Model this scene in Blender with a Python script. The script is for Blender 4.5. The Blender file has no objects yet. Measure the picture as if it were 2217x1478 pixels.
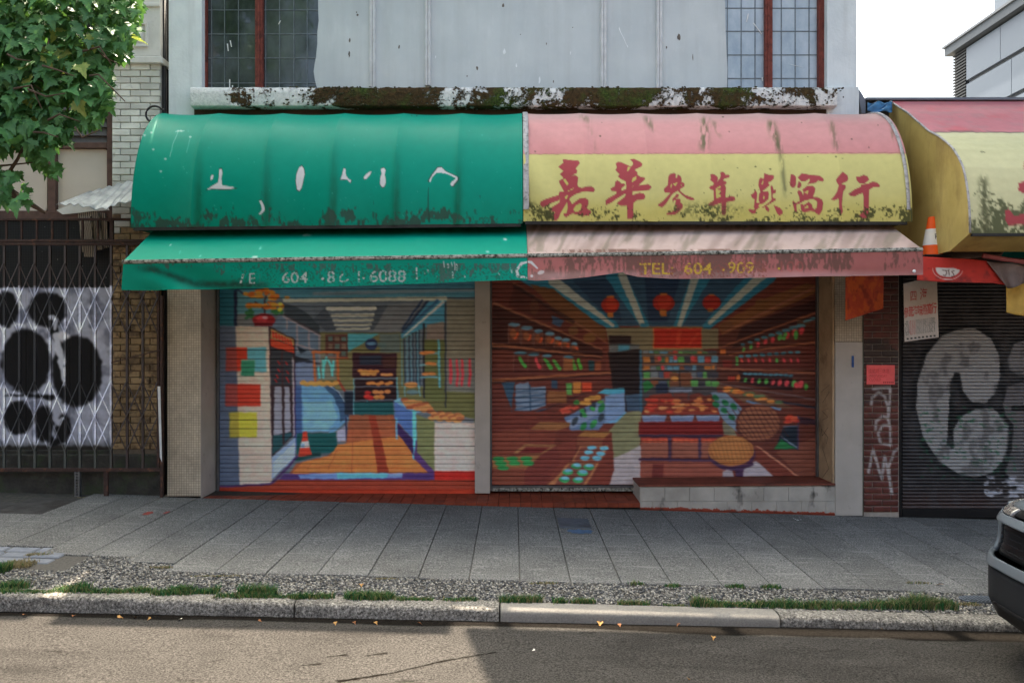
import bpy, bmesh, math, random
import numpy as np
from mathutils import Vector, Matrix
R = math.radians
SC = bpy.context.scene
COL = SC.collection
random.seed(11); RNG = np.random.default_rng(7)

# ------------------------------------------------------------------ camera
# The street runs along X, the shop fronts stand on Y = 0, the camera looks along +Y.
F, DC, ZC, U0, V0 = 1724.0, 8.62, 1.70, 1111.0, 748.0      # focal length in photo pixels, distance, eye height, vanishing point
cam_d = bpy.data.cameras.new('camera'); cam = bpy.data.objects.new('camera', cam_d); COL.objects.link(cam)
cam.location = (0, -DC, ZC); cam.rotation_euler = (R(90), 0, 0)
cam_d.sensor_width = 36; cam_d.lens = 36 * F / 2217
cam_d.shift_x = (1108.5 - U0) / 2217; cam_d.shift_y = (V0 - 739) / 2217
cam_d.clip_end = 2000; cam_d.clip_start = 0.05
SC.camera = cam

# ------------------------------------------------------------------ sky, sun, exposure
SUN_EL, SUN_AZ = 62.0, -12.0          # degrees; azimuth from +Y (behind the buildings) towards +X
w = bpy.data.worlds.new('World'); SC.world = w; w.use_nodes = True
nt = w.node_tree; nt.nodes.clear()
wo = nt.nodes.new('ShaderNodeOutputWorld'); bg = nt.nodes.new('ShaderNodeBackground'); sk = nt.nodes.new('ShaderNodeTexSky')
sk.sky_type = 'NISHITA'; sk.sun_disc = False
sk.sun_elevation = R(SUN_EL); sk.sun_rotation = R(SUN_AZ)
sk.air_density = 0.7; sk.dust_density = 8.0; sk.ozone_density = 0.3; sk.altitude = 20
bg.inputs['Strength'].default_value = 0.15
tn = nt.nodes.new('ShaderNodeMix'); tn.data_type = 'RGBA'; tn.blend_type = 'MULTIPLY'; tn.inputs[0].default_value = 1.0; tn.inputs[7].default_value = (0.97, 1.03, 0.94, 1)   # haze: a slightly warmer, greener sky overall
nt.links.new(sk.outputs[0], tn.inputs[6]); nt.links.new(tn.outputs[2], bg.inputs[0]); nt.links.new(bg.outputs[0], wo.inputs[0])
sl = bpy.data.lights.new('sun', 'SUN'); sl.energy = 4.6; sl.angle = R(0.53); sl.color = (1.0, 0.86, 0.68)
so = bpy.data.objects.new('sun', sl); COL.objects.link(so)
sd = Vector((math.sin(R(SUN_AZ)) * math.cos(R(SUN_EL)), math.cos(R(SUN_AZ)) * math.cos(R(SUN_EL)), math.sin(R(SUN_EL))))
so.rotation_euler = sd.to_track_quat('Z', 'Y').to_euler(); so.location = (0, 10, 30)
SC.view_settings.view_transform = 'Standard'; SC.view_settings.look = 'None'
SC.view_settings.exposure = 2.42; SC.view_settings.gamma = 1.0
SC.cycles.use_denoising = True
SC.cycles.max_bounces = 8; SC.cycles.diffuse_bounces = 5; SC.cycles.glossy_bounces = 3; SC.cycles.transmission_bounces = 4

# ------------------------------------------------------------------ helpers
def P(u, v, Y=0.0):
    d = DC + Y
    return Vector(((u - U0) * d / F, Y, ZC + (V0 - v) * d / F))
def PX(u, Y=0.0): return (u - U0) * (DC + Y) / F
def PZ(v, Y=0.0): return ZC + (V0 - v) * (DC + Y) / F
def UVa(x, y, z):
    d = DC + y
    return U0 + x * F / d, V0 - (z - ZC) * F / d
def G(x, y): return -0.030 - 0.0275 * x + 0.0135 * y      # pavement height
KERB_F = -3.26
def ROADZ(x, y): return G(x, KERB_F) - (0.080 - 0.0070 * np.clip(x, -6, 6)) + 0.02 * (KERB_F - y) * 0.9

def lin1(c):
    c = np.asarray(c, dtype=float) / 255.0
    return np.where(c <= 0.04045, c / 12.92, ((c + 0.055) / 1.055) ** 2.4)
def L(r, g, b, k=1.0):
    a = lin1((r, g, b)) * k
    return (float(min(a[0], .9)), float(min(a[1], .9)), float(min(a[2], .9)), 1.0)

ORG = {}
def empty(name, loc, label=None, cat=None, group=None):
    o = bpy.data.objects.new(name, None); COL.objects.link(o); o.location = loc; o.empty_display_size = .2
    ORG[o.name] = Vector(loc); tag(o, label, cat, group); return o
def tag(o, label=None, cat=None, group=None, kind=None):
    if label: o['label'] = label
    if cat: o['category'] = cat
    if group: o['group'] = group
    if kind: o['kind'] = kind
    return o
def link(name, me, mat, parent=None, loc=None):
    o = bpy.data.objects.new(name, me); COL.objects.link(o)
    if mat is not None and len(me.materials) == 0: me.materials.append(mat)
    if parent is not None: o.parent = parent
    return o
def inst(name, me, parent, world_loc, rot=(0, 0, 0), scale=(1, 1, 1)):
    o = bpy.data.objects.new(name, me); COL.objects.link(o)
    b = Vector((0, 0, 0))
    if parent is not None:
        o.parent = parent; b = ORG.get(parent.name, Vector((0, 0, 0)))
    o.location = Vector(world_loc) - b; o.rotation_euler = rot; o.scale = scale
    return o
class MB:
    """collects vertices and faces in world coordinates, links them as ONE mesh object"""
    def __init__(s): s.v = []; s.f = []; s.c = None
    def add(s, vs, fs):
        n = len(s.v); s.v += [tuple(p) for p in vs]; s.f += [tuple(i + n for i in q) for q in fs]; return s
    def box(s, x0, x1, y0, y1, z0, z1):
        if x0 > x1: x0, x1 = x1, x0
        if y0 > y1: y0, y1 = y1, y0
        if z0 > z1: z0, z1 = z1, z0
        return s.add([(x0,y0,z0),(x1,y0,z0),(x1,y1,z0),(x0,y1,z0),(x0,y0,z1),(x1,y0,z1),(x1,y1,z1),(x0,y1,z1)],
                     [(0,3,2,1),(4,5,6,7),(0,1,5,4),(1,2,6,5),(2,3,7,6),(3,0,4,7)])
    def pbox(s, u0, u1, v0, v1, Yf, Yb):       # box whose front face covers pixels u0..u1, v0..v1 at depth Yf
        return s.box(PX(u0, Yf), PX(u1, Yf), Yf, Yb, PZ(v1, Yf), PZ(v0, Yf))
    def bar(s, a, b, w, h=None, up=(0, 0, 1)):
        a, b = Vector(a), Vector(b); h = h or w; t = (b - a).normalized(); up = Vector(up)
        if abs(t.dot(up)) > .95: up = Vector((0, 1, 0))
        r = t.cross(up).normalized() * w / 2; q = r.normalized().cross(t).normalized() * h / 2
        vs = [a - r - q, a + r - q, a + r + q, a - r + q, b - r - q, b + r - q, b + r + q, b - r + q]
        return s.add(vs, [(3,2,1,0),(4,5,6,7),(0,1,5,4),(1,2,6,5),(2,3,7,6),(3,0,4,7)])
    def tube(s, pts, rad, n=8, caps=True):
        pts = [Vector(p) for p in pts]; rad = rad if hasattr(rad, '__len__') else [rad] * len(pts)
        ref = Vector((0.13, 0.2, 1)).normalized(); rings = []
        for i, p in enumerate(pts):
            t = (pts[min(i + 1, len(pts) - 1)] - pts[max(i - 1, 0)]).normalized()
            if abs(t.dot(ref)) > .97: ref = Vector((1, .1, 0)).normalized()
            a = t.cross(ref).normalized(); b = t.cross(a)
            rings.append([p + (a * math.cos(2*math.pi*k/n) + b * math.sin(2*math.pi*k/n)) * rad[i] for k in range(n)])
        vs = [q for r in rings for q in r]; fs = []
        for i in range(len(pts) - 1):
            for k in range(n):
                fs.append((i*n + k, i*n + (k+1) % n, (i+1)*n + (k+1) % n, (i+1)*n + k))
        if caps: fs += [tuple(range(n))[::-1], tuple((len(pts)-1)*n + k for k in range(n))]
        return s.add(vs, fs)
    def prism(s, poly, d):                     # polygon (world pts) extruded by vector d
        n = len(poly); d = Vector(d); a = [Vector(p) for p in poly]
        return s.add(a + [p + d for p in a], [tuple(range(n))[::-1], tuple(range(n, 2*n))] + [(i, (i+1) % n, n + (i+1) % n, n + i) for i in range(n)])
    def lathe(s, prof, c, n=24, axis='z'):
        c = Vector(c); vs = []; fs = []
        for (r, h) in prof:
            for k in range(n):
                a = 2*math.pi*k/n
                q = (r*math.cos(a), r*math.sin(a), h)
                if axis == 'x': q = (h, r*math.cos(a), r*math.sin(a))
                if axis == 'y': q = (r*math.cos(a), h, r*math.sin(a))
                vs.append(c + Vector(q))
        for i in range(len(prof) - 1):
            for k in range(n):
                fs.append((i*n+k, i*n+(k+1) % n, (i+1)*n+(k+1) % n, (i+1)*n+k))
        fs += [tuple(range(n))[::-1], tuple((len(prof)-1)*n+k for k in range(n))]
        return s.add(vs, fs)
    def build(s, name, mat, parent=None, bevel=0, smooth=False, seg=1, fixn=True):
        b = ORG.get(parent.name, Vector((0, 0, 0))) if parent is not None else Vector((0, 0, 0))
        me = bpy.data.meshes.new(name)
        me.from_pydata([tuple(Vector(p) - b) for p in s.v], [], s.f)
        if fixn:
            bm = bmesh.new(); bm.from_mesh(me); bmesh.ops.recalc_face_normals(bm, faces=bm.faces); bm.to_mesh(me); bm.free()
        me.update()
        o = link(name, me, mat, parent); ORG[o.name] = b
        if smooth: me.polygons.foreach_set('use_smooth', [True] * len(me.polygons))
        if bevel:
            m = o.modifiers.new('bevel', 'BEVEL'); m.width = bevel; m.segments = seg; m.limit_method = 'ANGLE'
        return o
def grid(name, pts, mat, parent=None, col=None, smooth=True, closed=False):
    """pts: (rows, cols, 3) array in world coordinates; col: same shape linear colours"""
    nr, nc = pts.shape[:2]
    b = np.array(ORG.get(parent.name, (0, 0, 0))) if parent is not None else np.zeros(3)
    me = bpy.data.meshes.new(name)
    i = np.arange(nr - 1)[:, None] * nc + np.arange(nc - 1)[None, :]
    f = np.stack([i, i + 1, i + nc + 1, i + nc], -1).reshape(-1, 4)
    nv, nf = nr * nc, len(f)
    me.vertices.add(nv); me.vertices.foreach_set('co', (pts.reshape(-1, 3) - b).astype(np.float32).ravel())
    me.loops.add(nf * 4); me.loops.foreach_set('vertex_index', f.ravel().astype(np.int32))
    me.polygons.add(nf); me.polygons.foreach_set('loop_start', (np.arange(nf) * 4).astype(np.int32))
    if smooth: me.polygons.foreach_set('use_smooth', np.ones(nf, dtype=bool))
    me.update(calc_edges=True)
    if col is not None: setcol(me, col.reshape(-1, 3))
    o = link(name, me, mat, parent); ORG[o.name] = Vector(b); return o
def setcol(me, c):
    a = me.color_attributes.new('Col', 'FLOAT_COLOR', 'POINT')
    q = np.ones((len(c), 4), dtype=np.float32); q[:, :3] = np.clip(c, 0, .92); a.data.foreach_set('color', q.ravel())

# value noise on arrays (for wear and hand-painted wobble)
def vnoise(x, y, seed=0):
    xi, yi = np.floor(x).astype(np.int64), np.floor(y).astype(np.int64); fx, fy = x - xi, y - yi
    def h(a, b):
        n = (a * 374761393 + b * 668265263 + seed * 1442695041) & 0xFFFFFFFF
        n = ((n ^ (n >> 13)) * 1274126177) & 0xFFFFFFFF
        return ((n ^ (n >> 16)) & 0xFFFF) / 65535.0
    sx, sy = fx*fx*(3-2*fx), fy*fy*(3-2*fy)
    return (h(xi, yi)*(1-sx)+h(xi+1, yi)*sx)*(1-sy) + (h(xi, yi+1)*(1-sx)+h(xi+1, yi+1)*sx)*sy
def fbm(x, y, oct=4, seed=0):
    s = 0; a = .5; t = 0
    for k in range(oct):
        s = s + a * vnoise(x * 2**k, y * 2**k, seed + k * 17); t += a; a *= .55
    return s / t
def sstep(a, b, x):
    t = np.clip((x - a) / (b - a), 0, 1); return t*t*(3-2*t)

class Canvas:
    """flat paint on a surface, held as colours per photo pixel of that surface; sRGB 0-255 in, linear out"""
    def __init__(s, u0, v0, u1, v1, col, wob=0.0, res=1.0, seed=1):
        s.u0, s.v0, s.res = u0, v0, res; s.w, s.h = int((u1-u0)/res)+2, int((v1-v0)/res)+2
        s.a = np.zeros((s.h, s.w, 3)) + np.array(col, dtype=float)
        s.T = (0, 0, 1.0); s.wob = wob; s.seed = seed
    def view(s, ox, oy, sc): s.T = (ox, oy, sc); return s
    def tr(s, p):
        p = np.asarray(p, dtype=float); ox, oy, sc = s.T
        return np.stack([ox + p[..., 0]/sc, oy + p[..., 1]/sc], -1)
    def _win(s, lo, hi):
        x0 = max(0, int((lo[0]-s.u0)/s.res)-3); x1 = min(s.w, int((hi[0]-s.u0)/s.res)+4)
        y0 = max(0, int((lo[1]-s.v0)/s.res)-3); y1 = min(s.h, int((hi[1]-s.v0)/s.res)+4)
        if x1 <= x0 or y1 <= y0: return None
        yy, xx = np.mgrid[y0:y1, x0:x1]
        U, V = s.u0 + (xx+.5)*s.res, s.v0 + (yy+.5)*s.res
        if s.wob:
            U = U + (vnoise(U/9, V/9, s.seed)-.5)*2*s.wob; V = V + (vnoise(U/9+40, V/9, s.seed+5)-.5)*2*s.wob
        return (slice(y0, y1), slice(x0, x1)), U, V
    def _mix(s, sl, al, col):
        al = al[..., None]; c = np.array(col, dtype=float)
        s.a[sl] = s.a[sl]*(1-al) + c*al
    def poly(s, col, pts, alpha=1.0, raw=False):
        p = np.asarray(pts, dtype=float).reshape(-1, 2)
        if not raw: p = s.tr(p)
        g = s._win(p.min(0), p.max(0))
        if g is None: return s
        sl, U, V = g; cov = np.zeros(U.shape)
        for dx, dy in ((-.25, -.25), (.25, -.25), (-.25, .25), (.25, .25)):
            X, Y = U+dx*s.res, V+dy*s.res; ins = np.zeros(U.shape, dtype=bool)
            for i in range(len(p)):
                (x1, y1), (x2, y2) = p[i], p[i-1]
                if y1 == y2: continue
                ins ^= ((y1 > Y) != (y2 > Y)) & (X < (x2-x1)*(Y-y1)/(y2-y1)+x1)
            cov += ins*.25
        s._mix(sl, cov*alpha, col); return s
    def rect(s, col, x0, y0, x1, y1, alpha=1.0): return s.poly(col, [(x0,y0),(x1,y0),(x1,y1),(x0,y1)], alpha)
    def line(s, col, pts, wd, alpha=1.0, soft=.5):
        """brush stroke; wd one width or one per point (view units)"""
        p = np.asarray(pts, dtype=float).reshape(-1, 2); k = 1.0/s.T[2]
        wd = (np.asarray(wd, dtype=float) if hasattr(wd, '__len__') else np.full(len(p), float(wd)))*k/2
        p = s.tr(p); m = wd.max()+soft+1
        g = s._win(p.min(0)-m, p.max(0)+m)
        if g is None: return s
        sl, U, V = g; best = np.full(U.shape, -1e9)
        for i in range(len(p)-1):
            a, b = p[i], p[i+1]; d = b-a; q = max(d.dot(d), 1e-9)
            t = np.clip(((U-a[0])*d[0]+(V-a[1])*d[1])/q, 0, 1)
            dist = np.hypot(U-a[0]-t*d[0], V-a[1]-t*d[1])
            best = np.maximum(best, wd[i]*(1-t)+wd[i+1]*t-dist)
        s._mix(sl, np.clip(best/(2*soft*s.res)+.5, 0, 1)*alpha, col); return s
    def ell(s, col, cx, cy, rx, ry, rot=0, alpha=1.0, soft=.6):
        c = s.tr((cx, cy)); k = 1.0/s.T[2]; rx, ry = rx*k, ry*k; m = max(rx, ry)+soft+1
        g = s._win(c-m, c+m)
        if g is None: return s
        sl, U, V = g; ca, sa = math.cos(rot), math.sin(rot)
        X, Y = (U-c[0])*ca+(V-c[1])*sa, -(U-c[0])*sa+(V-c[1])*ca
        q = np.hypot(X/rx, Y/ry); s._mix(sl, np.clip((1-q)*min(rx, ry)/(2*soft)+.5, 0, 1)*alpha, col); return s
    def text(s, col, body, x, y, h, alpha=1.0, wscale=1.0, slant=0.0, rise=0.0, bold=0.0):
        """print a line of lettering: baseline at view (x, y), cap height about h"""
        for tri in glyphs(body, bold):
            q = [(x + (a + slant*b)*h*wscale, y - b*h + rise*a*h*wscale) for a, b in tri]
            s.poly(col, q, alpha)
        return s
    def grime(s, col, fn, raw=True):
        yy, xx = np.mgrid[0:s.h, 0:s.w]; U, V = s.u0+(xx+.5)*s.res, s.v0+(yy+.5)*s.res
        al = np.clip(fn(U, V), 0, 1)[..., None]; s.a = s.a*(1-al)+np.array(col, dtype=float)*al; return s
    def blur(s, n=1):
        for _ in range(n):
            for ax in (0, 1): s.a = (np.roll(s.a, 1, ax)+2*s.a+np.roll(s.a, -1, ax))/4
        return s
    def sample(s, U, V, k=1.0):
        x = np.clip((U-s.u0)/s.res-.5, 0, s.w-1.001); y = np.clip((V-s.v0)/s.res-.5, 0, s.h-1.001)
        xi, yi = x.astype(int), y.astype(int); fx, fy = (x-xi)[..., None], (y-yi)[..., None]; A = s.a
        c = (A[yi, xi]*(1-fx)+A[yi, xi+1]*fx)*(1-fy)+(A[yi+1, xi]*(1-fx)+A[yi+1, xi+1]*fx)*fy
        return np.clip(lin1(c)*k, 0, .9)
_GL = {}
def glyphs(body, bold=0.0):
    key = (body, bold)
    if key in _GL: return _GL[key]
    cu = bpy.data.curves.new('t', 'FONT'); cu.body = body; cu.size = 1.38; cu.offset = bold; cu.resolution_u = 3
    ob = bpy.data.objects.new('t', cu); COL.objects.link(ob); bpy.context.view_layer.update()
    me = ob.evaluated_get(bpy.context.evaluated_depsgraph_get()).to_mesh(); me.calc_loop_triangles()
    co = [(v.co.x, v.co.y) for v in me.vertices]
    out = [[co[i] for i in t.vertices] for t in me.loop_triangles]
    ob.evaluated_get(bpy.context.evaluated_depsgraph_get()).to_mesh_clear()
    bpy.data.objects.remove(ob); bpy.data.curves.remove(cu); _GL[key] = out
    return out

# ------------------------------------------------------------------ materials
class NT:
    def __init__(s, name):
        s.m = bpy.data.materials.new(name); s.m.use_nodes = True; s.t = s.m.node_tree; s.n = s.t.nodes
        s.b = s.n['Principled BSDF']; s._co = None
    def lk(s, a, b): s.t.links.new(a, b)
    def co(s):
        if s._co is None: s._co = s.n.new('ShaderNodeTexCoord').outputs['Object']
        return s._co
    def mapped(s, scale=(1,1,1), rot=(0,0,0)):
        m = s.n.new('ShaderNodeMapping'); m.inputs['Scale'].default_value = scale; m.inputs['Rotation'].default_value = rot
        s.lk(s.co(), m.inputs[0]); return m.outputs[0]
    def noise(s, scale, detail=4, rough=.55, vec=None, dist=0.0):
        n = s.n.new('ShaderNodeTexNoise'); n.inputs['Scale'].default_value = scale; n.inputs['Detail'].default_value = detail
        n.inputs['Roughness'].default_value = rough; n.inputs['Distortion'].default_value = dist
        s.lk(vec or s.co(), n.inputs['Vector']); return n.outputs[0]
    def voro(s, scale, feature='F1', vec=None, out=0, rnd=1.0):
        n = s.n.new('ShaderNodeTexVoronoi'); n.feature = feature; n.inputs['Scale'].default_value = scale
        n.inputs['Randomness'].default_value = rnd
        s.lk(vec or s.co(), n.inputs['Vector']); return n.outputs[out]
    def ramp(s, src, stops, interp='LINEAR'):
        r = s.n.new('ShaderNodeValToRGB'); r.color_ramp.interpolation = interp; e = r.color_ramp.elements
        while len(e) < len(stops): e.new(.5)
        for q, (p, c) in zip(e, stops):
            q.position = p; q.color = c if hasattr(c, '__len__') else (c, c, c, 1)
        s.lk(src, r.inputs[0]); return r.outputs[0]
    def mix(s, fac, a, b, mode='MIX'):
        m = s.n.new('ShaderNodeMix'); m.data_type = 'RGBA'; m.blend_type = mode
        for sock, val in ((m.inputs[0], fac), (m.inputs[6], a), (m.inputs[7], b)):
            if hasattr(val, 'is_output') or hasattr(val, 'links'): s.lk(val, sock)
            else: sock.default_value = val
        return m.outputs[2]
    def math(s, op, a, b=0.0):
        m = s.n.new('ShaderNodeMath'); m.operation = op
        for sock, val in ((m.inputs[0], a), (m.inputs[1], b)):
            if hasattr(val, 'links'): s.lk(val, sock)
            else: sock.default_value = val
        return m.outputs[0]
    def sep(s, vec=None):
        n = s.n.new('ShaderNodeSeparateXYZ'); s.lk(vec or s.co(), n.inputs[0]); return n.outputs
    def attr(s, name='Col'):
        n = s.n.new('ShaderNodeAttribute'); n.attribute_name = name; return n.outputs['Color']
    def rnd(s): return s.n.new('ShaderNodeObjectInfo').outputs['Random']
    def color(s, c):
        if hasattr(c, 'links'): s.lk(c, s.b.inputs['Base Color'])
        else: s.b.inputs['Base Color'].default_value = c
        return s
    def rough(s, c):
        if hasattr(c, 'links'): s.lk(c, s.b.inputs['Roughness'])
        else: s.b.inputs['Roughness'].default_value = c
        return s
    def bump(s, h, strength=.5, dist=.01):
        b = s.n.new('ShaderNodeBump'); b.inputs['Strength'].default_value = strength; b.inputs['Distance'].default_value = dist
        s.lk(h, b.inputs['Height']); s.lk(b.outputs[0], s.b.inputs['Normal']); return s
    def spec(s, v): s.b.inputs['Specular IOR Level'].default_value = v; return s
def scl(c, k): return (min(c[0]*k, .95), min(c[1]*k, .95), min(c[2]*k, .95), 1)
def M_plain(name, col, rough=.7, var=.25, scale=6.0, bump=.15, bscale=60, metal=0.0, dirt=None, dirt_amt=.5, dscale=3.0, spec=.2, objvar=0.0):
    m = NT(name)
    n = m.noise(scale, 5); c = m.ramp(n, [(.3, scl(col, 1-var)), (.7, scl(col, 1+var*.6))])
    if objvar:
        c = m.mix(1.0, c, m.ramp(m.rnd(), [(0, 1-objvar), (1, 1+objvar*.5)]), 'MULTIPLY')
    if dirt is not None:
        d = m.ramp(m.noise(dscale, 7, .65), [(1-dirt_amt-.08, 0), (1-dirt_amt+.12, 1)])
        c = m.mix(d, c, dirt)
    m.color(c); m.rough(rough); m.spec(spec); m.b.inputs['Metallic'].default_value = metal
    if bump: m.bump(m.noise(bscale, 4), bump, .01)
    return m.m
def M_attr(name, rough=.6, var=.10, scale=40, bump=.1, bscale=200, spec=.4, dark=.0):
    m = NT(name); c = m.attr()
    n = m.ramp(m.noise(scale, 5), [(.25, 1-var), (.75, 1+var)])
    c = m.mix(1.0, c, n, 'MULTIPLY'); m.color(c); m.rough(rough); m.spec(spec)
    if bump: m.bump(m.noise(bscale, 3), bump, .004)
    return m.m
# ------------------------------------------------------------------ ground, pavement, kerb, road
def ground_at(u, v, road=False):
    """point of the pavement or road seen at photo pixel (u, v)"""
    y = -3.0
    for _ in range(30):
        d = DC + y; x = (u - U0) * d / F
        z = ROADZ(x, y) if road else G(x, y)
        y = (ZC - z) * F / (v - V0) - DC
    return Vector(((u - U0) * (DC + y) / F, y, z))

m = NT('earth'); m.color(m.ramp(m.noise(.6, 6), [(.3, (.10, .095, .085, 1)), (.7, (.15, .14, .125, 1))])); m.rough(.95); M_EARTH = m.m
bm_ = MB(); bm_.add([(-400, -300, -.9), (400, -300, -.9), (400, 600, -.9), (-400, 600, -.9)], [(0, 1, 2, 3)])
tag(bm_.build('ground', M_EARTH), kind='structure')

m = NT('pavement_concrete')
n1 = m.voro(150, 'F1', out=1); n2 = m.noise(80, 5, .85); big = m.noise(1.6, 5)
sp = m.ramp(n2, [(.36, L(40, 40, 40)), (.46, L(86, 85, 83)), (.54, L(110, 109, 106)), (.65, L(170, 168, 162))])
c = m.mix(1.0, sp, m.ramp(big, [(.3, .78), (.7, 1.12)]), 'MULTIPLY')
c = m.mix(1.0, c, m.ramp(m.rnd(), [(0, .90), (1, 1.08)]), 'MULTIPLY')
c = m.mix(m.ramp(m.noise(5, 8, .7), [(.56, 0), (.74, .45)]), c, L(58, 56, 54))
c = m.mix(m.ramp(m.voro(5.5), [(.055, .55), (.085, 0)]), c, L(46, 44, 42))
c = m.mix(m.ramp(m.noise(1.0, 5, .6, vec=m.mapped((1.5, 26, 1))), [(.58, 0), (.70, .35)]), c, L(176, 174, 168))
m.color(c).rough(.9).spec(.25); m.bump(n2, .5, .006); M_SLAB = m.m
m = NT('joint_dirt'); m.color(m.ramp(m.noise(20, 4), [(.35, L(38, 38, 34)), (.7, L(70, 66, 56))])).rough(1); M_JOINT = m.m

# base under the slabs, its joints show between them
xs = np.linspace(-14, 14, 57); ys = np.linspace(-3.09, 1.2, 12)
XX, YY = np.meshgrid(xs, ys); sidewalk = grid('sidewalk', np.stack([XX, YY, G(XX, YY) - .016], -1), M_JOINT)
tag(sidewalk, kind='structure')
def slab_piece(name, x0, x1, y0, y1, mat, parent, top=0.0, thick=.03, bevel=.004, dz=(0, 0, 0, 0)):
    q = [(x0, y0), (x1, y0), (x1, y1), (x0, y1)]
    vs = [(x, y, G(x, y) + top - thick) for x, y in q] + [(x, y, G(x, y) + top + k) for (x, y), k in zip(q, dz)]
    b = MB(); b.add(vs, [(3, 2, 1, 0), (4, 5, 6, 7), (0, 1, 5, 4), (1, 2, 6, 5), (2, 3, 7, 6), (3, 0, 4, 7)])
    return b.build(name, mat, parent, bevel=bevel)
JX = [.05 + .383 * k for k in range(-12, 27)]
for x0, x1 in zip(JX[:-1], JX[1:]):
    fr = -2.07 if x1 < -3.4 else -2.27 if x1 < -2.95 else -2.42 if x1 < -2.6 else -2.615
    if x0 > 3.9: fr = -2.55
    back = .02 if x1 < -3.6 else -.045
    slab_piece('slab', x0 + .003, x1 - .003, fr + random.uniform(-.012, .012), back, M_SLAB, sidewalk, top=random.uniform(-.002, .002))
M_PATCH = M_plain('old_asphalt_patch', L(66, 64, 62), .9, .4, 8, .5, 120, dirt=L(46, 40, 36), dirt_amt=.45)
# the broken corner by the left neighbour: older paving pieces
slab_piece('slab', -6.4, -4.555, -2.07, -.95, M_SLAB, sidewalk, top=-.004)
slab_piece('slab', -5.05, -4.555, -.94, -.22, M_PATCH, sidewalk, top=-.006)
slab_piece('slab', -6.4, -5.06, -.94, -.45, M_PATCH, sidewalk, top=-.010)
slab_piece('slab', -6.4, -5.06, -.44, .02, M_PATCH, sidewalk, top=-.035)
slab_piece('slab', -5.05, -4.555, -.21, .02, M_PATCH, sidewalk, top=-.02)
# blue-grey setts at the far left
M_SETT = M_plain('bluestone_sett', L(112, 116, 124), .85, .25, 12, .3, 90, objvar=.15)
for r_, y0 in enumerate((-2.07, -2.22, -2.37, -2.52)):
    for k in range(7):
        x1 = -3.38 - r_ * .10 - k * .245 - (.10 if r_ % 2 else 0)
        slab_piece('paving_sett', x1 - .23, x1, y0 - .135, y0 - .012, M_SETT, sidewalk, top=random.uniform(-.006, .004), bevel=.01)

# exposed aggregate: mortar bed and pebbles
m = NT('aggregate_mortar'); m.color(m.ramp(m.noise(60, 4), [(.3, L(52, 50, 47)), (.7, L(84, 80, 74))])).rough(.95); M_MORTAR = m.m
xs = np.linspace(-9, 12, 64); ys = np.linspace(-3.088, -2.0, 6); XX, YY = np.meshgrid(xs, ys)
pst = grid('pebble_strip', np.stack([XX, YY, G(XX, YY) - .012], -1), M_MORTAR); tag(pst, kind='structure')
m = NT('pebble'); pc = m.attr(); m.color(pc).rough(.75); m.bump(m.noise(300, 2), .2, .002); M_PEBBLE = m.m
def slab_front(x):
    return -2.07 if x < -3.4 else -2.27 if x < -2.95 else -2.42 if x < -2.6 else (-2.55 if x > 4.2 else -2.615)
def ico():
    bm = bmesh.new(); bmesh.ops.create_icosphere(bm, subdivisions=1, radius=1); v = np.array([p.co[:] for p in bm.verts]); f = [tuple(q.index for q in p.verts) for p in bm.faces]; bm.free(); return v, f
ICO_V, ICO_F = ico(); ICO_F = np.array(ICO_F)
def blob_mesh(name, centers, radii, cols, mat, parent=None):
    """many small stones in one mesh"""
    n = len(centers); nv, nf = len(ICO_V), len(ICO_F)
    ang = RNG.uniform(0, 6.28, n); ca, sa = np.cos(ang), np.sin(ang)
    V = ICO_V[None] * (1 + RNG.uniform(-.18, .18, (n, nv, 1))) * radii[:, None, :]
    X = V[..., 0]*ca[:, None] - V[..., 1]*sa[:, None]; Y = V[..., 0]*sa[:, None] + V[..., 1]*ca[:, None]
    V = np.stack([X, Y, V[..., 2]], -1) + centers[:, None, :]
    FF = (ICO_F[None] + (np.arange(n)*nv)[:, None, None]).reshape(-1, 3)
    me = bpy.data.meshes.new(name); me.vertices.add(n*nv); me.vertices.foreach_set('co', V.astype(np.float32).ravel())
    me.loops.add(len(FF)*3); me.loops.foreach_set('vertex_index', FF.astype(np.int32).ravel())
    me.polygons.add(len(FF)); me.polygons.foreach_set('loop_start', (np.arange(len(FF))*3).astype(np.int32))
    me.polygons.foreach_set('use_smooth', np.ones(len(FF), dtype=bool)); me.update(calc_edges=True)
    setcol(me, np.repeat(cols, nv, 0)); return link(name, me, mat, parent)
pts = []
xx = RNG.uniform(-5.2, 5.2, 60000); yy = RNG.uniform(-3.085, -2.05, 60000)
cell = {}
for x, y in zip(xx, yy):
    if y > slab_front(x) - .012: continue
    if x < -3.35 and y > -2.68 and x < -3.15 - (y + 2.05) * .9: continue
    k = (int(x/.0165), int(y/.014))
    if k in cell: continue
    cell[k] = 1; pts.append((x, y))
pts = np.array(pts); pz = G(pts[:, 0], pts[:, 1])
rad = np.stack([RNG.uniform(.007, .014, len(pts)), RNG.uniform(.006, .011, len(pts)), RNG.uniform(.005, .009, len(pts))], -1)
pal = np.array([L(120, 116, 110)[:3], L(92, 92, 94)[:3], L(150, 146, 138)[:3], L(70, 72, 74)[:3], L(176, 170, 158)[:3], L(104, 98, 88)[:3]])
pcol = pal[RNG.integers(0, 6, len(pts))] * RNG.uniform(.42, .85, (len(pts), 1))
tag(blob_mesh('pebble', np.column_stack([pts, pz - .005]), rad, pcol, M_PEBBLE, pst), kind='stuff')

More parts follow.
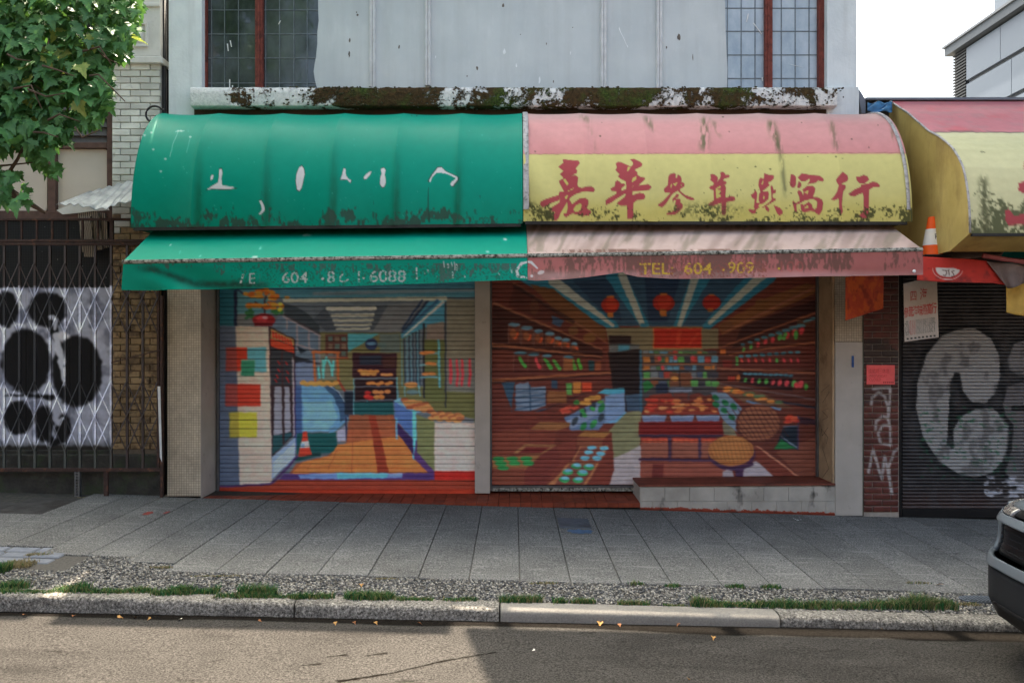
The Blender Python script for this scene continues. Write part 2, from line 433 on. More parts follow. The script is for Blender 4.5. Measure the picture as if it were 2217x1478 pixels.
# kerb stones
m = NT('kerb_granite'); n2 = m.noise(60, 6, .8); big = m.noise(7, 6, .65)
c = m.ramp(n2, [(.37, L(40, 38, 36)), (.47, L(106, 102, 96)), (.55, L(136, 132, 125)), (.64, L(190, 184, 174))])
c = m.mix(1.0, c, m.ramp(big, [(.3, .6), (.7, 1.1)]), 'MULTIPLY'); m.color(c).rough(.9).spec(.2)
m.bump(m.mix(.5, n2, m.noise(45, 4)), .9, .012); M_KERB = m.m
m = NT('kerb_concrete'); n2 = m.noise(75, 6, .8)
c = m.mix(1.0, m.ramp(n2, [(.3, L(92, 89, 85)), (.7, L(138, 133, 125))]), m.ramp(m.noise(4, 5), [(.3, .85), (.7, 1.1)]), 'MULTIPLY')
m.color(c).rough(.85); m.bump(n2, .3, .004); M_KERB2 = m.m
kerb = MB().box(-16, 16, -3.2, -3.10, -.75, -.50).build('kerb', M_JOINT); tag(kerb, kind='structure')
KJ = [-9, -6.4, -4.2, -1.475, -.09, 1.80, 2.83, 4.9, 7.2, 10]
for i, (x0, x1) in enumerate(zip(KJ[:-1], KJ[1:])):
    x0 += .005; x1 -= .005; smooth_ = abs(x0 + .085) < .01
    n = max(4, int((x1 - x0) / .028)); xs = np.linspace(x0, x1, n)
    prof = [(-3.088, -.10), (-3.088, -.004), (-3.10, .0), (-3.15, .003), (-3.20, .003), (-3.235, .0), (-3.252, -.010), (-3.259, -.026), (-3.262, -.05), (-3.266, -.08), (-3.27, -.105), (-3.272, -.16)]
    A = np.zeros((len(prof), n, 3))
    for r_, (y, z) in enumerate(prof):
        amp = .002 if smooth_ else .009
        ns = (fbm(xs*22+i*9, np.full(n, r_*.9), 3, 3) - .5) * 2 * amp; nz = (fbm(xs*18, np.full(n, r_*.8+50+i), 3, 8) - .5) * 2 * amp
        A[r_, :, 0] = xs; A[r_, :, 1] = y + ns - (.006 if smooth_ else 0); A[r_, :, 2] = G(xs, y) + z + nz
    A[:, 0, 1] += .004; A[:, -1, 1] += .004
    st = grid('kerb_stone', A, M_KERB2 if smooth_ else M_KERB, kerb)
    bm = bmesh.new(); bm.from_mesh(st.data)
    be = [e for e in bm.edges if e.is_boundary]
    ends = [[v for v in bm.verts if abs(v.co.x - x) < 1e-4] for x in (xs[0], xs[-1])]
    for q in ends:
        q.sort(key=lambda v: v.index)
        if len(q) > 2:
            try: bm.faces.new(q)
            except ValueError: pass
    bm.to_mesh(st.data); bm.free()

# road surface
m = NT('asphalt'); c = m.attr(); sp = m.noise(85, 6, .85)
c = m.mix(1.0, c, m.ramp(sp, [(.37, .28), (.49, 1.0), (.62, 2.0)]), 'MULTIPLY')
c = m.mix(1.0, c, m.ramp(m.noise(2.2, 6), [(.3, .86), (.7, 1.1)]), 'MULTIPLY')
m.color(c).spec(.0); lum = m.n.new('ShaderNodeRGBToBW'); m.lk(m.attr(), lum.inputs[0])
m.rough(m.ramp(lum.outputs[0], [(.008, .75), (.03, .95)])); m.bump(sp, .6, .006); M_ROAD = m.m
xs = np.concatenate([np.linspace(-60, -4.6, 24), np.linspace(-4.5, 4.5, 700), np.linspace(4.6, 60, 24)])
ys = np.concatenate([np.linspace(-16, -4.75, 14), np.linspace(-4.7, -3.24, 120)])
XX, YY = np.meshgrid(xs, ys); ZZ = ROADZ(XX, YY)
base = np.array(L(56, 54, 52)[:3]); C = np.zeros(XX.shape + (3,)) + base
wet = -3.335 - .07*fbm(XX*1.3+3, XX*0, 4, 4) - .095*sstep(.3, 1.5, XX)*(.5+.8*fbm(XX*2.1, XX*0, 3, 6))
a = 1 - sstep(-.012, .02, wet - YY)
C = C*(1-a[..., None]*.86) + a[..., None]*.86*np.array(L(13, 11, 9)[:3])
pat = sstep(.55, .75, fbm(XX*1.1+9, YY*4, 4, 12)) * .22
C = C*(1-pat[..., None])
def road_stain(pts, wdt, amt):
    global C
    q = [ground_at(u, v, True) for u, v in pts]; best = np.full(XX.shape, -1.0)
    for a_, b_, w0, w1 in zip(q[:-1], q[1:], wdt[:-1], wdt[1:]):
        dx, dy = b_.x-a_.x, b_.y-a_.y; t = np.clip(((XX-a_.x)*dx+(YY-a_.y)*dy)/max(dx*dx+dy*dy, 1e-9), 0, 1)
        best = np.maximum(best, (w0*(1-t)+w1*t) - np.hypot(XX-a_.x-t*dx, YY-a_.y-t*dy) + (fbm(XX*30, YY*30, 2, 5)-.5)*.014)
    k = sstep(-.006, .006, best)[..., None]*amt; C = C*(1-k)+np.array(L(14, 11, 9)[:3])*k
road_stain([(735, 1474), (850, 1456), (960, 1430), (1072, 1411)], [.016, .009, .010, .008], .9)
for s_ in ([(708, 1421), (748, 1417)], [(792, 1419), (834, 1413)], [(455, 1432), (480, 1427)], [(728, 1472), (770, 1470)], [(860, 1474), (890, 1473)], [(510, 1358), (545, 1353)], [(380, 1470), (420, 1472)], [(650, 1440), (690, 1437)], [(80, 1405), (130, 1410)], [(1780, 1410), (1815, 1405)], [(1335, 1390), (1350, 1388)], [(1500, 1388), (1520, 1390)], [(1260, 1370), (1285, 1368)]):
    road_stain(s_, [.006, .014], .8 if s_[0][1] > 1410 and s_[0][0] > 600 else .4)
road = grid('road', np.stack([XX, YY, ZZ], -1), M_ROAD, col=C); tag(road, kind='structure')

# small metal covers in the pavement
M_COVER = M_plain('utility_cover_metal', L(92, 98, 106), .6, .3, 14, .3, 140, metal=.3, dirt=L(60, 60, 60), dirt_amt=.4)
def on_walk(name, u0, v0, u1, v1, mat, parent=None, top=.004):
    a, b = ground_at((u0+u1)/2, v1), ground_at((u0+u1)/2, v0); k = DC + (a.y+b.y)/2
    return slab_piece(name, (u0-U0)*k/F, (u1-U0)*k/F, a.y, b.y, mat, parent, top=top, thick=.02, bevel=.002)
cv = on_walk('utility_cover', 1209, 1122, 1277, 1143, M_COVER)
tag(cv, 'small square blue-grey metal utility cover set in the pavement', 'cover')
M_BLUEPAINT = M_plain('blue_marking_paint', L(74, 96, 122), .8, .3, 20, .3, 200)
M_REDPAINT = M_plain('red_marking_paint', L(140, 66, 58), .85, .35, 20, .3, 200)
def splash(u0, v0, u1, v1, mat, seed, parent):
    rnd = random.Random(seed); a, b = ground_at(u0, v1), ground_at(u1, v0); cx, cy, rx, ry = (a.x+b.x)/2, (a.y+b.y)/2, abs(b.x-a.x)/2, abs(b.y-a.y)/2
    n = 26; q = []
    for k in range(n):
        t = 2*math.pi*k/n; r = rnd.uniform(.6, 1.05); x, y = cx+rx*r*math.cos(t), cy+ry*r*math.sin(t); q.append((x, y, G(x, y)+.004))
    o = MB().add(q, [tuple(range(n))]).build('paint_mark', mat, parent); return o
splash(1225, 1146, 1290, 1155, M_BLUEPAINT, 3, sidewalk)
for i, (a, b, c_, d) in enumerate(((302, 1107, 340, 1115), (348, 1106, 373, 1113))): splash(a, b, c_, d, M_REDPAINT, i, sidewalk)
gr = empty('drain_grate', ground_at(2130, 1298), 'oval ribbed metal drain grate beside the kerb near the parked car', 'grate')
c0 = ground_at(2135, 1298); q = []
for k in range(20):
    t = 2*math.pi*k/20; e = 3.2; x = c0.x+.19*math.copysign(abs(math.cos(t))**(2/e), math.cos(t)); y = c0.y+.075*math.copysign(abs(math.sin(t))**(2/e), math.sin(t))
    q.append((x, y, G(x, y)+.001))
MB().prism(q, (0, 0, .006)).build('rim', M_COVER, gr)
for k in range(13):
    x = c0.x-.165+k*.0275; h = .066*(1-((k-6)/7.2)**4)
    MB().box(x-.007, x+.007, c0.y-h, c0.y+h, G(x, c0.y)+.0072, G(x, c0.y)+.013).build('rib', M_COVER, gr)

# ------------------------------------------------------------------ the shop building with the two murals
SY = .45                                              # shutters stand this far behind the front
main = empty('shop_building', (0, 0, 0), 'two storey white shop building with mossy sill above the green and red awnings', 'building')
m = NT('white_render'); n = m.noise(2.2, 6, .6); c = m.ramp(n, [(.3, L(196, 204, 206)), (.7, L(224, 230, 230))])
c = m.mix(m.ramp(m.noise(9, 8, .72), [(.66, 0), (.78, .6)]), c, L(120, 118, 112))
sx = m.sep(); low = m.ramp(m.math('ADD', sx[2], m.math('MULTIPLY', m.noise(6, 4), .35)), [(0, 0), (1, 1)])
c = m.mix(m.ramp(m.noise(1.0, 6, .6, vec=m.mapped((9, 9, .6))), [(.50, 0), (.74, .35)]), c, L(160, 162, 158))
m.color(c).rough(.85); m.bump(m.noise(30, 6), .3, .01); M_WHITE = m.m
m = NT('grey_boarding'); n = m.noise(1.4, 6, .6); c = m.ramp(n, [(.3, L(182, 190, 191)), (.7, L(200, 206, 205))])
st = m.noise(1.0, 6, .6, vec=m.mapped((34, 34, 8))); c = m.mix(m.ramp(st, [(.76, 0), (.82, .8)]), c, L(120, 112, 100))
c = m.mix(m.ramp(m.noise(7, 6, .7, vec=m.mapped((1, 1, .35))), [(.55, 0), (.8, .3)]), c, L(226, 228, 228))
c = m.mix(m.ramp(m.noise(1.0, 6, .6, vec=m.mapped((7, 7, .45))), [(.46, 0), (.72, .20)]), c, L(150, 152, 148))
m.color(c).rough(.7); m.bump(m.noise(5, 4), .25, .01); M_BOARD = m.m
M_FRAME = M_plain('red_brown_window_paint', L(120, 62, 52), .6, .4, 18, .3, 90, dirt=L(66, 36, 32), dirt_amt=.4, dscale=16)
M_BATTEN = M_plain('white_batten_paint', L(206, 208, 208), .6, .15, 10, .15, 80, dirt=L(150, 120, 110), dirt_amt=.27, dscale=18)
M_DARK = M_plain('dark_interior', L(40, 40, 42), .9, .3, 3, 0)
M_SOFFIT = M_plain('grimy_soffit_plaster', L(104, 98, 92), .85, .3, 4, .3, 40, dirt=L(60, 56, 50), dirt_amt=.4)
m = NT('mosaic_tile'); s3 = m.sep(); cb = m.n.new('ShaderNodeCombineXYZ'); m.lk(m.math('ADD', s3[0], s3[1]), cb.inputs[0]); m.lk(s3[2], cb.inputs[1])
br = m.n.new('ShaderNodeTexBrick'); br.offset = 0; br.squash = 1; br.inputs['Scale'].default_value = 1
br.inputs['Brick Width'].default_value = .0262; br.inputs['Row Height'].default_value = .0262; br.inputs['Mortar Size'].default_value = .0018; br.inputs['Mortar Smooth'].default_value = .2
br.inputs['Color1'].default_value = L(196, 182, 160); br.inputs['Color2'].default_value = L(180, 168, 148); br.inputs['Mortar'].default_value = L(112, 102, 90)
m.lk(cb.outputs[0], br.inputs[0])
c = m.mix(1.0, br.outputs[0], m.ramp(m.noise(3, 6, .65), [(.3, .72), (.7, 1.12)]), 'MULTIPLY')
c = m.mix(m.ramp(m.noise(7, 8, .7), [(.58, 0), (.72, .7)]), c, L(120, 108, 96))
m.color(c).rough(.55); m.bump(m.math('SUBTRACT', 1.0, br.outputs[1]), .5, .003); M_MOSAIC = m.m
m = NT('painted_mosaic'); c = m.ramp(m.noise(3, 6), [(.3, L(168, 160, 150)), (.7, L(186, 178, 168))]); c = m.mix(m.ramp(m.noise(9, 8, .7), [(.6, 0), (.75, .6)]), c, L(120, 112, 102)); m.color(c).rough(.7); m.bump(m.noise(60, 4), .2, .006); M_PILLAR = m.m

H_MAIN = 6.10
def part(name, mat, parent, *boxes, bevel=.004, px=True):
    b = MB()
    for q in boxes: (b.pbox if px else b.box)(*q)
    return b.build(name, mat, parent, bevel=bevel)
# body behind everything
MB().box(PX(364), PX(1858), 1.1, 12, -.6, H_MAIN).build('body_wall', M_SOFFIT, main)
# upper floor
part('wall_pier', M_WHITE, main, (365, 437, -90, 258, 0, 1.1))
part('wall_pier', M_WHITE, main, (1791, 1855, -90, 250, 0, 1.1))
part('wall_pier_base', M_WHITE, main, (1790, 1860, 188, 262, -.036, .5))
part('parapet', M_WHITE, main, (PX(365), PX(1855), -.03, 1.1, PZ(-92)+.002, H_MAIN), px=False); part('parapet', M_WHITE, main, (PX(365), -1.15, -.028, .3, H_MAIN+.002, 6.62), px=False)
WY = .12
MB().pbox(437, 1790, -90, 192, WY+.10, WY+.5).build('window_reveal', M_DARK, main)
# boarding with torn edges
def ragged(u, v0, v1, amp, seed, n=22):
    r = random.Random(seed); return [(u + r.uniform(-amp, amp) + 3*math.sin(k*.7+seed), v0+(v1-v0)*k/n) for k in range(n+1)]
lft = [(688, -60), (689, 30), (690, 45), (687, 70), (687, 95), (684, 125), (681, 140), (679, 155), (682, 175), (688, 197)]
rgt = [(1568, -60), (1570, 20), (1571, 70), (1573, 110), (1575, 150), (1574, 190)]
poly = [P(u, v, WY+.02) for u, v in lft] + [P(u, v, WY+.02) for u, v in rgt[::-1]]
MB().prism(poly, (0, .03, 0)).build('boarding', M_BOARD, main)
for u in (806, 926, 1307, 1428):
    bt = MB()
    for du, wd, pr in ((0, 13, .03), (-2.5, 4, .042), (3, 3.5, .05)):
        bt.pbox(u+du-wd/2, u+du+wd/2, -60, 191 - (u == 926)*6, WY+.02-pr, WY+.018)
    bt.build('batten', M_BATTEN, main, bevel=.003)
M_SCUFF = M_plain('scuffed_board', L(112, 104, 96), .9, .4, 40, .3, 90); M_SCUFW = M_plain('pale_scratch', L(226, 230, 230), .8, .1, 20, 0)
for i_, (u, v, w_, h_, dk) in enumerate(((757, 88, 3.5, 10, 1), (756, 118, 4, 13, 1), (774, 33, 5, 5, 1), (772, 27, 3, 3, 1), (864, 102, 4, 8, 1), (1470, 80, 7, 15, 1), (1443, 103, 3, 6, 1), (1198, 177, 3, 6, 1), (1127, 75, 3, 2, 1), (1183, 95, 2.5, 6, 1), (1033, 148, 5, 9, 1), (1089, 12, 6, 8, 1), (1092, 112, 7, 12, 0), (1118, 142, 4, 10, 0), (1350, 82, 2.5, 46, 0), (1168, 174, 4, 16, 0), (943, 124, 2, 6, 0), (1500, 125, 2, 14, 1), (1240, 60, 2.5, 2, 1), (1235, 115, 2, 9, 0), (1011, 165, 3, 3, 1))):
    r_ = random.Random(i_); k_ = 10; sl_k = .45 if h_ > 40 else 0
    q = [P(u+w_*.5*math.cos(2*math.pi*t/k_)*r_.uniform(.5, 1.3)-sl_k*h_*.5*math.sin(2*math.pi*t/k_)*-1, v+h_*.5*math.sin(2*math.pi*t/k_)*r_.uniform(.7, 1.2), WY+.0175) for t in range(k_)]
    MB().prism(q, (0, .002, 0)).build('scuff', M_SCUFF if dk else M_SCUFW, main)
# leaded windows at both ends
m = NT('leaded_glass'); m.color(m.ramp(m.noise(2.5, 6, .65, vec=m.mapped((1, 1, .6))), [(.35, L(36, 40, 42)), (.7, L(92, 98, 100))])).spec(.6); m.bump(m.noise(3.2, 3), .10, .02)
dirt = m.ramp(m.noise(6, 8, .7, vec=m.mapped((1, 1, .5))), [(.45, .06), (.8, .30)]); m.rough(dirt); M_GLASS = m.m
m = NT('milky_leaded_glass'); n = m.noise(3.0, 6, .65, vec=m.mapped((1, 1, .6))); m.color(m.ramp(n, [(.3, L(140, 156, 168)), (.7, L(186, 196, 202))])).rough(.22).spec(.6); m.bump(m.noise(3.2, 3), .1, .02); M_GLASS2 = m.m
M_LEAD = M_plain('lead_came', L(110, 118, 122), .5, .3, 20, 0, metal=.4)
def leaded(u0, u1, cols, rows, mat, mullions, label):
    wn = MB().pbox(u0, u1, -60, 191, WY+.03, WY+.036).build('window_pane', mat, main)
    wn['label'] = label
    b = MB()
    for u in cols: MB.pbox(b, u-.9, u+.9, -60, 191, WY+.022, WY+.0298)
    b2 = MB()
    for v in rows: MB.pbox(b2, u0, u1, v-.9, v+.9, WY+.024, WY+.0296)
    b.build('lead_came', M_LEAD, wn); b2.build('lead_came', M_LEAD, wn)
    for (a, c_) in mullions:
        f = MB()
        f.pbox(a, c_, -60, 193, WY-.035, WY+.0295); f.pbox(a+(c_-a)*.35, a+(c_-a)*.6, -60, 192.5, WY-.05, WY-.0352)
        f.build('window_frame', M_FRAME, main, bevel=.004)
leaded(444, 690, (458, 486, 516, 575, 605, 636, 665), (22, 74, 126, 180), M_GLASS, ((437, 446), (552, 568)), 'dark leaded glass reflecting trees')
leaded(1570, 1780, (1575, 1605, 1635, 1692, 1722, 1752), (18, 68, 119, 170), M_GLASS2, ((1657, 1673), (1773, 1786)), 'milky blue grey leaded glass')
# bird lime and scratches on the panes
M_LIME = M_plain('bird_lime', L(214, 216, 214), .8, .1, 8, 0)
for (u, v, l, dx) in ((492, 95, 16, 2), (498, 88, 14, 3), (497, 172, 18, 0), (503, 185, 12, 0), (607, 45, 8, -4), (1631, 50, 24, 18), (1712, 140, 6, 26), (1620, 30, 18, -4), (1650, 168, 8, 1), (1770, 168, 8, 0)):
    MB().prism([P(u-1, v, WY+.021), P(u+1.6, v, WY+.021), P(u+dx+1.2, v+l, WY+.021), P(u+dx-.8, v+l, WY+.021)], (0, .002, 0)).build('bird_lime', M_LIME, main)
# sill: old render under moss
m = NT('mossy_sill'); mp = m.mapped((1, 1, 1)); big = m.noise(2.3, 8, .68, vec=mp, dist=.4); fine = m.noise(28, 6, .7)
white = m.ramp(fine, [(.3, L(176, 178, 176)), (.55, L(220, 220, 216))])
brown = m.ramp(fine, [(.3, L(36, 32, 22)), (.55, L(76, 60, 38)), (.75, L(104, 78, 50))])
green = m.ramp(m.noise(60, 4), [(.3, L(30, 42, 20)), (.7, L(82, 98, 44))])
moss = m.mix(m.ramp(m.noise(3.7, 6, .6), [(.50, 0), (.64, 1)]), brown, green)
zz = m.sep()[0]
side = m.ramp(m.math('DIVIDE', m.math('ADD', zz, 3.6), 7.4), [(.06, .35), (.20, .51), (.26, .64), (.40, .545), (.62, .55), (.85, .515), (1, .43)])
msk = m.ramp(m.math('SUBTRACT', m.math('ADD', big, m.math('MULTIPLY', m.math('SUBTRACT', fine, .5), .35)), m.math('SUBTRACT', 1.0, side)), [(.0, 0), (.03, 1)])
m.color(m.mix(msk, white, moss)).rough(.95).spec(.15); m.bump(m.mix(msk, m.math('MULTIPLY', fine, .3), m.math('ADD', fine, .5)), 1.0, .03); M_SILL = m.m
xs = np.linspace(PX(413, -.13), PX(1812, -.13), 560)
prof = [(.14, 190.), (-.02, 189.5), (-.125, 189.5), (-.141, 191.5), (-.143, 204), (-.14, 216), (-.140, 228), (-.135, 230), (-.02, 231), (.1, 231)]
A = np.zeros((len(prof), len(xs), 3))
for r_, (y, v) in enumerate(prof):
    am = .006
    A[r_, :, 0] = xs; A[r_, :, 1] = y + (fbm(xs*9, np.full(len(xs), r_*.7), 4, 21)-.5)*2*am
    A[r_, :, 2] = PZ(v, -.13) + (fbm(xs*11, np.full(len(xs), r_*.6+30), 4, 22)-.5)*2*am
sill = grid('window_sill', A, M_SILL, main)
M_RUSTY = M_plain('rusty_stained_band', L(74, 54, 40), .9, .4, 6, .5, 40, dirt=L(40, 40, 28), dirt_amt=.5)
part('stained_band', M_RUSTY, main, (420, 1789, 231, 262, -.021, .4))
# moss cushions on the sill edge
m = NT('moss'); m.color(m.ramp(m.noise(70, 3), [(.3, L(34, 32, 20)), (.7, L(80, 78, 46))])).rough(1).spec(.1); m.b.inputs['Sheen Weight'].default_value = .2; M_MOSS = m.m
n = 520; q = RNG.uniform(0, 1, n)**.8; mu = np.where(RNG.uniform(0, 1, n) < .35, RNG.normal(720, 55, n), 560 + q*1270)
my = RNG.uniform(-.145, -.02, n); mz = np.where(RNG.uniform(0, 1, n) < .5, PZ(190, -.12), PZ(RNG.uniform(192, 229, n), -.14)); my = np.where(mz < PZ(190.5, -.12), -.142, my)
mc = np.column_stack([PX(mu, -.13), my, mz]); mr = np.column_stack([RNG.uniform(.008, .026, n), RNG.uniform(.006, .014, n), RNG.uniform(.004, .011, n)])
tag(blob_mesh('moss', mc, mr, np.tile(np.array([[.05, .06, .02]]), (n, 1)), M_MOSS, sill), kind='stuff')

# ground floor: pillars, lintel, returns
part('tile_pillar', M_MOSAIC, main, (362, 435, 262, 1074, 0, .40)).data
MB().add([(PX(435)-.003, .0, -.03), (PX(435)+.001, .004, -.03), (PX(435)+.001, SY+.1, -.03), (PX(435)-.003, SY+.1, -.03), (PX(435)-.003, .0, 2.9), (PX(435)+.001, .004, 2.9), (PX(435)+.001, SY+.1, 2.9), (PX(435)-.003, SY+.1, 2.9)],
         [(0,3,2,1),(4,5,6,7),(0,1,5,4),(1,2,6,5),(2,3,7,6),(3,0,4,7)]).build('pillar_return', M_PILLAR, main)
part('tile_pillar', M_PILLAR, main, (1808.5, 1869, 740, 1116, 0, SY+.1))
part('tile_pillar', M_MOSAIC, main, (1808.5, 1869, 262, 739.5, .004, SY+.1))
part('lintel', M_SOFFIT, main, (435.5, 1808, 262, 560, .01, 1.1))
part('middle_post', M_PILLAR, main, (1028, 1061, 540, 1068, SY-.09, SY+.3), bevel=.006)
M_RETURN = M_plain('brown_varnished_return', L(182, 156, 124), .6, .25, 5, .2, 40, dirt=L(100, 80, 62), dirt_amt=.4)
part('return_board', M_RETURN, main, (PX(1808)-.022, PX(1808)-.001, .012, SY-.012, PZ(1046), 2.9), px=False)
M_STEEL = M_plain('shutter_guide_steel', L(110, 112, 114), .45, .25, 8, .1, 60, metal=.6, dirt=L(80, 70, 60), dirt_amt=.35)
part('guide_rail', M_STEEL, main, (1769, 1781, 560, 1042, SY-.05, SY+.06))
part('guide_rail', M_STEEL, main, (468, 473, 560, 1064, SY-.04, SY+.06))
part('guide_rail', M_STEEL, main, (1061.5, 1065, 560, 1062, SY-.04, SY+.06))
# low wall under the right shutter, painted tiles above red dabs
m = NT('worn_white_wall_tile'); c = m.ramp(m.noise(4, 6), [(.3, L(150, 144, 134)), (.7, L(184, 177, 166))])
zs = m.sep()[2]; xg = m.sep()[0]
gz = m.math('ADD', m.math('ADD', zs, m.math('MULTIPLY', xg, .0275)), .030)
wr = m.math('ADD', m.math('MULTIPLY', gz, -7.0), m.noise(9, 7, .75))
c = m.mix(m.ramp(wr, [(.33, 0), (.37, 1)]), c, L(150, 64, 42))
c = m.mix(m.ramp(m.noise(3.5, 4, .6, vec=m.mapped((1, 1, .6))), [(.585, 0), (.68, .85)]), c, L(44, 42, 40))
m.color(c).rough(.6); m.bump(m.noise(40, 4), .2, .005); M_WTILE = m.m
M_LEDGE = M_plain('red_brown_ledge', L(120, 66, 52), .7, .35, 7, .3, 60, dirt=L(80, 52, 44), dirt_amt=.4)
dw = MB()
x0, x1 = PX(1385), PX(1808.4)
dw.add([(x0, .012, -.2), (x1, .012, -.2), (x1, SY+.05, -.2), (x0, SY+.05, -.2), (x0, .012, PZ(1053)), (x1, .012, PZ(1050)), (x1, SY+.05, PZ(1050)), (x0, SY+.05, PZ(1053))],
       [(0,3,2,1),(4,5,6,7),(0,1,5,4),(1,2,6,5),(2,3,7,6),(3,0,4,7)])
dwarf = dw.build('low_wall', M_WTILE, main)
# tiles on its face
tw = .268; zt = PZ(1054); row = 0
while zt > -.22:
    zb = zt - (.155 if row < 2 else .10); k = 0; x = x0 + .004 - (.13 if row % 2 else 0)
    while x < x1:
        a, b_ = max(x, x0+.002), min(x+tw-.0022, x1-.002)
        if b_-a > .03:
            lowest = G((a+b_)/2, 0) + .002
            zz0 = max(zb+.0018, lowest)
            if zt - zz0 > .02: MB().box(a, b_, .0, .0118, zz0, zt).build('wall_tile', M_WTILE, dwarf, bevel=.003)
        x += tw
    zt = zb; row += 1
MB().add([(x0-.01, -.012, PZ(1053)), (x1, -.012, PZ(1050)), (x1, SY+.02, PZ(1050)), (x0-.01, SY+.02, PZ(1053)), (x0-.01, -.006, PZ(1053)+.02), (x1, -.006, PZ(1050)+.02), (x1, SY+.02, PZ(1050)+.026), (x0-.01, SY+.02, PZ(1053)+.026)],
         [(0,3,2,1),(4,5,6,7),(0,1,5,4),(1,2,6,5),(2,3,7,6),(3,0,4,7)]).build('ledge', M_LEDGE, main, bevel=.004)
# red quarry tile threshold
M_QUARRY = M_plain('red_quarry_tile', L(132, 62, 42), .6, .3, 9, .2, 70, objvar=.18, dirt=L(84, 50, 42), dirt_amt=.36)
th = MB().box(PX(437), x0, -.03, SY+.4, -.3, -.06).build('threshold', M_JOINT, main)
xt = PX(440, -.03); k = 0
while xt < x0 - .02:
    wd = .118
    for (ya, yb) in ((-.036, .085), (.089, .21), (.214, .335), (.339, SY+.3)):
        zf = max(G(xt, -.04)+.004, PZ(1088, -.03)) ; zbk = PZ(1067, SY)
        za = zf + (zbk-zf)*(ya+.036)/.49; zb = zf + (zbk-zf)*(min(yb, SY)+.036)/.49
        a, b_ = xt+.002, min(xt+wd-.002, x0-.002)
        MB().add([(a, ya, za-.05), (b_, ya, za-.05), (b_, yb, zb-.05), (a, yb, zb-.05), (a, ya, za), (b_, ya, za), (b_, yb, zb), (a, yb, zb)],
                 [(0,3,2,1),(4,5,6,7),(0,1,5,4),(1,2,6,5),(2,3,7,6),(3,0,4,7)]).build('floor_tile', M_QUARRY, th, bevel=.002)
    xt += wd
# ------------------------------------------------------------------ awnings over the shop
K_AWN = .74
GREEN, PINK, YEL, RED = (0, 154, 128), (230, 164, 160), (228, 218, 140), (188, 82, 86)
def bumpn(U, V, sc, seed): return fbm(U/sc, V/sc, 4, seed)
# --- green cloth paint
gc = Canvas(235, 225, 1160, 650, GREEN, wob=.8, seed=3)
gc.grime((6, 132, 104), lambda U, V: .55*sstep(380, 500, V)*(V < 500)*bumpn(U, V*.4, 60, 5)*1.3)
for ru in (430, 578, 722, 858, 992):                               # dirt run down along the ribs
    gc.grime((22, 98, 72), lambda U, V, ru=ru: np.exp(-((U-ru+ (V-400)*.02)/9)**2)*sstep(270, 470, V)*(V < 497)*(.35+.65*bumpn(U, V*.25, 7, int(ru))))
gc.grime((66, 82, 70), lambda U, V: (V < 500)*sstep(.0, .10, bumpn(U, V*.55, 5.5, 9)*.55+bumpn(U, V, 42, 10)*.75 - (.955 - .34*sstep(425, 482, V))) * .85)
gc.view(240, 220, 2.3585); WHT = (226, 224, 222); EDG = (70, 84, 78)
def tear(pts, c=gc):
    p = np.array(pts, float); m_ = p.mean(0); c.poly(EDG, m_+(p-m_)*1.10, .8); c.poly(WHT, p)
for t_ in ([(553,348),(566,345),(570,360),(566,395),(568,425),(600,432),(640,440),(610,446),(560,447),(515,446),(488,452),(520,430),(548,412),(552,385)],
           [(508,385),(516,372),(524,378),(520,398),(510,402)],
           [(962,335),(975,328),(985,340),(990,372),(982,400),(975,440),(962,458),(950,448),(945,405),(948,372)],
           [(1190,340),(1200,345),(1202,375),(1214,392),(1228,400),(1224,415),(1205,397),(1172,398),(1182,370)],
           [(1290,388),(1318,358),(1332,355),(1325,372),(1305,395),(1294,398)],
           [(1378,345),(1395,338),(1405,352),(1398,372),(1404,395),(1400,430),(1385,437),(1374,420),(1376,385),(1382,368)],
           [(1670,338),(1688,336),(1706,355),(1732,368),(1770,385),(1772,398),(1745,432),(1732,425),(1742,408),(1762,392),(1720,372),(1700,366),(1664,364),(1640,388),(1632,412),(1625,405),(1640,375)],
           [(757,508),(770,505),(783,535),(785,555),(770,572),(755,577),(770,552),(765,528)]): tear(t_)
for (x, y, l) in ((345,152,0),(360,150,0),(405,182,0),(218,243,0),(207,158,0),(172,172,0),(278,293,0),(255,355,0)):
    gc.ell((170, 210, 196), x, y, 7, 5)
gc.line((150, 205, 190), [(345,155),(318,215),(302,282)], 4, .8); gc.line((150, 205, 190), [(405,185),(396,225),(386,262)], 3, .7); gc.line((160, 208, 196), [(330,155),(375,148)], 5, .8)
for k in range(70):
    x, y = random.uniform(120, 2080), random.uniform(130, 600); gc.ell((120, 196, 178), x, y, random.uniform(1, 3), random.uniform(1, 3), alpha=.7)
gc.line((50, 74, 62), [(1622,440),(1620,520),(1626,610)], [4, 6, 12], .7)
# lower green sheet and hanging flap
gc.grime((30, 60, 48), lambda U, V: .55*(V > 496)*(1-sstep(500, 516, V))*bumpn(U, V, 30, 31)*1.5)
for (x, y, a, b) in ((765,748,8,4),(735,792,14,4),(2013,705,10,5),(1925,765,10,4),(1000,680,24,4),(455,792,6,3),(352,770,4,4),(305,735,4,4)): gc.ell((196, 224, 214), x, y, a, b)
gc.grime((92, 100, 92), lambda U, V: (V > 570)*sstep(0, .10, bumpn(U, V*.45, 5, 41)*.6+bumpn(U, V, 60, 42)*.7-(.62+.30*sstep(570, 622, V)+.25*sstep(330, 290, U)))*.8)
gc.grime((40, 60, 50), lambda U, V: .8*np.exp(-((V-(582+.34*np.clip(U-330, 0, 90)+.02*(U-330)))/8)**2)*sstep(280, 330, U)*(1-sstep(560, 600, U))*(.4+.9*bumpn(U, V, 9, 44)))
LET = (196, 198, 192)
gc.view(240, 220, 2.3585)
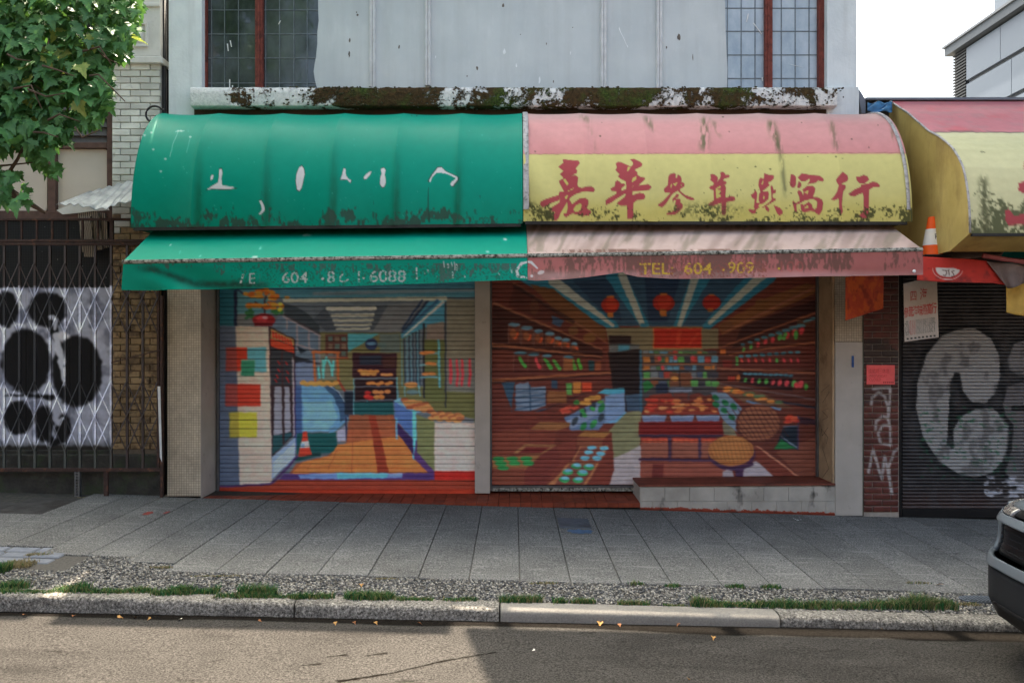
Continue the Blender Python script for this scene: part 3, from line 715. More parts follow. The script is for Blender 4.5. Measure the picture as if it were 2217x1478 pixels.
gc.poly(LET, [(672,880),(682,880),(668,928),(657,928)]); gc.text(LET, 'E', 700, 928, 55, bold=.012); gc.text((120, 140, 128), 'L', 752, 926, 50, .35)
gc.text(LET, '604', 872, 926, 58, wscale=1.13, bold=.014); gc.ell(LET, 1082, 905, 7, 7); gc.text(LET, '8', 1102, 924, 60, bold=.014, wscale=1.05)
gc.line(LET, [(1185,880),(1172,895),(1172,915),(1190,922),(1212,908)], 8); gc.text(LET, '1', 1248, 921, 58, bold=.014); gc.ell(LET, 1292, 900, 6, 6)
gc.text(LET, '6088', 1318, 920, 62, wscale=1.12, bold=.014); gc.line(LET, [(1560,850),(1562,905)], 9)
for (x, y, h) in ((1600,875,12),(1618,865,10),(1665,895,8),(1745,885,26),(1755,840,40),(1765,845,30),(1740,835,24),(1700,830,30),(1720,838,18),(1805,893,8),(1982,880,10),(2043,860,24)): gc.line(LET, [(x, y-h/2), (x+3, y+h/2)], random.uniform(5, 11), .85)
gc.line((206, 208, 204), [(2150,815),(2100,825),(2072,860),(2078,890),(2120,900)], [8, 14, 16, 14, 10])
gc.grime((38, 112, 92), lambda U, V: (V > 575)*(U > 500)*sstep(.56, .62, bumpn(U, V, 3.2, 51))*.85)

# --- red and yellow cloth paint
yc = Canvas(1105, 220, 2025, 640, YEL, wob=.7, seed=6)
yc.poly(PINK, [(1100,220),(2030,220),(2030,331),(1100,334)], raw=True)
yc.grime((206, 186, 176), lambda U, V: .6*(1-sstep(243, 275, V)))
yc.grime((228, 148, 146), lambda U, V: .5*(V < 334)*sstep(285, 330, V))
yc.grime((212, 194, 92), lambda U, V: .7*(V > 400)*(V < 482)*sstep(410, 470, V)*(.4+.6*bumpn(U, V, 50, 3)))
yc.line((170, 110, 96), [(1140, 334), (1965, 331)], 1.4, .7)
yc.view(1130, 330, 7.645)
CH1 = [[(675,130),(690,115),(800,130),(935,140),(958,180),(885,270),(915,300),(905,345),(800,388),(890,382),(930,415),(915,540),(940,580),(990,590),(1090,565),(1150,565),(1195,595),(1205,630),(1180,655),(1080,645),(990,655),(900,685),(830,725),(775,775),(700,900),(640,1000),(600,1100),(570,1120),(510,1120),(510,1040),(560,980),(460,965),(450,940),(560,870),(620,830),(630,780),(610,690),(625,650),(700,650),(620,500),(620,470),(690,430),(680,410),(630,360),(690,310),(605,240),(690,170)],
       [(615,708),(500,740),(370,785),(310,820),(300,860),(340,905),(390,900),(480,840),(620,790)],
       [(750,800),(780,775),(830,860),(950,770),(1050,757),(1095,790),(1100,850),(1070,930),(1130,960),(1150,1000),(1110,1040),(1000,1060),(850,1010),(810,1020),(740,1068),(700,1060),(690,1010),(740,1000),(760,920)],
       [(1555,185),(1590,160),(1640,165),(1805,240),(1840,205),(1840,165),(1795,120),(1850,107),(1960,160),(1990,190),(1980,230),(1860,290),(1905,325),(1910,375),(1965,410),(2030,420),(2040,440),(1920,555),(2080,525),(2130,555),(2145,580),(2105,620),(1960,640),(1830,650),(1825,710),(1950,670),(2010,680),(2040,720),(2035,760),(1990,785),(1900,790),(1845,840),(1840,950),(1850,1060),(1840,1095),(1745,1095),(1740,880),(1640,885),(1570,840),(1700,740),(1725,690),(1700,685),(1560,770),(1480,830),(1390,870),(1385,800),(1430,760),(1560,690),(1570,645),(1480,635),(1470,600),(1540,560),(1545,490),(1580,465),(1620,490),(1640,520),(1690,520),(1710,540),(1650,590),(1640,640),(1725,610),(1730,560),(1720,480),(1640,440),(1590,400),(1620,365),(1550,295),(1575,250)]]
HO1 = [[(680,455),(715,435),(775,520),(745,550)],[(750,645),(860,585),(850,610),(770,645)],[(712,730),(770,700),(740,770),(715,765)],[(750,830),(745,930),(720,1010),(690,1010),(690,960)],[(850,940),(900,870),(960,848),(995,860),(970,950),(920,985),(865,985)],
       [(1755,235),(1800,240),(1770,300),(1738,315)],[(1815,500),(1830,430),(1895,392),(1890,450)],[(1815,580),(1850,545),(1840,570)]]
CH2 = [[(285,250),(310,210),(380,190),(405,210),(400,270),(430,265),(440,215),(480,240),(500,280),(500,320),(480,330),(520,345),(550,370),(545,410),(500,440),(470,455),(480,490),(560,555),(690,600),(715,625),(690,640),(600,620),(510,550),(440,480),(370,520),(330,560),(240,700),(180,755),(120,735),(110,715),(200,650),(320,520),(230,515),(212,480),(215,450),(275,390)],
       [(350,620),(400,570),(420,535),(455,550),(450,580),(400,610),(470,615),(485,640),(475,670),(520,710),(520,760),(470,820),(400,870),(330,885),(260,885),(255,850),(330,840),(390,800),(440,720),(395,715),(410,640),(370,640),(360,680)],
       [(980,215),(1010,205),(1060,225),(1100,260),(1100,300),(1080,345),(1140,280),(1155,220),(1140,185),(1180,172),(1215,190),(1225,220),(1280,220),(1295,240),(1280,265),(1215,275),(1180,320),(1235,330),(1245,350),(1230,380),(1160,390),(1220,400),(1235,430),(1225,600),(1330,570),(1380,590),(1390,640),(1330,655),(1240,670),(1235,850),(1210,890),(1180,880),(1165,850),(1165,680),(1100,700),(1000,740),(940,720),(960,690),(1040,640),(1035,470),(985,460),(960,430),(980,410),(1040,380),(1035,350),(975,300),(990,280)],
       [(1870,195),(1940,220),(2030,230),(2025,280),(1980,325),(1925,350),(1960,390),(1890,450),(1830,495),(1810,500),(1790,440),(1775,390),(1785,300),(1810,270),(1850,285),(1870,270)],
       [(1650,550),(1700,520),(1720,470),(1750,520),(1750,580),(1735,690),(1800,680),(1780,640),(1785,540),(1810,500),(1930,490),(1945,530),(1935,620),(1880,670),(1760,780),(1720,790),(1700,760),(1715,620),(1670,600)],
       [(1975,405),(2000,400),(2015,430),(2020,480),(2060,460),(2060,510),(2005,540),(2010,600),(2055,610),(2055,640),(1990,680),(1890,740),(1850,760),(1820,770),(1960,670),(1995,630),(1985,500)],
       [(1605,790),(1640,785),(1690,805),(1740,780),(1720,860),(1680,865),(1630,830)],[(1880,740),(1920,740),(1955,790),(1940,830),(1900,800)],[(2030,725),(2120,760),(2175,820),(2170,870),(2120,890),(2080,850)]]
HO2 = [[(315,420),(330,370),(350,375),(330,435)],[(360,370),(440,340),(400,410)],[(487,400),(508,370),(508,412)],[(1065,450),(1100,425),(1150,400),(1152,430),(1080,465),(1150,475),(1152,510),(1100,550),(1150,550),(1150,580),(1075,615)],[(1820,375),(1845,320),(1860,300),(1850,370)],[(1850,610),(1860,560),(1880,590),(1865,630)],[(1765,730),(1800,700),(1860,690),(1800,750)]]
CH3 = [[(165,205),(215,215),(245,250),(245,370),(220,410),(180,410),(150,375)],[(275,255),(340,190),(480,215),(620,225),(680,270),(690,300),(670,320),(600,300),(560,340),(490,345),(430,365),(470,310),(470,265),(400,310),(330,310)],[(270,400),(290,315),(330,350),(330,390),(300,425),(275,425)],
       [(350,450),(430,390),(510,385),(555,430),(545,490),(510,570),(600,575),(660,610),(680,660),(665,780),(620,850),(570,830),(530,780),(580,740),(590,640),(540,605),(480,600),(380,625),(300,670),(250,690),(260,810),(230,800),(190,650),(210,635),(240,665),(310,630),(300,560),(270,490),(290,455),(330,480),(365,550),(370,480)],
       [(320,680),(350,680),(370,700),(450,645),(500,690),(510,740),(560,780),(540,800),(480,790),(360,810),(330,770)],
       [(890,290),(925,240),(995,165),(1070,225),(1080,280),(1060,315),(965,355),(1035,380),(1040,420),(1000,480),(990,560),(980,680),(995,800),(970,850),(940,840),(935,600),(920,590),(860,620),(810,610),(870,540),(910,470),(935,380),(900,330)],
       [(1210,240),(1270,240),(1330,215),(1390,240),(1415,290),(1350,345),(1270,350),(1220,300)],
       [(1090,520),(1180,450),(1285,405),(1290,370),(1400,355),(1470,325),(1540,335),(1585,380),(1580,405),(1480,410),(1415,450),(1410,700),(1410,840),(1380,900),(1330,915),(1270,890),(1265,850),(1310,820),(1330,760),(1330,560),(1315,500),(1230,530),(1180,560),(1110,540)]]
HO3 = [[(380,490),(450,455),(430,520)],[(375,740),(430,700),(460,730),(380,755)]]
yc.wob = .0
for vw, ch, ho in (((1130, 330, 7.645), CH1, HO1), ((1410, 350, 7.645), CH2, HO2), ((1690, 350, 7.39), CH3, HO3)):
    yc.view(*vw)
    for p in ch: yc.poly(RED, p)
    for p in ch: yc.line((140, 62, 60), p + [p[0]], 7, .5)
    for p in ho: yc.poly((216, 205, 112), p)
yc.view(0, 0, 1)
# grime runs on the pink, moss at the foot of the yellow
for (u0, v0, u1, v1, wd, amt) in ((1262,250,1275,268,14,.7),(1398,252,1418,288,12,.6),(1526,254,1524,330,16,.85),(1545,262,1560,300,9,.5),(1668,262,1690,332,16,.85),(1690,330,1702,430,8,.6),(1800,262,1812,330,11,.5),(1275,270,1290,335,9,.2),(1930,280,1936,310,8,.4)):
    yc.grime((104, 104, 72), lambda U, V, q=(u0, v0, u1, v1, wd, amt): q[5]*np.exp(-((U-(q[0]+(q[2]-q[0])*(V-q[1])/(q[3]-q[1])))/(q[4]*.6))**2)*sstep(q[1]-6, q[1]+8, V)*(1-sstep(q[3]-18, q[3]+6, V))*sstep(.35, .62, bumpn(U, V*.3, 6, int(q[0]))))
yc.grime((72, 72, 40), lambda U, V: (V < 481)*(V > 335)*sstep(0, .07, bumpn(U, V, 4.2, 61)*.55+bumpn(U, V*1.2, 34, 62)*.85-(1.035-.30*sstep(415, 478, V)))*.85)
yc.grime((78, 78, 44), lambda U, V: (V < 481)*np.exp(-(((V-452)-(U-1160)*.55)/10)**2)*(U < 1200)*sstep(.40, .6, bumpn(U, V, 4, 63))*.9)
yc.grime((74, 78, 44), lambda U, V: (V < 481)*np.exp(-((U-1530)/55)**2)*np.exp(-((V-455)/13)**2)*sstep(.38, .58, bumpn(U, V, 4, 64)))
for k in range(26):
    yc.ell((60, 62, 40), random.uniform(1150, 1960), random.uniform(250, 470), random.uniform(.6, 2.2), random.uniform(.6, 1.6), alpha=.8)
# lower pink sheet and flap
yc.poly((206, 180, 170), [(1100,484),(2030,484),(2030,560),(1100,560)], raw=True)
yc.grime((140, 118, 108), lambda U, V: (V > 484)*(V < 553)*sstep(.45, .72, bumpn(U+(V-500)*.6, V*.35, 24, 71))*.4)
yc.grime((110, 106, 84), lambda U, V: (V > 484)*(V < 545)*sstep(.55, .7, bumpn(U+(V-500)*.6, V*.3, 14, 72))*.4)
yc.poly((182, 110, 104), [(1100,552),(1142,551),(1560,545),(2030,540),(2030,640),(1100,640)], raw=True)
yc.grime((118, 84, 74), lambda U, V: (V > 540)*sstep(0, .12, bumpn(U, V*.35, 4.5, 73)*.55+bumpn(U, V*.5, 55, 74)*.75-(.52+.22*sstep(1650, 1990, U)+.30*sstep(575, 600, V)*(U > 1650)))*.85)
yc.grime((206, 168, 164), lambda U, V: (V > 578)*sstep(580, 596, V)*.7*(.3+.7*bumpn(U, V, 40, 75)))
yc.view(1080, 220, 2.3585); LT = (214, 178, 62)
yc.text(LT, 'TEL:', 718, 882, 60, wscale=1.18, bold=.014, rise=-.006); yc.text(LT, '604', 942, 880, 60, wscale=1.2, bold=.014); yc.ell(LT, 1146, 858, 7, 7)
yc.text(LT, '909', 1166, 876, 60, wscale=1.12, bold=.010); yc.ell(LT, 1355, 860, 5, 5); yc.ell(LT, 1430, 852, 6, 6)
yc.text((206, 92, 84), '100', 1420, 868, 56, .35, wscale=1.2)
yc.grime((150, 88, 76), lambda U, V: (V > 560)*(V < 600)*(U > 1380)*(U < 1660)*sstep(.58, .64, bumpn(U, V, 3.0, 76)+.06*sstep(1560, 1650, U))*.9)
yc.view(1080, 220, 2.3585)
yc.line((216, 214, 210), [(132,815),(165,820),(196,850)], [8, 14, 8]); yc.ell((216, 210, 208), 168, 890, 7, 7); yc.ell((206, 190, 186), 215, 872, 18, 10, -.3)

M_VINYL_G = M_attr('green_vinyl_cloth', .42, .05, 12, .12, 500, .10)
M_VINYL_Y = M_attr('red_yellow_vinyl_cloth', .55, .06, 12, .12, 500, .12)
M_BIND = M_plain('grey_awning_binding', L(176, 172, 170), .6, .2, 30, .2, 80, dirt=L(92, 92, 80), dirt_amt=.42, dscale=22)
M_BAR = M_plain('mouldy_aluminium_bar', L(170, 170, 160), .6, .25, 30, .3, 90, dirt=L(38, 38, 30), dirt_amt=.5, dscale=34)
M_FRAMEBAR = M_plain('awning_frame_steel', L(52, 50, 48), .7, .3, 10, .1, 60)
AX0, AXM, AX1 = -3.67, .095, 3.83; AD = .98
def barrel_bottom(x): return np.where(x < AXM, 2.832+(x-AX0)*.0102, 2.892-(x-AXM)*.001)
def barrel(x, th, ribs, sag):
    """point of the barrel vault: th 0 at the wall, pi/2 at the front edge"""
    zb = barrel_bottom(x); h = 4.172 - zb + (.012 if False else 0)
    rr = np.array(ribs); i = np.clip(np.searchsorted(rr, x)-1, 0, len(rr)-2)
    t = np.clip((x-rr[i])/(rr[i+1]-rr[i]), 0, 1)
    k = 1 - sag*np.sin(np.pi*t)**.8*np.sin(np.clip(th*1.15, 0, np.pi))**.7
    # superellipse profile, nearly upright at the foot
    cy, cz = np.sin(th), np.cos(th)
    y = -AD*np.sign(cy)*np.abs(cy)**.92*k; z = zb + h*np.abs(cz)**.92*(1-(1-k)*.9)
    return y, z
def build_barrel(root, x0, x1, ribs, sag, canvas, mat, name, ncol, wr):
    xs = np.linspace(x0, x1, ncol); th = np.linspace(0, np.pi/2, 170); X, T = np.meshgrid(xs, th)
    Y, Z = barrel(X, T, ribs, sag)
    Y = Y + wr(X, T); U, V = UVa(X, Y, Z)
    o = grid(name, np.stack([X, Y, Z], -1), mat, root, canvas.sample(U, V, K_AWN)); return o
ribsG = [AX0, PX(430, -.8), PX(578, -.8), PX(722, -.8), PX(858, -.8), PX(992, -.8), AXM]
ribsY = [AXM, PX(1265, -.8), PX(1400, -.8), PX(1535, -.8), PX(1678, -.8), PX(1808, -.8), AX1]
awg = empty('barrel_awning', (-1.8, 0, 2.83), 'rounded green vinyl awning with torn white letter remnants', 'awning')
awy = empty('barrel_awning', (1.9, 0, 2.88), 'rounded faded red and yellow awning with red Chinese characters', 'awning')
build_barrel(awg, AX0, AXM-.004, ribsG, .042, gc, M_VINYL_G, 'canopy', 560, lambda X, T: .004*(vnoise(X*3, T*5, 2)-.5))
def wry(X, T):
    d = (X-AXM)
    fold = .022*np.sin((d*5.2+(1.6-T)*3.4)*2.6)*np.exp(-(d/.42)**2)*np.sin(T)
    return fold + .004*(vnoise(X*3, T*5, 4)-.5)
build_barrel(awy, AXM+.004, AX1, ribsY, .030, yc, M_VINYL_Y, 'canopy', 640, wry)
def end_cap(root, x, cloth_mat, canvas_col):
    th = np.linspace(0, np.pi/2, 40); xx = np.full(40, x); y, z = barrel(xx, th, [AX0, AX1], 0)
    zb = float(barrel_bottom(np.array([x]))[0]); q = [(x, a, b) for a, b in zip(y, z)] + [(x, -.0, zb)]
    return MB().add(q, [tuple(range(len(q)))]).build('end_panel', cloth_mat, root)
M_GREENPLAIN = M_plain('green_vinyl_plain', L(4, 140, 112), .5, .1, 8, .1, 200)
M_YELPLAIN = M_plain('yellow_vinyl_grimy', L(190, 170, 80), .6, .2, 5, .1, 100, dirt=L(110, 86, 48), dirt_amt=.5)
end_cap(awg, AX0+.004, M_GREENPLAIN, None); end_cap(awy, AX1-.02, M_YELPLAIN, None)
def binding(root, x, wd, name='binding', th0=.02, th1=1.5, lift=.012):
    th = np.linspace(th0, th1, 40); rows = []
    for dx in (-wd/2, -wd/2+.003, wd/2-.003, wd/2):
        y, z = barrel(np.full(40, x+dx), th, [AX0, AX1], 0); l = 0 if abs(dx) == wd/2 else lift
        rows.append(np.stack([np.full(40, x+dx), y-np.sin(th)*l, z+np.cos(th)*l], -1))
    return grid(name, np.array(rows), M_BIND, root, smooth=False)
binding(awy, AXM+.030, .055); binding(awy, AX1-.035, .032)
def front_bar(root, x0, x1, dz=-.012):
    a = Vector((x0, -AD+.03, float(barrel_bottom(np.array([x0+1e-6]))[0])+dz)); b = Vector((x1, -AD+.03, float(barrel_bottom(np.array([x1-1e-6]))[0])+dz))
    return MB().bar(a, b, .03, .03).build('frame_bar', M_FRAMEBAR, root)
front_bar(awg, AX0+.02, AXM-.02); front_bar(awy, AXM+.02, AX1-.04)
for root, rb in ((awg, ribsG[1:-1]), (awy, ribsY[1:-1])):
    for x in rb:
        th = np.linspace(.05, 1.53, 14); y, z = barrel(np.full(14, x), th, [AX0, AX1], 0)
        MB().tube([(x, a*.975+.012, b-.03) for a, b in zip(y, z)], .012, 6).build('rib', M_FRAMEBAR, root)
# lower sloped awning: one frame carrying a green and a pink half
lowa = empty('sloped_awning', (0, -.5, 2.5), 'low sloped awning, half green and half dirty pink, with telephone numbers', 'awning')
BY = -1.36; LX0, LX1 = -3.55, 3.72; LXM = PX(1142, BY)
def bar_z(x): return 2.462 + (x-LX0)*(2.576-2.462)/(LX1-LX0)
def slope_sheet(x0, x1, canvas, mat, name, n):
    xs = np.linspace(x0, x1, n); t = np.linspace(0, 1, 40); X, T = np.meshgrid(xs, t)
    zt = 3.30 + .0*X; Y = -.05+(BY+.05)*T; Z = zt+(bar_z(X)+.012-zt)*T - .018*np.sin(np.pi*T) + .006*(vnoise(X*2.2, T*3, 9)-.5)
    U, V = UVa(X, Y, Z); return grid(name, np.stack([X, Y, Z], -1), mat, lowa, canvas.sample(U, np.clip(V, 503 if canvas is gc else 492, 566 - (U-268)*.0185), K_AWN))
slope_sheet(LX0, LXM-.002, gc, M_VINYL_G, 'green_sheet', 390); slope_sheet(LXM+.002, LX1, yc, M_VINYL_Y, 'pink_sheet', 390)
EDGE = [(262,628),(300,629),(345,629),(420,627),(520,625),(620,623),(760,620),(900,615),(1000,611),(1080,608),(1143,607),(1160,609),(1220,606),(1270,601),(1320,594),(1348,590),(1352,594),(1380,600),(1450,604),(1540,604),(1650,602),(1760,599),(1880,597),(2000,595)]
def flap(x0, x1, canvas, mat, name, n):
    xs = np.linspace(x0, x1, n); t = np.linspace(0, 1, 44); X, T = np.meshgrid(xs, t)
    ed = np.interp(U0 + xs*F/(DC+BY), [p[0] for p in EDGE], [p[1] for p in EDGE])
    zb = PZ(ed, BY)[None, :]; zt = bar_z(X)-.02
    sl_ = AX0 + .02 - X
    Y = BY - .01 - .025*T - .030*T*np.sin(X*2.1+.8)*np.cos(X*.9) + .05*T*np.exp(-((X+3.0)/.35)**2)*np.sin((X+3.3)*7-T*3) + .012*T*(vnoise(X*4, T*2, 14)-.5)
    Z = zt+(zb-zt)*T; U, V = UVa(X, Y, Z)
    return grid(name, np.stack([X, Y, Z], -1), mat, lowa, canvas.sample(U, np.maximum(V, 571-(U-268)*.0157), K_AWN))
flap(LX0, LXM-.002, gc, M_VINYL_G, 'green_flap', 620); flap(LXM+.002, LX1+.012, yc, M_VINYL_Y, 'pink_flap', 620)
b = MB()
b.bar((LX0-.012, BY, bar_z(LX0-.012)), (LX1+.01, BY, bar_z(LX1+.01)), .030, .034); b.bar((LX0-.012, BY-.017, bar_z(LX0)-.003), (LX1+.01, BY-.017, bar_z(LX1+.01)-.003), .006, .012)
b.build('front_bar', M_BAR, lowa, bevel=.003)
for x in (LX0+.35, AXM-.05, LX1-.4):
    MB().tube([(x, -.02, 2.62), (x, -.55, 2.60), (x, BY+.03, bar_z(x)-.005)], .014, 8).build('folding_arm', M_FRAMEBAR, lowa)
MB().lathe([(.0, -.006), (.012, -.004), (.016, 0), (.012, .004)], (PX(1974, BY), BY-.045, PZ(588, BY)), 12, 'y').build('white_stud', M_LIME, lowa)
# ------------------------------------------------------------------ mural on the left shutter: a bakery
K_SHUT = 1.8
mc = Canvas(464, 540, 1034, 1072, (96, 108, 118), wob=1.0, seed=21); mc.view(440, 600, 2.9565)
r, l, p, e = mc.rect, mc.line, mc.poly, mc.ell
# back left wall and ceiling
r((34,104,124), 70,-180, 430,312); r((78,136,150), 216,80, 430,240); r((106,114,120), 216,235, 430,314); r((30,40,70), 196,85, 217,312); l((40,60,90), [(215,80),(260,105)], 12)
p((92,104,116), [(300,-180),(1740,-180),(1740,150),(1560,150),(1265,358),(745,360),(500,180)])
p((60,120,142), [(300,-180),(1740,-180),(1740,75),(1300,88),(500,112),(420,100)]); p((72,130,150), [(420,100),(1740,72),(1740,128),(510,142)]); p((108,130,142), [(700,95),(1740,72),(1740,92),(700,118)])
p((178,180,164), [(508,138),(1560,124),(1560,150),(512,162)])
p((54,66,76), [(512,165),(600,190),(690,250),(745,300),(745,356),(660,330),(520,240)]); p((70,80,92), [(780,195),(860,330),(790,345),(700,270)]); p((110,116,122), [(1110,185),(1480,150),(1260,350),(1060,345)]); p((74,84,96), [(1110,185),(1180,180),(1090,340),(1060,340)])
for i, (x0, x1, y, h) in enumerate(((785,1112,202,25), (815,1098,245,18), (826,1090,275,13), (838,1082,304,13), (850,1068,331,11))): l((196,198,180), [(x0+h/2, y), (x1-h/2, y-3)], h)
# right windows wall
p((112,116,110), [(1560,150),(1740,140),(1740,935),(1560,860)]); p((120,118,104), [(1560,140),(1740,140),(1740,520),(1560,520)]); p((104,106,62), [(1420,720),(1740,740),(1740,940),(1430,830)]); p((110,112,70), [(1265,360),(1420,300),(1420,800),(1250,790)])
p((66,140,170), [(1440,155),(1555,150),(1555,290),(1420,320),(1270,395),(1265,365)]); p((40,56,84), [(1430,150),(1450,150),(1280,360),(1265,355)]); l((40,60,92), [(1400,150),(1275,330)], 14); p((190,200,196), [(1530,152),(1550,158),(1300,372),(1276,380)]); l((52,96,134), [(1500,150),(1285,350)], 16)
p((96,112,124), [(1280,400),(1415,320),(1415,700),(1290,700)])
for x in (1288, 1318, 1342, 1362, 1382): l((40,58,80), [(x, 395-(x-1288)*.6), (x+4, 690)], 8)
for x in (1272, 1304, 1330, 1372): l((80,150,176), [(x, 400-(x-1272)*.6), (x+2, 700)], 6)
l((30,32,44), [(1410,300),(1415,770)], 12); p((128,116,108), [(1430,300),(1540,285),(1545,400),(1430,420)]); r((96,104,60), 1420,400, 1545,790)
l((40,44,54), [(1550,160),(1552,830)], 9)
for y in (490, 560, 640): l((100,160,178), [(1390,y),(1495,y-4)], 12)
for (x, y) in ((1430,482),(1460,480),(1410,486),(1445,552),(1470,556),(1425,620),(1462,618)): e((206,120,60), x, y, 26, 11)
l((86,168,190), [(1508,405),(1512,700)], 14)
for i, x in enumerate((1582, 1624, 1656, 1704)): l((222,60,74), [(x,528),(x+4,608),(x,690-(i==0)*14)], [14,18,16])
# back wall: shelves, sign, doorway
r((112,110,72), 745,352, 1265,720); p((70,156,170), [(925,360),(1130,360),(1060,400),(925,480)]); r((92,110,108), 1130,360, 1260,480)
r((86,52,48), 780,365, 925,520)
for i in range(3):
    for j in range(3): r(((120,100,84) if (i+j)%2 else (84,108,104)), 800+i*42, 380+j*46, 830+i*42, 412+j*46)
e((36,52,92), 1076,428, 38,38); e((84,132,170), 1076,424, 30,12); r((84,110,110), 1115,418, 1170,448)
r((56,26,40), 955,485, 1238,640); r((40,22,30), 965,640, 1240,800); r((36,46,66), 1000,500, 1140,560); r((70,40,40), 1150,510, 1230,580)
l((110,130,140), [(960,650),(1240,645)], 9); l((96,110,124), [(965,700),(1240,698)], 7); l((90,110,124), [(970,790),(1215,785)], 8)
for k in range(7): e((222,138,68), 1005+k*17, 600+(k%2)*18, 20, 11)
for k in range(5): e((224,140,80), 1150+k*13, 622, 15, 10)
for (x, y) in ((1060,680),(1085,676),(1120,682),(1140,676),(1180,682),(1198,676)): e((226,130,60), x, y, 20, 12)
for (x, y, c_) in ((1055,740,(190,40,40)),(1050,765,(200,46,40)),(1070,770,(196,40,40)),(1105,735,(222,130,70)),(1135,738,(222,130,70)),(1180,730,(222,130,70)),(1110,768,(214,140,70)),(1140,766,(214,130,60))): e(c_, x, y, 22, 14)
l((90,160,176), [(965,650),(965,880)], 7); l((90,160,176), [(1240,640),(1244,790)], 8); l((80,170,190), [(1048,790),(1050,808)], 6)
p((20,84,88), [(968,797),(1215,797),(1220,880),(968,880)])
# upper left cabinets and rail
p((92,116,140), [(500,240),(750,380),(750,555),(580,500),(580,390),(430,310)]); l((150,140,150), [(510,250),(748,376)], 10); l((70,54,60), [(520,240),(750,365)], 6)
for (a, b_) in (((535,270),(535,330)),((600,310),(604,470)),((676,345),(680,470)),((742,380),(744,550))): l((144,134,142), [a, b_], 11)
l((150,140,150), [(590,430),(748,480)], 9); p((28,44,60), [(600,440),(660,470),(620,490)]); p((30,38,54), [(580,500),(750,552),(750,560),(580,545)]); r((104,124,160), 585,545, 715,700)
# wooden stand with cloths
l((186,104,56), [(708,480),(716,660)], 16); l((190,104,56), [(700,478),(870,482)], 16); l((186,100,54), [(858,485),(864,660)], 16); l((160,84,50), [(790,515),(925,520)], 10); l((150,60,44), [(864,660),(905,725)], 16)
p((120,130,140), [(725,490),(850,495),(850,655),(725,655)], .5)
for pts_ in ([(738,580),(745,640)], [(765,535),(768,640)], [(800,535),(820,565),(825,630)], [(790,515),(778,545),(768,600)], [(835,540),(828,590)]): l((88,196,206), pts_, 15)
# display case
p((60,92,148), [(580,690),(640,692),(640,1000),(580,1130)]); p((96,154,196), [(630,692),(770,692),(850,780),(880,880),(880,930),(800,985),(632,990)]); p((116,172,208), [(640,800),(820,790),(862,900),(800,975),(640,985)]); p((52,86,124), [(760,690),(820,692),(890,770),(925,890),(880,930),(872,850),(830,760)])
p((92,146,186), [(800,990),(925,895),(925,915),(830,1000)]); l((40,60,100), [(830,700),(895,780),(926,890)], 10); l((160,190,206), [(815,700),(870,735),(905,800)], 6)
for k in range(9): e((222,148,70), 640+k*26, 675+(k%2)*9, 22, 15)
r((24,96,98), 600,1000, 850,1125); p((14,84,84), [(600,1000),(850,995),(860,1120),(600,1130)]); p((158,160,182), [(855,985),(910,950),(915,1048),(860,1052)]); l((36,40,80), [(912,900),(916,1050)], 10)
r((30,42,60), 905,730, 960,880); l((60,40,90), [(585,540),(590,1150)], 8)
# floor
p((168,88,54), [(935,882),(1225,880),(1300,1010),(1490,1295),(520,1295),(600,1190),(800,1140),(915,1055)])
p((204,120,58), [(860,1070),(1290,1010),(1470,1260),(560,1260),(640,1180),(820,1140)]); p((150,82,54), [(935,882),(1220,880),(1260,950),(930,970)])
p((150,54,34), [(1060,885),(1102,884),(1190,1250),(1118,1252)]); l((160,76,44), [(960,890),(950,1250)], 4); l((150,76,40), [(855,1110),(800,1230)], 4); l((170,96,50), [(1180,890),(1420,1250)], 4); l((170,96,50), [(690,1190),(670,1230)], 5); l((166,92,50), [(1140,1130),(1400,1128)], 4); l((166,92,50), [(600,1215),(1120,1200)], 4); l((170,96,50), [(880,1050),(1280,1030)], 3)
p((74,50,110), [(520,1255),(1480,1250),(1490,1300),(480,1300)]); p((104,138,196), [(605,1262),(860,1250),(860,1290),(620,1290)]); p((90,176,214), [(850,1250),(1190,1252),(1180,1285),(860,1290)]); p((120,150,200), [(1190,1255),(1275,1250),(1270,1282),(1180,1285)])
# cone
l((24,70,70), [(590,1165),(740,1130)], 30); p((214,60,40), [(640,990),(660,985),(695,1140),(608,1150)]); p((214,214,210), [(628,1050),(676,1048),(682,1085),(620,1092)]); p((120,160,190), [(628,1060),(652,1058),(650,1090),(622,1090)])
# right counters
p((76,112,176), [(1222,790),(1340,850),(1345,1040),(1225,905)]); p((110,168,206), [(1218,790),(1260,770),(1455,850),(1345,870)]); l((96,196,220), [(1350,860),(1352,1155)], 26); l((100,170,206), [(1238,905),(1240,1030)], 14); p((58,36,88), [(1240,930),(1340,1040),(1350,1140),(1245,1000)]); p((84,52,112), [(1360,1040),(1480,1240),(1480,1290),(1350,1160)])
p((118,124,78), [(1365,880),(1480,920),(1482,1245),(1370,1120)]); p((110,116,122), [(1440,850),(1735,905),(1735,940),(1480,925)])
for k in range(16): e(((206,132,76) if k % 3 else (160,84,52)), 1290+k*11, 785+(k%4)*14+k*2, 27, 13)
for k in range(22): e(((214,140,76) if k % 3 else (168,96,60)), 1465+(k%11)*18, 862+(k//11)*22+(k%3)*8+(k%11)*2, 27, 14)
e((214,130,70), 1330,688, 42,18); l((100,160,180), [(1290,700),(1290,760)], 7); l((100,170,190), [(1380,690),(1388,755)], 9); e((90,130,150), 1340,735, 40,18, 0, .8)
p((198,180,170), [(1480,930),(1742,930),(1742,1245),(1480,1242)]); p((186,34,26), [(1478,1240),(1744,1238),(1744,1298),(1480,1298)])
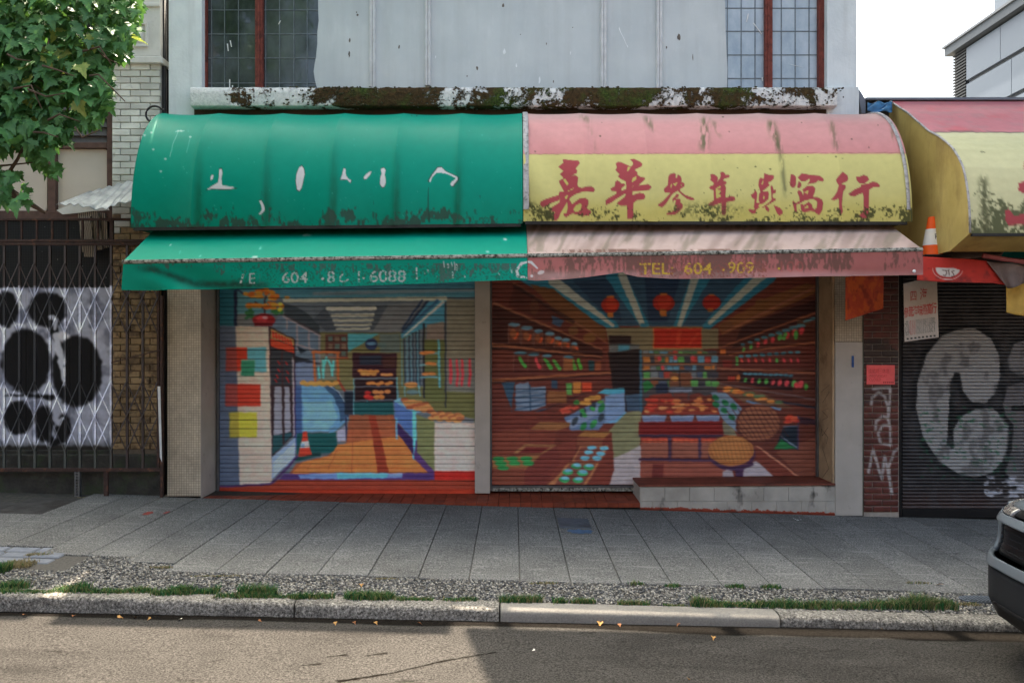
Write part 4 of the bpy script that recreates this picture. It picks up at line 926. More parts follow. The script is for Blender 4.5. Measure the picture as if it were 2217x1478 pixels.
# the tall fridge on the left
p((86,102,128), [(80,310),(215,312),(235,1330),(80,1345)]); p((196,180,166), [(208,314),(425,318),(442,1315),(232,1332)])
p((196,58,38), [(145,450),(282,450),(282,525),(242,525),(242,600),(145,600)]); p((84,164,182), [(282,450),(402,446),(406,605),(328,606),(328,528),(282,525)]); r((46,138,108), 243,530, 328,630); r((198,56,38), 142,682, 368,825); r((208,192,60), 168,866, 343,1024)
p((70,80,110), [(140,440),(213,440),(222,830),(140,830)], .35); p((110,110,60), [(165,860),(228,860),(230,1030),(165,1030)], .4)
p((52,34,42), [(418,312),(590,398),(578,1010),(442,1148)]); p((170,134,80), [(432,328),(582,400),(582,440),(432,390)]); p((214,66,38), [(432,392),(582,446),(582,486),(432,442)])
for k in range(7): l((214,56,40), [(445+k*19, 350+k*9), (452+k*19, 382+k*9)], 12)
p((48,54,64), [(432,450),(575,495),(575,690),(432,690)]); l((70,40,48), [(505,480),(507,690)], 10)
for (x, y) in ((480,540),(478,590),(470,628),(530,545),(535,600),(530,640),(462,655),(540,655)): l((190,40,40), [(x,y),(x+10,y+16)], 9)
p((140,144,160), [(458,700),(502,700),(510,1000),(450,1008)]); p((146,150,166), [(520,700),(552,700),(562,985),(520,1000)]); p((30,80,88), [(446,1010),(510,1004),(512,1075),(446,1132)]); p((34,78,90), [(520,1000),(565,990),(568,1010),(520,1060)]); l((56,36,40), [(508,690),(512,1060)], 10)
l((164,160,170), [(574,520),(580,1010)], 10)
p((136,162,196), [(442,1150),(592,1022),(592,1155),(440,1290)])
for k in range(5): l((184,196,214), [(450, 1190+k*20), (585, 1066+k*18)], 7)
l((70,44,96), [(85,1342),(430,1326),(520,1240),(600,1150)], 15)
# vase of orange flowers
for (a, b_) in (((300,205),(310,245)),((280,230),(330,262)),((460,205),(500,225)),((470,230),(445,215))): l((46,110,62), [a, b_], 26)
l((40,104,66), [(275,262),(320,225)], 18); l((66,30,34), [(395,230),(392,150),(420,85)], 9); l((66,30,34), [(390,200),(330,160)], 8)
for k in range(54):
    q = random.Random(k); gx = q.choice([(318,112,62,22),(455,120,46,30),(310,184,42,14),(440,176,46,18),(385,95,40,12)]); e(q.choice([(214,122,36),(226,142,44),(196,98,30),(222,132,40)]), q.gauss(gx[0],gx[2]*.5), q.gauss(gx[1],gx[3]*.6), q.uniform(14,24), q.uniform(9,14))
e((206,196,60), 490,206, 16,14); e((204,190,70), 492,172, 14,10)
e((150,28,36), 388,272, 74,38); r((120,24,34), 330,290, 445,312); e((190,60,66), 378,262, 38,17); e((206,140,150), 396,258, 18,9)
# base
p((150,56,36), [(80,1345),(430,1330),(480,1298),(1744,1296),(1744,1360),(80,1380)]); r((158,56,36), 80,1352, 1744,1560)
mc.a *= (1 + (fbm(*np.meshgrid(np.arange(mc.w)/14, np.arange(mc.h)/9), 4, 8)[..., None]-.5)*.16)

# ------------------------------------------------------------------ mural on the right shutter: a dried goods shop
sc_ = Canvas(1056, 540, 1776, 1070, (112, 52, 42), wob=1.0, seed=31); sc_.view(1030, 580, 2.842)
r, l, p, e = sc_.rect, sc_.line, sc_.poly, sc_.ell
# ceiling with light strips
p((50,84,112), [(240,-120),(2000,-120),(1640,200),(1400,360),(760,355),(240,60)])
p((40,66,96), [(600,80),(840,70),(900,330),(760,250)]); p((36,60,92), [(1040,60),(1260,60),(1180,330),(1060,330)])
for (a, b_, w0, w1, c_) in (((330,40),(850,360),120,60,(44,128,160)), ((860,40),(1040,356),120,50,(44,128,160)), ((1390,40),(1240,356),120,46,(44,128,160)), ((1780,30),(1420,360),150,50,(42,124,156)),
                            ((480,80),(842,352),66,22,(172,180,172)), ((900,40),(1026,352),52,34,(172,180,170)), ((1350,60),(1252,352),50,26,(168,178,170)), ((1800,10),(1440,336),58,26,(168,178,168))):
    l(c_, [a, b_], [w0, w1])
l((40,120,152), [(1030,360),(1072,470)], [40, 20]); l((40,120,152), [(880,375),(910,405)], [26, 16])
for (x, y, rx, ry) in ((828,228,56,50),(1156,216,66,54)): e((176,44,32), x, y, rx, ry); e((196,58,36), x+6, y-6, rx*.6, ry*.8); r((190,112,46), x-16, y+ry-6, x+18, y+ry+26); r((196,110,48), x-22, y-ry-8, x+22, y-ry+6)
# left wall shelves
p((104,48,40), [(85,90),(240,95),(800,440),(800,640),(860,720),(700,900),(90,1010)]); p((66,30,28), [(110,215),(330,300),(780,510),(780,550),(90,470)]); p((118,74,44), [(330,100),(480,130),(800,380),(800,450),(560,330)]); p((84,40,34), [(240,100),(420,210),(560,320),(420,330),(200,230)])
for a, b_, w0, w1, c_ in (((235,95),(800,455),14,9,(142,88,66)), ((110,215),(775,502),16,10,(146,92,68)), ((90,470),(775,548),20,9,(148,90,64)), ((90,692),(860,640),20,13,(152,88,58)), ((120,992),(720,750),12,6,(60,30,34))): l(c_, [a, b_], [w0, w1])
l((50,24,24), [(90,490),(775,558)], [16, 6]); l((54,26,24), [(90,708),(860,652)], [12, 6]); l((48,24,26), [(240,110),(600,330)], 22, .7)
p((60,84,116), [(468,290),(545,320),(520,365),(470,345)]); e((120,80,50), 600,385, 30,30); e((110,70,46), 360,240, 26,50, 0, .5); e((130,86,48), 700,430, 40,30)
for (x, y, w_, h_) in ((236,345,72,115),(316,365,72,105),(386,385,54,92),(456,400,56,80),(506,428,46,62),(554,440,50,58),(608,464,40,44)):
    r((104,56,46), x-w_/2, y, x+w_/2, y+h_); l((150,120,110), [(x-w_/2,y+6),(x-w_/2,y+h_)], 5, .6); l((150,120,110), [(x+w_/2,y+6),(x+w_/2,y+h_)], 5, .6); e((96,140,168), x, y+4, w_/2, 13); e((214,90,50), x+12, y+h_*.62, 13, h_*.22, .5); e((150,86,56), x-6, y+h_*.5, w_*.28, h_*.25)
for (x, y, w_, h_) in ((276,520,84,125),(356,528,70,115),(440,535,60,105),(570,545,60,80)):
    r((96,44,40), x-w_/2, y, x+w_/2, y+h_); e((76,126,150), x, y+4, w_/2, 10); l((140,110,104), [(x-w_/2,y+6),(x-w_/2,y+h_-10)], 4, .6)
for (x, y, c_, a_) in ((288,580,(70,170,70),.5),(382,585,(216,70,80),.2),(445,588,(70,170,70),.6),(500,595,(80,170,70),.6),(604,590,(80,160,60),0),(640,590,(80,180,60),0)): l(c_, [(x-8-20*a_,y-26),(x+6+18*a_,y+26)], [18,24,10][:2])
r((150,90,54), 540,555, 600,630); r((34,70,80), 694,570, 730,630); r((150,80,50), 735,575, 770,630); r((150,84,56), 835,580, 870,640); r((170,110,56), 842,670, 876,730)
# blue boxes
p((48,84,112), [(160,705),(240,700),(215,910),(235,905)]); p((112,132,158), [(245,715),(328,700),(335,890),(245,905)]); p((112,132,158), [(335,735),(430,725),(430,845),(335,880)])
for k in range(5): l((48,78,108), [(240,760+k*38),(430,745+k*30)], 8)
l((48,78,108), [(332,720),(336,890)], 9); r((44,70,96), 465,690, 502,740); r((90,160,80), 556,706, 592,780); r((206,70,40), 655,705, 715,760); r((180,110,50), 600,700, 645,770)
for i in range(3):
    for j in range(2): e((206,132,56), 606+i*18, 716+j*34, 9, 14)
r((140,86,50), 440,755, 560,830)
# doorway and back wall
p((124,116,90), [(800,370),(1100,360),(1400,360),(1400,520),(1020,520),(990,470),(820,480)]); r((44,30,34), 820,415, 955,470); r((100,108,112), 820,470, 1005,520); r((70,140,170), 875,472, 945,518); p((34,24,28), [(815,520),(1012,500),(1015,880),(860,880)]); p((60,84,110), [(920,780),(1012,770),(1016,880),(930,882)]); l((60,110,140), [(1014,510),(1020,870)], 12)
# light-blue counter at left
p((72,168,198), [(745,770),(795,740),(915,740),(915,768),(880,785)]); p((116,146,186), [(795,785),(915,765),(920,890),(870,955),(790,960)]); p((96,160,200), [(780,955),(880,950),(930,890),(925,880),(860,935)])
p((96,122,160), [(500,940),(790,800),(800,940),(760,995),(585,1000)]); p((124,144,176), [(560,940),(760,840),(750,900),(590,990)])
for (x, y) in ((660,890),(720,850),(775,860),(610,940),(665,975),(725,960),(770,920)): e(((40,130,70) if x % 2 else (52,66,78)), x, y, 16, 30, .5)
for (x, y) in ((655,880),(720,865),(730,950),(668,905)): e((58,160,80), x, y, 16, 14, .5)
for (x, y) in ((540,870),(570,858),(610,858),(530,890),(560,884)): e((206,80,60), x, y, 26, 11, -.2)
for (x, y) in ((660,830),(690,810),(720,800),(750,795),(690,832)): e((206,146,66), x, y, 24, 13)
e((60,130,60), 620,825, 18,14); e((80,150,60), 770,822, 20,10)
# floor and boxes front left
p((128,128,92), [(930,885),(1020,880),(1010,1100),(850,1250),(820,1000)]); p((170,160,160), [(850,1170),(1016,1090),(1020,1330),(820,1335)])
p((130,62,46), [(95,1000),(330,990),(330,1130),(230,1140),(100,1170)]); p((112,48,38), [(90,880),(520,880),(560,950),(330,990),(95,1010)]); p((150,96,56), [(335,990),(395,945),(580,950),(575,975),(500,1000)]); p((126,58,44), [(335,995),(500,1000),(480,1085),(335,1080)]); p((112,50,40), [(500,1000),(578,975),(578,1060),(480,1090)])
p((156,104,66), [(230,1140),(300,1080),(500,1085),(420,1148)]); p((110,36,34), [(260,1138),(310,1098),(460,1100),(400,1140)]); p((160,106,62), [(100,1160),(395,1150),(330,1225),(300,1245),(100,1230)]); r((132,66,48), 100,1232, 300,1345); p((120,52,44), [(300,1245),(400,1150),(500,1090),(520,1200),(420,1340),(300,1340)])
for k in range(7): e((46,150,76), 140+(k%3)*85+(k//3)*14, 1172+(k//3)*28, 36, 15)
p((166,110,56), [(625,1035),(670,1005),(835,1008),(790,1045)]); p((136,74,52), [(625,1040),(790,1045),(795,1090),(620,1095)]); p((122,54,42), [(790,1045),(838,1008),(852,1240),(820,1335),(700,1335)]); p((176,112,70), [(590,1190),(640,1095),(820,1090),(770,1180)]); p((134,70,56), [(605,1185),(648,1100),(800,1098),(755,1178)])
p((176,112,70), [(440,1335),(560,1200),(760,1195),(680,1335)]); p((126,66,54), [(480,1335),(580,1205),(740,1202),(660,1335)]); p((128,58,46), [(500,1090),(620,1050),(610,1150),(480,1300),(420,1335),(520,1200)])
for (x, y) in ((715,1104),(790,1108),(695,1134),(768,1142),(670,1168),(745,1170)): e((104,182,206), x, y, 29, 14)
for (x, y) in ((620,1214),(695,1218),(565,1250),(655,1256),(545,1296),(630,1298)): e((58,166,96), x, y+4, 33, 19); e((112,182,206), x+4, y-4, 26, 11)
r((104,40,36), 95,1180, 100,1345)
# ---- right half
sc_.view(1380, 580, 2.7378)
e((170,42,32), 155,206, 64,48); e((170,42,34), 440,206, 54,46); e((190,54,36), 160,200, 40,40); r((190,112,46), 134,244, 172,276); r((188,108,46), 416,238, 450,258); r((196,110,48), 134,150, 174,162); r((190,106,46), 422,156, 456,164)
p((90,46,38), [(460,420),(1070,90),(1070,830),(480,690)]); p((126,78,44), [(480,340),(760,180),(1000,90),(1060,100),(1050,150),(540,380),(500,400)]); p((60,30,30), [(620,350),(1070,180),(1070,280),(560,480)]); e((112,70,44), 530,350, 40,36); e((120,76,40), 740,220, 46,40)
for a, b_, w0, w1, c_ in (((510,385),(1060,110),10,16,(150,90,66)), ((470,478),(1060,265),8,14,(150,88,64)), ((545,512),(1060,438),8,12,(150,88,64)), ((465,594),(1065,622),10,14,(154,92,68)), ((470,680),(1065,782),8,10,(108,84,84)), ((740,770),(1070,832),10,14,(40,44,60))): l(c_, [a, b_], [w0, w1])
p((96,44,38), [(550,520),(1060,450),(1060,600),(550,590)]); p((52,26,30), [(600,610),(920,635),(920,730),(600,680)])
for k in range(9):
    x = 625+k*43; y = 455-k*14; q = random.Random(k+5); e((66,124,144), x, y, 15+k*1.5, 8+k*.6); e(q.choice([(206,64,74),(206,64,74),(80,170,80)]), x+4, y+28, 8+k, 15+k*1.2, .3)
for k in range(9):
    x = 615+k*42; e((62,124,146), x, 523-k*3, 17, 9); q = random.Random(k+25); e(q.choice([(206,64,74),(196,60,70),(78,176,80),(206,70,60)]), x+2, 548, 8, 16, -.3)
for k in range(10): e((70,132,156), 640+k*30, 626+k*1.2, 16, 8)
for k in range(9):
    q = random.Random(k+45); e(q.choice([(206,70,78),(214,72,82),(80,176,80),(206,70,78)]), 640+k*41, 664+k*3, 9+k*.7, 15+k, .3)
l((80,166,76), [(880,390),(866,420)], 20); e((76,170,76), 938,398, 14,28); e((76,170,70), 1000,704, 11,22); e((206,64,74), 942,694, 16,18); e((96,84,60), 985,320, 40,22, 0, .5); l((86,140,160), [(910,355),(985,340)], 14); l((86,140,160), [(990,318),(1050,296)], 14)
r((120,40,36), 505,545, 560,590); r((190,100,44), 490,480, 525,512); r((74,160,76), 584,525, 598,580); e((200,110,50), 598,650, 11,20)
for k in range(3): r((190,56,40), 538+k*15, 640, 549+k*15, 666)
# red banner, shelves at the back
r((186,44,30), 96,356, 380,474); l((196,116,58), [(96,354),(382,356),(382,476),(96,476),(96,354)], 7); l((206,72,46), [(250,380),(235,450)], 26, .7); l((206,72,46), [(360,385),(310,450)], 14, .6)
p((70,66,70), [(20,490),(470,490),(470,740),(30,850)]); r((120,112,86), 380,360, 480,480)
for y, c_ in ((512,(150,120,90)),(570,(154,96,66)),(600,(96,110,124)),(655,(140,104,80)),(700,(84,90,100))): l(c_, [(30,y),(465,y-4)], 8)
q = random.Random(9)
for y0, y1 in ((488,508),(520,562),(576,604),(612,652),(664,700)):
    x = 34
    while x < 450:
        w_ = q.uniform(22, 52); r(q.choice([(86,140,168),(66,110,70),(170,60,50),(186,116,54),(70,84,110),(110,120,128),(60,60,70),(140,80,52),(86,160,80)]), x, y0+q.uniform(0,8), x+w_-4, y1); x += w_
for (x, y) in ((130,536),(225,532),(328,532),(310,650),(150,592)): e((214,70,76), x, y, 12, 14)
r((120,72,50), 190,620, 318,700); e((206,140,66), 222,656, 26,14); l((60,44,44), [(250,620),(252,700)], 8); p((36,46,70), [(110,690),(180,680),(180,740),(110,740)]); r((110,120,140), 185,710, 325,735); r((110,54,46), 215,740, 300,800)
l((56,104,130), [(18,490),(22,850)], 14); p((40,120,60), [(34,680),(60,660),(100,700),(40,740)])
# red display table with trays
p((136,50,38), [(70,755),(200,740),(230,800),(480,800),(490,870),(30,870)]); p((110,46,38), [(310,750),(370,740),(470,800),(310,810)])
for k in range(46):
    q = random.Random(k+100); x = q.uniform(50, 250) if k < 26 else q.uniform(250, 480); y = q.uniform(770, 862); e(q.choice([(196,60,44),(206,80,54),(214,140,86),(190,54,40)]) if x < 230 else q.choice([(214,146,86),(206,130,66),(196,110,60)]), x, y, q.uniform(14,30), q.uniform(6,10))
for x0 in (24, 190, 344): p((136,150,178), [(x0,872),(x0+150,870),(x0+135,912),(x0+16,914)]); p((112,130,166), [(x0+4,884),(x0+146,882),(x0+135,912),(x0+16,914)])
p((122,28,28), [(8,912),(505,905),(508,985),(8,990)]); r((62,40,62), 10,985, 508,1002)
for (x0, x1) in ((22,180),(205,362),(378,470)): r((146,84,66), x0,1010, x1,1122); r((176,54,42), x0,1006, x1,1030); [e((206,90,60), x0+20+k*32, 1022, 16, 9) for k in range(5) if x0+20+k*32 < x1]
for x in (192, 370): l((70,48,72), [(x,1000),(x,1150)], 18)
l((70,46,72), [(15,1132),(440,1140)], 16); p((146,76,60), [(15,1150),(480,1145),(520,1190),(520,1275),(20,1275)]); p((110,44,40), [(90,1160),(155,1158),(150,1275),(85,1275)])
p((160,150,154), [(505,1200),(560,1190),(580,1262),(505,1270)]); p((166,158,164), [(620,1180),(705,1140),(835,1258),(630,1262)]); p((120,116,92), [(505,905),(560,920),(590,1000),(512,985)])
# counter right, diagonals
p((110,132,156), [(437,735),(520,735),(620,830),(590,970),(505,900)])
for (x, y) in ((465,770),(465,810),(520,800),(515,845),(560,885),(570,820)): e((30,110,66), x, y, 22, 16, .6)
p((110,76,56), [(470,690),(745,740),(960,850),(860,850),(640,800),(520,735)]); l((104,140,180), [(650,790),(960,868)], [10, 18])
for k in range(22): q = random.Random(k+300); t = q.random(); e(q.choice([(206,124,54),(196,104,46),(214,140,66),(90,120,80)]), 520+t*330, 715+t*85+q.uniform(-12,12), 24, 10)
p((102,50,40), [(860,830),(1070,840),(1070,1260),(970,1260),(700,1050)]); p((120,56,44), [(690,1050),(980,1255),(835,1262),(700,1130)]); p((128,72,56), [(820,1090),(1065,1000),(1070,1262),(985,1262)])
l((196,130,100), [(700,1050),(800,1120),(975,1252)], [8, 12, 10]); p((60,36,48), [(960,880),(1070,900),(1070,930),(965,925)])
p((26,40,54), [(858,945),(950,935),(948,1075),(820,1075)]); p((36,120,66), [(850,1015),(945,1070),(810,1075)]); l((120,140,160), [(855,1000),(945,1062)], 9); l((90,100,120), [(865,938),(945,935)], 8); l((70,56,90), [(955,880),(952,1075)], 9)
for k in range(12): q = random.Random(k+500); e(q.choice([(206,70,46),(190,54,40),(214,90,60)]), q.uniform(875,945), q.uniform(870,928), 20, 10)
# baskets
e((96,48,40), 720,930, 138,124, .15); e((150,92,64), 720,918, 124,108)
for k in range(-4, 5):
    l((76,36,34), [(720+k*32-60, 815+abs(k)*8), (720+k*30+55, 1040-abs(k)*10)], 5, .8); l((76,36,34), [(590+abs(k)*6, 925+k*26), (850-abs(k)*6, 915+k*24)], 5, .8)
e((70,40,72), 560,1100, 140,98); e((178,112,58), 556,1082, 136,90); e((190,126,66), 552,1070, 118,72)
for k in range(-5, 6):
    l((140,78,44), [(556+k*24-18, 1000+abs(k)*7), (556+k*24+16, 1160-abs(k)*8)], 4, .8); l((140,80,44), [(425+abs(k)*8, 1082+k*16), (688-abs(k)*8, 1080+k*16)], 4, .8)
l((70,44,72), [(445,1140),(500,1180),(600,1195),(680,1160)], 16); l((70,44,76), [(606,1190),(606,1262)], 46)
sc_.a *= (1 + (fbm(*np.meshgrid(np.arange(sc_.w)/14, np.arange(sc_.h)/9), 4, 18)[..., None]-.5)*.16)
sc_.view(0, 0, 1)

for q_ in (mc, sc_): q_.blur(2); q_.a = q_.a*.90+q_.a.mean(2, keepdims=True)*.10
# ------------------------------------------------------------------ roller shutters carrying the murals
M_SLAT = M_attr('painted_shutter_slat', .55, .06, 30, .08, 300, .35)
M_BACK = M_plain('shutter_backing', L(24, 22, 22), .9, .2, 4, 0)
def shutter(root_name, parent, u0, u1, v0, v1, Y, pitch, canvas, K, mat, ncol, label, rows=None, slot=.0032, depth=.024, bulge=.0012, yoff=None, nm='slat'):
    sh = MB().box(PX(u0, Y), PX(u1, Y), Y+.034, Y+.05, PZ(v1, Y), PZ(v0, Y)).build(root_name, M_BACK, parent)
    if label: sh['label'] = label
    tt = rows or (0, .085, .13, .28, .5, .72, .87, .915, 1.0)
    xs = np.linspace(PX(u0, Y), PX(u1, Y), ncol); v = v1; n = 0; rr = random.Random(int(u0))
    while v - pitch > v0:
        T = np.array(tt); zt, zb = PZ(v-pitch, Y), PZ(v, Y); Z = zt + (zb-zt)*T
        dp = np.where(T <= .001, depth if n % 2 else depth*.45, depth*.45 if n % 2 else depth)
        prof = np.where((T <= .001) | (T >= .999), dp, -bulge*np.sin(np.pi*T))
        prof = np.where((np.abs(T-.085) < .011) | (np.abs(T-.915) < .011), 0.0, prof)
        X, ZZ_ = np.meshgrid(xs, Z); YY_ = Y + prof[:, None] + np.zeros_like(X) + rr.uniform(-.0015, .0015)
        ZZ_ = ZZ_ + rr.uniform(-.001, .001) + (vnoise(X*.8, np.full_like(X, n*.37), 3)-.5)*.004
        U, V = U0 + X*F/(DC+Y), np.clip(v-pitch+pitch*T, v-pitch+.4, v-.4)[:, None] + 0*X
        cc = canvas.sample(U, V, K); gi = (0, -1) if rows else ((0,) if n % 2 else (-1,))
        for g_ in gi: cc[g_] *= .12                                   # joint rows coloured near-black: groove shade put into the colour
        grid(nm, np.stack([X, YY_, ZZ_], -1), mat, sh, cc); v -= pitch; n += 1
    return sh
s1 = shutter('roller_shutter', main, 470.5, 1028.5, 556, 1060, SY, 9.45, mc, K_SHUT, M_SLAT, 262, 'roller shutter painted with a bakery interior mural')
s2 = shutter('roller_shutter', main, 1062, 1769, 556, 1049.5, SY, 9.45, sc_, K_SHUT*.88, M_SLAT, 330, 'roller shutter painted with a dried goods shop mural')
M_REDBAR = M_plain('red_painted_bottom_bar', L(164, 58, 38, 1.7), .5, .15, 8, .1, 60)
MB().pbox(471, 1028, 1060.3, 1073, SY-.012, SY+.03).build('bottom_bar', M_REDBAR, s1, bevel=.003)
MB().pbox(1064, 1381, 1051, 1055, SY-.014, SY+.03).build('bottom_bar', M_STEEL, s2, bevel=.002)
MB().pbox(1064, 1381, 1055.5, 1063, SY-.006, SY+.03).build('bottom_bar', M_BAR, s2, bevel=.002)
# ------------------------------------------------------------------ shared pieces
def posmat(name, fn):
    m = NT(name); m._co = m.n.new('ShaderNodeNewGeometry').outputs['Position']; fn(m); return m.m
_BM = {}
def brick_mesh(w, d, h, mat, bevel=.004):
    k = (round(w, 3), round(d, 3), round(h, 3), mat.name)
    if k in _BM: return _BM[k]
    bm = bmesh.new(); bmesh.ops.create_cube(bm, size=1)
    for v in bm.verts: v.co = Vector((v.co.x*w, v.co.y*d, v.co.z*h))
    bmesh.ops.bevel(bm, geom=[e for e in bm.edges], offset=bevel, segments=1, affect='EDGES')
    me = bpy.data.meshes.new('brick'); bm.to_mesh(me); bm.free(); me.materials.append(mat); _BM[k] = me; return me
def brick_wall(parent, x0, x1, zt, zb, Y, pitch, bw, mat_of, depth=.03, joint=.009):
    z = zt; row = 0; rr = random.Random(int(x0*100))
    while z - pitch > zb:
        x = x0 - (bw/2 if row % 2 else 0) - .02
        while x < x1:
            a, b_ = max(x+joint/2, x0), min(x+bw-joint/2, x1)
            if b_-a > .02:
                me = brick_mesh(round((b_-a)/.005)*.005, depth, pitch-joint, mat_of(row, z))
                inst('brick', me, parent, ((a+b_)/2, Y+depth/2+rr.uniform(-.003, .003), z-pitch/2), (0, rr.uniform(-.006, .006), 0))
            x += bw
        z -= pitch; row += 1
def painted_bar(name, parent, a, b, w, d, canvas, K, mat, off=0.0):
    """flat or square bar from a to b carrying sprayed paint"""
    a, b = Vector(a), Vector(b); n = max(3, int((b-a).length/.022)); t = np.linspace(0, 1, n)
    ax = (b-a).normalized(); s_ = Vector((ax.z, 0, -ax.x)).normalized()*w/2
    ring = [(-1, -d/2), (1, -d/2), (1, d/2), (-1, d/2), (-1, -d/2)]
    A = np.zeros((5, n, 3)); base = np.array(a)[None]+(np.array(b)-np.array(a))[None]*t[:, None]
    for i, (sx, dy) in enumerate(ring): A[i] = base + np.array(s_)[None]*sx + np.array((0, dy+off, 0))[None]
    U, V = UVa(A[..., 0], A[..., 1], A[..., 2]); return grid(name, A, mat, parent, canvas.sample(U, V, K), smooth=False)

# ------------------------------------------------------------------ left neighbour: brick pilaster, boarded window, sprayed wall
lb = empty('brick_building', (-5, 0, 0), 'old brick building with boarded brown window and black and white graffiti', 'building')
def mk_brick(c1, c2, dirt, amt, nm):
    def fn(m):
        c = m.ramp(m.noise(5, 5), [(.3, c1), (.7, c2)]); c = m.mix(1.0, c, m.ramp(m.rnd(), [(0, .80), (1, 1.08)]), 'MULTIPLY')
        c = m.mix(m.ramp(m.noise(11, 8, .72), [(1-amt-.07, 0), (1-amt+.07, .85)]), c, dirt); m.color(c).rough(.8); m.bump(m.noise(70, 4), .5, .006)
    return posmat(nm, fn)
M_BW = mk_brick(L(196, 196, 188), L(226, 225, 216), L(110, 106, 98), .33, 'white_painted_brick')
M_BT = mk_brick(L(132, 108, 76), L(166, 140, 102), L(70, 54, 40), .46, 'tan_brick')
M_MORT = M_plain('grey_mortar', L(108, 100, 88), .95, .25, 20, .3, 100)
LY = .06
M_PLAST0 = M_plain('painted_mortar', L(176, 174, 166), .85, .2, 10, .3, 60, dirt=L(96, 92, 86), dirt_amt=.4)
MB().box(-16, PX(352, .5), .5, 12, -.6, 7.5).build('body_wall', M_MORT, lb)
mort = MB().pbox(243, 347, 470, 985, LY+.022, .5).build('brick_pier', M_MORT, lb); MB().pbox(243, 347, 130, 469.9, LY+.018, .5).build('painted_joint_bed', M_PLAST0, lb)
def lmat(row, z):
    k = (z-PZ(470))/.6 + random.uniform(-.35, .35)
    return M_BW if k > 0 else M_BT
brick_wall(mort, PX(243, LY), PX(347, LY), PZ(138, LY), PZ(985, LY), LY, .0712, .216, lmat)
M_PLAST = M_plain('white_plaster_ornament', L(212, 210, 204), .8, .12, 6, .2, 50, dirt=L(150, 146, 138), dirt_amt=.34)
orn = MB()
orn.pbox(236, 347, -80, 122, LY-.01, .5); orn.pbox(232, 350, 122, 136, LY-.05, .4); orn.pbox(238, 346, 6, 14, LY-.035, LY)
orn.build('plaster_panel', M_PLAST, lb, bevel=.006)
fr = MB()
for (a, b_, c_, d) in ((288, 319, 48, 53), (288, 319, 96, 101), (288, 293, 53, 96), (314, 319, 53, 96)): fr.pbox(a, b_, c_, d, LY-.035, LY-.0102)
fr.add([P(296, 56, LY-.012), P(311, 56, LY-.012), P(311, 93, LY-.012), P(296, 93, LY-.012), P(303.5, 74, LY-.04)], [(0, 1, 4), (1, 2, 4), (2, 3, 4), (3, 0, 4)])
fr.build('square_ornament', M_PLAST, lb, bevel=.003)
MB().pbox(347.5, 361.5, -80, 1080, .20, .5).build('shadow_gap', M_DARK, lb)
M_PIPE = M_plain('black_downpipe', L(40, 40, 42), .5, .3, 10, .1, 40)
MB().tube([P(356, -80, .13), P(356, 470, .13), P(356, 1070, .13)], .022, 10).build('downpipe', M_PIPE, lb, smooth=True)
# window joinery
M_BROWN = M_plain('brown_window_paint', L(92, 70, 62), .65, .3, 14, .2, 80, dirt=L(64, 52, 48), dirt_amt=.4)
M_BEIGE = M_plain('beige_board', L(196, 186, 174), .8, .08, 2.5, .1, 30, dirt=L(150, 140, 128), dirt_amt=.24, dscale=6)
WLY = .17
MB().pbox(-300, 243, -80, 480, WLY+.06, .5).build('window_recess', M_DARK, lb)
for (a, b_, c_, d) in ((103, 120, 300, 462), (231, 243.5, 140, 480), (103, 117, -80, 300), (-300, 231, 308, 321), (-300, 243, 456, 473), (-300, 243, 172, 180), (-120, -105, -80, 462)):
    MB().pbox(a, b_, c_, d, WLY-.05 + random.uniform(0, .006), WLY+.05).build('window_frame', M_BROWN, lb, bevel=.005)
def rr_board(u0, u1, v0, v1, rad=8):
    q = []
    for cx, cy, a0 in ((u1-rad, v0+rad, -90), (u1-rad, v1-rad, 0), (u0+rad, v1-rad, 90), (u0+rad, v0+rad, 180)):
        for k in range(5):
            t = R(a0+k*22.5); q.append(P(cx+rad*math.cos(t), cy+rad*math.sin(t), WLY+.005))
    MB().prism(q, (0, .02, 0)).build('window_board', M_BEIGE, lb, bevel=.002)
rr_board(122, 233, 323, 455); rr_board(-104, 102, 322, 458); rr_board(-298, -122, 322, 458)
M_LOUV = M_plain('dark_louvre_slat', L(84, 80, 80), .5, .2, 10, .1, 60, dirt=L(60, 56, 54), dirt_amt=.35)
v = 182
while v < 304:
    for (a, b_) in ((120, 231), (-104, 103)):
        MB().add([P(a, v, WLY+.02), P(b_, v, WLY+.02), P(b_, v+19, WLY-.02), P(a, v+19, WLY-.02), P(a, v+1, WLY+.03), P(b_, v+1, WLY+.03), P(b_, v+20, WLY-.012), P(a, v+20, WLY-.012)],
                 [(0, 1, 2, 3), (7, 6, 5, 4), (0, 4, 5, 1), (1, 5, 6, 2), (2, 6, 7, 3), (3, 7, 4, 0)]).build('louvre_slat', M_LOUV, lb)
    v += 18.5
# dark wire mesh behind the gate, then the sprayed wall
m = NT('dark_wire_mesh'); s3 = m.sep(); cb = m.n.new('ShaderNodeCombineXYZ'); m.lk(s3[0], cb.inputs[0]); m.lk(s3[2], cb.inputs[1])
br = m.n.new('ShaderNodeTexBrick'); br.offset = 0; br.inputs['Scale'].default_value = 1; br.inputs['Brick Width'].default_value = .028; br.inputs['Row Height'].default_value = .028; br.inputs['Mortar Size'].default_value = .0016
br.inputs['Color1'].default_value = br.inputs['Color2'].default_value = L(9, 9, 9); br.inputs['Mortar'].default_value = L(40, 40, 40); m.lk(cb.outputs[0], br.inputs[0])
c = m.mix(m.ramp(m.voro(9), [(.03, 1), (.06, 0)]), br.outputs[0], L(130, 128, 124)); m.color(c).rough(.8); M_MESH = m.m
MB().pbox(-300, 243, 473, 622, WLY, .5).build('wire_mesh_panel', M_MESH, lb)
K_LG = 2.0
lg = Canvas(-310, 460, 360, 1030, (42, 33, 30), wob=3.0, seed=41)            # what was sprayed over wall and gate
lg.view(0, 440, 2.173)
